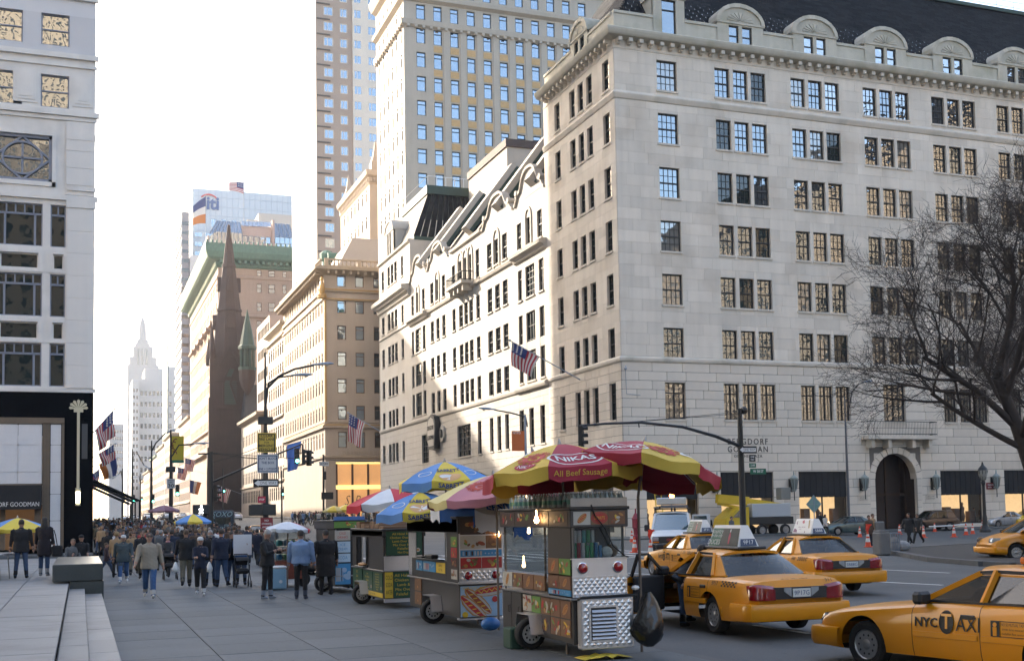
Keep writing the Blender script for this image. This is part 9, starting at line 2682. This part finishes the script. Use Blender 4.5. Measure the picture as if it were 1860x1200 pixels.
# traffic cones, bollards, posts
CO, CWH = M('cone_orange', (.62, .06, .015), .55), M('cone_band', (.6, .6, .58), .5)
mb = MB(); mb.bbox(-.19, .19, -.19, .19, 0, .04, .02, 0); mb.lathe([(.145, .04), (.115, .25)], 12, None, 0); mb.lathe([(.115, .25), (.088, .43)], 12, None, 1); mb.lathe([(.088, .43), (.076, .52)], 12, None, 0); mb.lathe([(.076, .52), (.06, .62)], 12, None, 1); mb.lathe([(.06, .62), (.032, .76), (.028, .77)], 12, None, 0)
cm = mb.mesh('traffic_cone', [CO, CWH], 40)
for (px, py, lb, s) in ((1182, 1013, 'orange cone in front of the work van, tallest of the group', 1.15), (1153, 1003, 'orange cone nearest the cart pole, left of the work van', 1.1), (1148, 985, 'orange cone farther back beside the red post', 1.1), (1243, 996, 'orange cone just right of the work van', 1.1), (1562, 975, 'orange cone beside the front wheel of the teal car', .95), (1577, 993, 'orange and white cone left of the concrete bollard', 1.05), (1634, 970, 'orange cone in front of the suv bumper', .95), (1678, 976, 'orange cone right of the two walkers in black', .95), (1698, 965, 'orange cone before the suv doors', .9), (1733, 975, 'orange cone with a bar resting on it', 1.0), (1755, 971, 'orange cone left of a close pair', 1.0), (1767, 969, 'orange cone right of a close pair', .95), (1785, 959, 'orange cone next to the lantern post', .95)):
 p = G(px, py, RZC if px < 1300 else .02); o = put('traffic_cone', cm, None, (p.x, p.y, RZC if px < 1300 else .02), (0, 0, RN.random()), (s, s, s), label=lb, cat='traffic cone', group='orange traffic cones')
for (px, py, lb) in ((1182, 985, 'bright orange flag tied to the cone before the work van'), (1577, 972, 'orange cloth hung on the cone by the concrete bollard')):
 p = G(px, py + 28, RZC); mb = MB(); mb.grid([[Vector((-.16 + .32 * i / 5 + .03 * math.sin(j), .03 * math.sin(i * 1.7 + j), .25 - .42 * j / 5 * (.6 + .4 * math.sin(i)))) for i in range(6)] for j in range(6)]); mb.build('warning_flag', [M('flag_fluorescent', (.75, .05, .02), .7)], None, loc=(p.x, p.y - .1, .95), label=lb, cat='flag')
for (px0, py0, px1, py1, lb) in ((1688, 956, 1733, 953, 'white barrier bar lying between the cones'), (1733, 953, 1757, 949, 'short white barrier bar on two cones')):
 a, b = G(px0, py0 + 16, .02), G(px1, py1 + 18, .02); mb = MB(); mb.tube([(0, 0, .62), (b.x - a.x, b.y - a.y, .66)], .05, 6); mb.build('barrier_bar', [WHITEP], None, loc=(a.x, a.y, 0), label=lb, cat='bar')
p = G(1602, 1008, RZC); mb = MB(); mb.bbox(-.30, .30, -.30, .30, 0, 1.05, .06); mb.bbox(-.26, .26, -.26, .26, 1.05, 1.12, .03); mb.build('bollard', [M('bollard_concrete', (.17, .165, .16), .9, noise=.2, nscale=3)], None, loc=tuple(p), label='square concrete bollard at the corner of the park kerb', cat='bollard')
p = G(1597, 985, .02); mb = MB(); mb.bbox(-.25, .25, -.25, .25, 0, 1.2, .06); mb.build('bollard', [MATS['bollard_concrete']], None, loc=tuple(p), label='second concrete bollard half hidden behind the first', cat='bollard')
p = G(1625, 1000, .02); t = thing('litter_bin', 'grey wire litter bin with a spilling newspaper bundle by the bollard', 'litter bin', tuple(p)); mb = MB()
for k in range(16): a = k * PI / 8; mb.beam((.22 * math.cos(a), .22 * math.sin(a), 0), (.28 * math.cos(a), .28 * math.sin(a), .8), .02, .02)
for z in (.02, .4, .8): mb.lathe([(.22 + .06 * z / .8, z), (.24 + .06 * z / .8, z + .03)], 16, None)
mb.build('basket', [GREYM], t, kind='stuff'); mb = MB(); mb.sphere((0, 0, .3), .24, 10, 7, 0, 1, 1, 1.6); mb.sphere((.5, .1, .2), .3, 9, 6, 0, 1.5, 1, .9); mb.build('rubbish', [M('newspaper', (.30, .30, .30), .9, noise=.5, nscale=6)], t)
p = G(1156, 998, RZC); mb = MB(); mb.lathe([(.18, 0), (.18, .2), (.13, .25), (.13, .6), (.2, .65), (.2, .8), (.13, .85), (.16, 1.2), (.22, 1.25), (.22, 1.7), (.25, 1.75), (.12, 2.0), (.05, 2.1), (.04, 2.35)], 8); mb.build('alarm_post', [M('alarm_red', (.22, .02, .035), .5, noise=.2)], None, loc=tuple(p), label='old red fire alarm post behind the nearest cart', cat='alarm post')
p = YP(1478, 915, 70); t = thing('road_sign', 'diamond shaped road works sign seen from its grey green back', 'sign', (p.x, 70, RZC)); mb = MB(); z = p.z - RZC; s_ = .62; mb.prism([(-s_, 0), (0, -s_), (s_, 0), (0, s_)], Matrix.Translation((0, 0, z)) @ Matrix.Rotation(PI / 2, 4, 'X'), .03, 0); mb.beam((-s_, -.03, z), (s_, -.03, z), .03, .03, 1); mb.beam((0, -.03, 0), (0, -.03, z + s_), .05, .05, 1); mb.build('sign_board', [M('sign_back', (.16, .30, .29), .5), GREYM], t)
p = YP(1197, 885, 87); t = thing('ladder', 'yellow ladder leaning against the shop front behind the work van', 'ladder', (p.x, 86.6, 0)); mb = MB()
for x in (-.28, .28): mb.beam((x, 0, 0), (x, .9, p.z + .8), .06, .06)
for k in range(12): zz = .3 + k * .34; mb.beam((-.28, zz * .22, zz), (.28, zz * .22, zz), .04, .04)
mb.build('rails', [YEL], t)
for i in range(3):
 p = G((2, 14, 22)[i] - 6, 1050, .45); t = thing('metal_table', ('small metal table at the left edge of the plaza', 'second metal table beside the yellow and blue umbrella', 'low metal table next to the person in black')[i], 'table', (p.x - .2, p.y - 1.5 + i * 1.2, .45), 0, 'metal tables on the plaza'); MB().lathe([(.45, .72), (.46, .74), (.44, .76)], 18).build('table_top', [STEEL], t)
 for k in range(3): a = k * 2.1; mb = MB(); mb.tube([(.3 * math.cos(a), .3 * math.sin(a), .72), (.36 * math.cos(a), .36 * math.sin(a), 0)], .018, 5); mb.build('leg', [STEEL], t)
# black awning frames on the shaded side
for i, y in enumerate((96, 104, 114)):
 mb = MB(); mb.beam((.9, y, 5.2), (4.2, y + .5, 3.6), .18, .12); mb.beam((4.2, y + .5, 3.6), (4.2, y + .5, 2.3), .15, .12); mb.beam((.9, y + 4, 5.2), (4.2, y + 4, 3.6), .18, .12); mb.add([(.9, y, 5.2), (4.2, y + .4, 3.6), (4.2, y + 4, 3.6), (.9, y + 4, 5.2)], [(0, 1, 2, 3)])
 mb.build('awning', [AWN], None, label=('black sloping awning nearest on the shaded side of the avenue', 'second black awning behind the nearest one', 'third black awning farther along the shaded side')[i], cat='awning', group='awnings on the shaded side')

# bare trees on the park square
BARK = M('bare_bark', (.052, .042, .038), .9, noise=.25, nscale=6)
def tree(label, base, H, seed, spread=1.0, lean=(0, 0), depth=6):
 rnd = random.Random(seed)
 t = thing('bare_tree', label, 'tree', tuple(base), 0, 'bare trees on the square')
 tk, cr_ = MB(), MB()
 def grow(p, d, L, r, lv):
  n = 4 if lv < 3 else 3
  pts = [p]; rs = [r]
  for i in range(n):
   d = (d + Vector((rnd.gauss(0, .10), rnd.gauss(0, .10), rnd.gauss(0, .07) + (.05 if lv > 1 else 0)))).normalized()
   p = p + d * (L / n); pts.append(p); rs.append(r * (1 - .45 * (i + 1) / n))
  (tk if lv < 3 else cr_).tube(pts, rs, 8 if lv == 0 else (5 if lv < 3 else 3), 0, cap=False)
  if lv >= depth: return
  k = (8, 6, 5, 5, 4, 3, 3)[lv]
  for i in range(k):
   f = .35 + .65 * (i + .7) / k if lv else .55 + .45 * (i + 1) / k
   j = min(n - 1, int(f * n)); q_ = pts[j].lerp(pts[j + 1], f * n - j)
   ax = Vector((rnd.gauss(0, 1), rnd.gauss(0, 1), rnd.gauss(0, .6))); ax -= d * ax.dot(d); ax.normalize()
   an = rnd.uniform(.45, .95) * spread if lv else rnd.uniform(.5, 1.15) * spread
   nd = d * math.cos(an) + ax * math.sin(an)
   grow(q_, nd.normalized(), L * rnd.uniform(.50, .70), max(.0065, rs[j] * rnd.uniform(.45, .62)), lv + 1)
 grow(Vector((0, 0, 0)), Vector((lean[0], lean[1], 1)).normalized(), H * .36, H * .017, 0)
 tk.build('trunk', [BARK], t, smooth=True); cr_.build('twigs', [BARK], t, kind='stuff')
p = G(1925, 1012, .02); tree('large bare tree spreading in from the right edge over the store front', p, 20.5, 5, 1.12, (-.16, .05))
p = G(1960, 985, .02); tree('second bare tree farther back beyond the right edge', p, 21, 8, 1.05, (-.16, 0))

# ---------------------------------------------------------------- winter haze filling the street
k = bpy.data.materials.new('haze_air'); k.use_nodes = True
t_ = k.node_tree; t_.nodes.clear()
o_ = t_.nodes.new('ShaderNodeOutputMaterial'); v_ = t_.nodes.new('ShaderNodeVolumePrincipled')
v_.inputs['Color'].default_value = (.96, .97, 1, 1); v_.inputs['Density'].default_value = .00012; v_.inputs['Anisotropy'].default_value = .1
t_.links.new(v_.outputs[0], o_.inputs['Volume'])
MB().box(-1210, 1610, -510, 3210, -1.2, 312).build('haze', [k], None, kind='stuff')

bpy.data.scenes.remove(WORK)
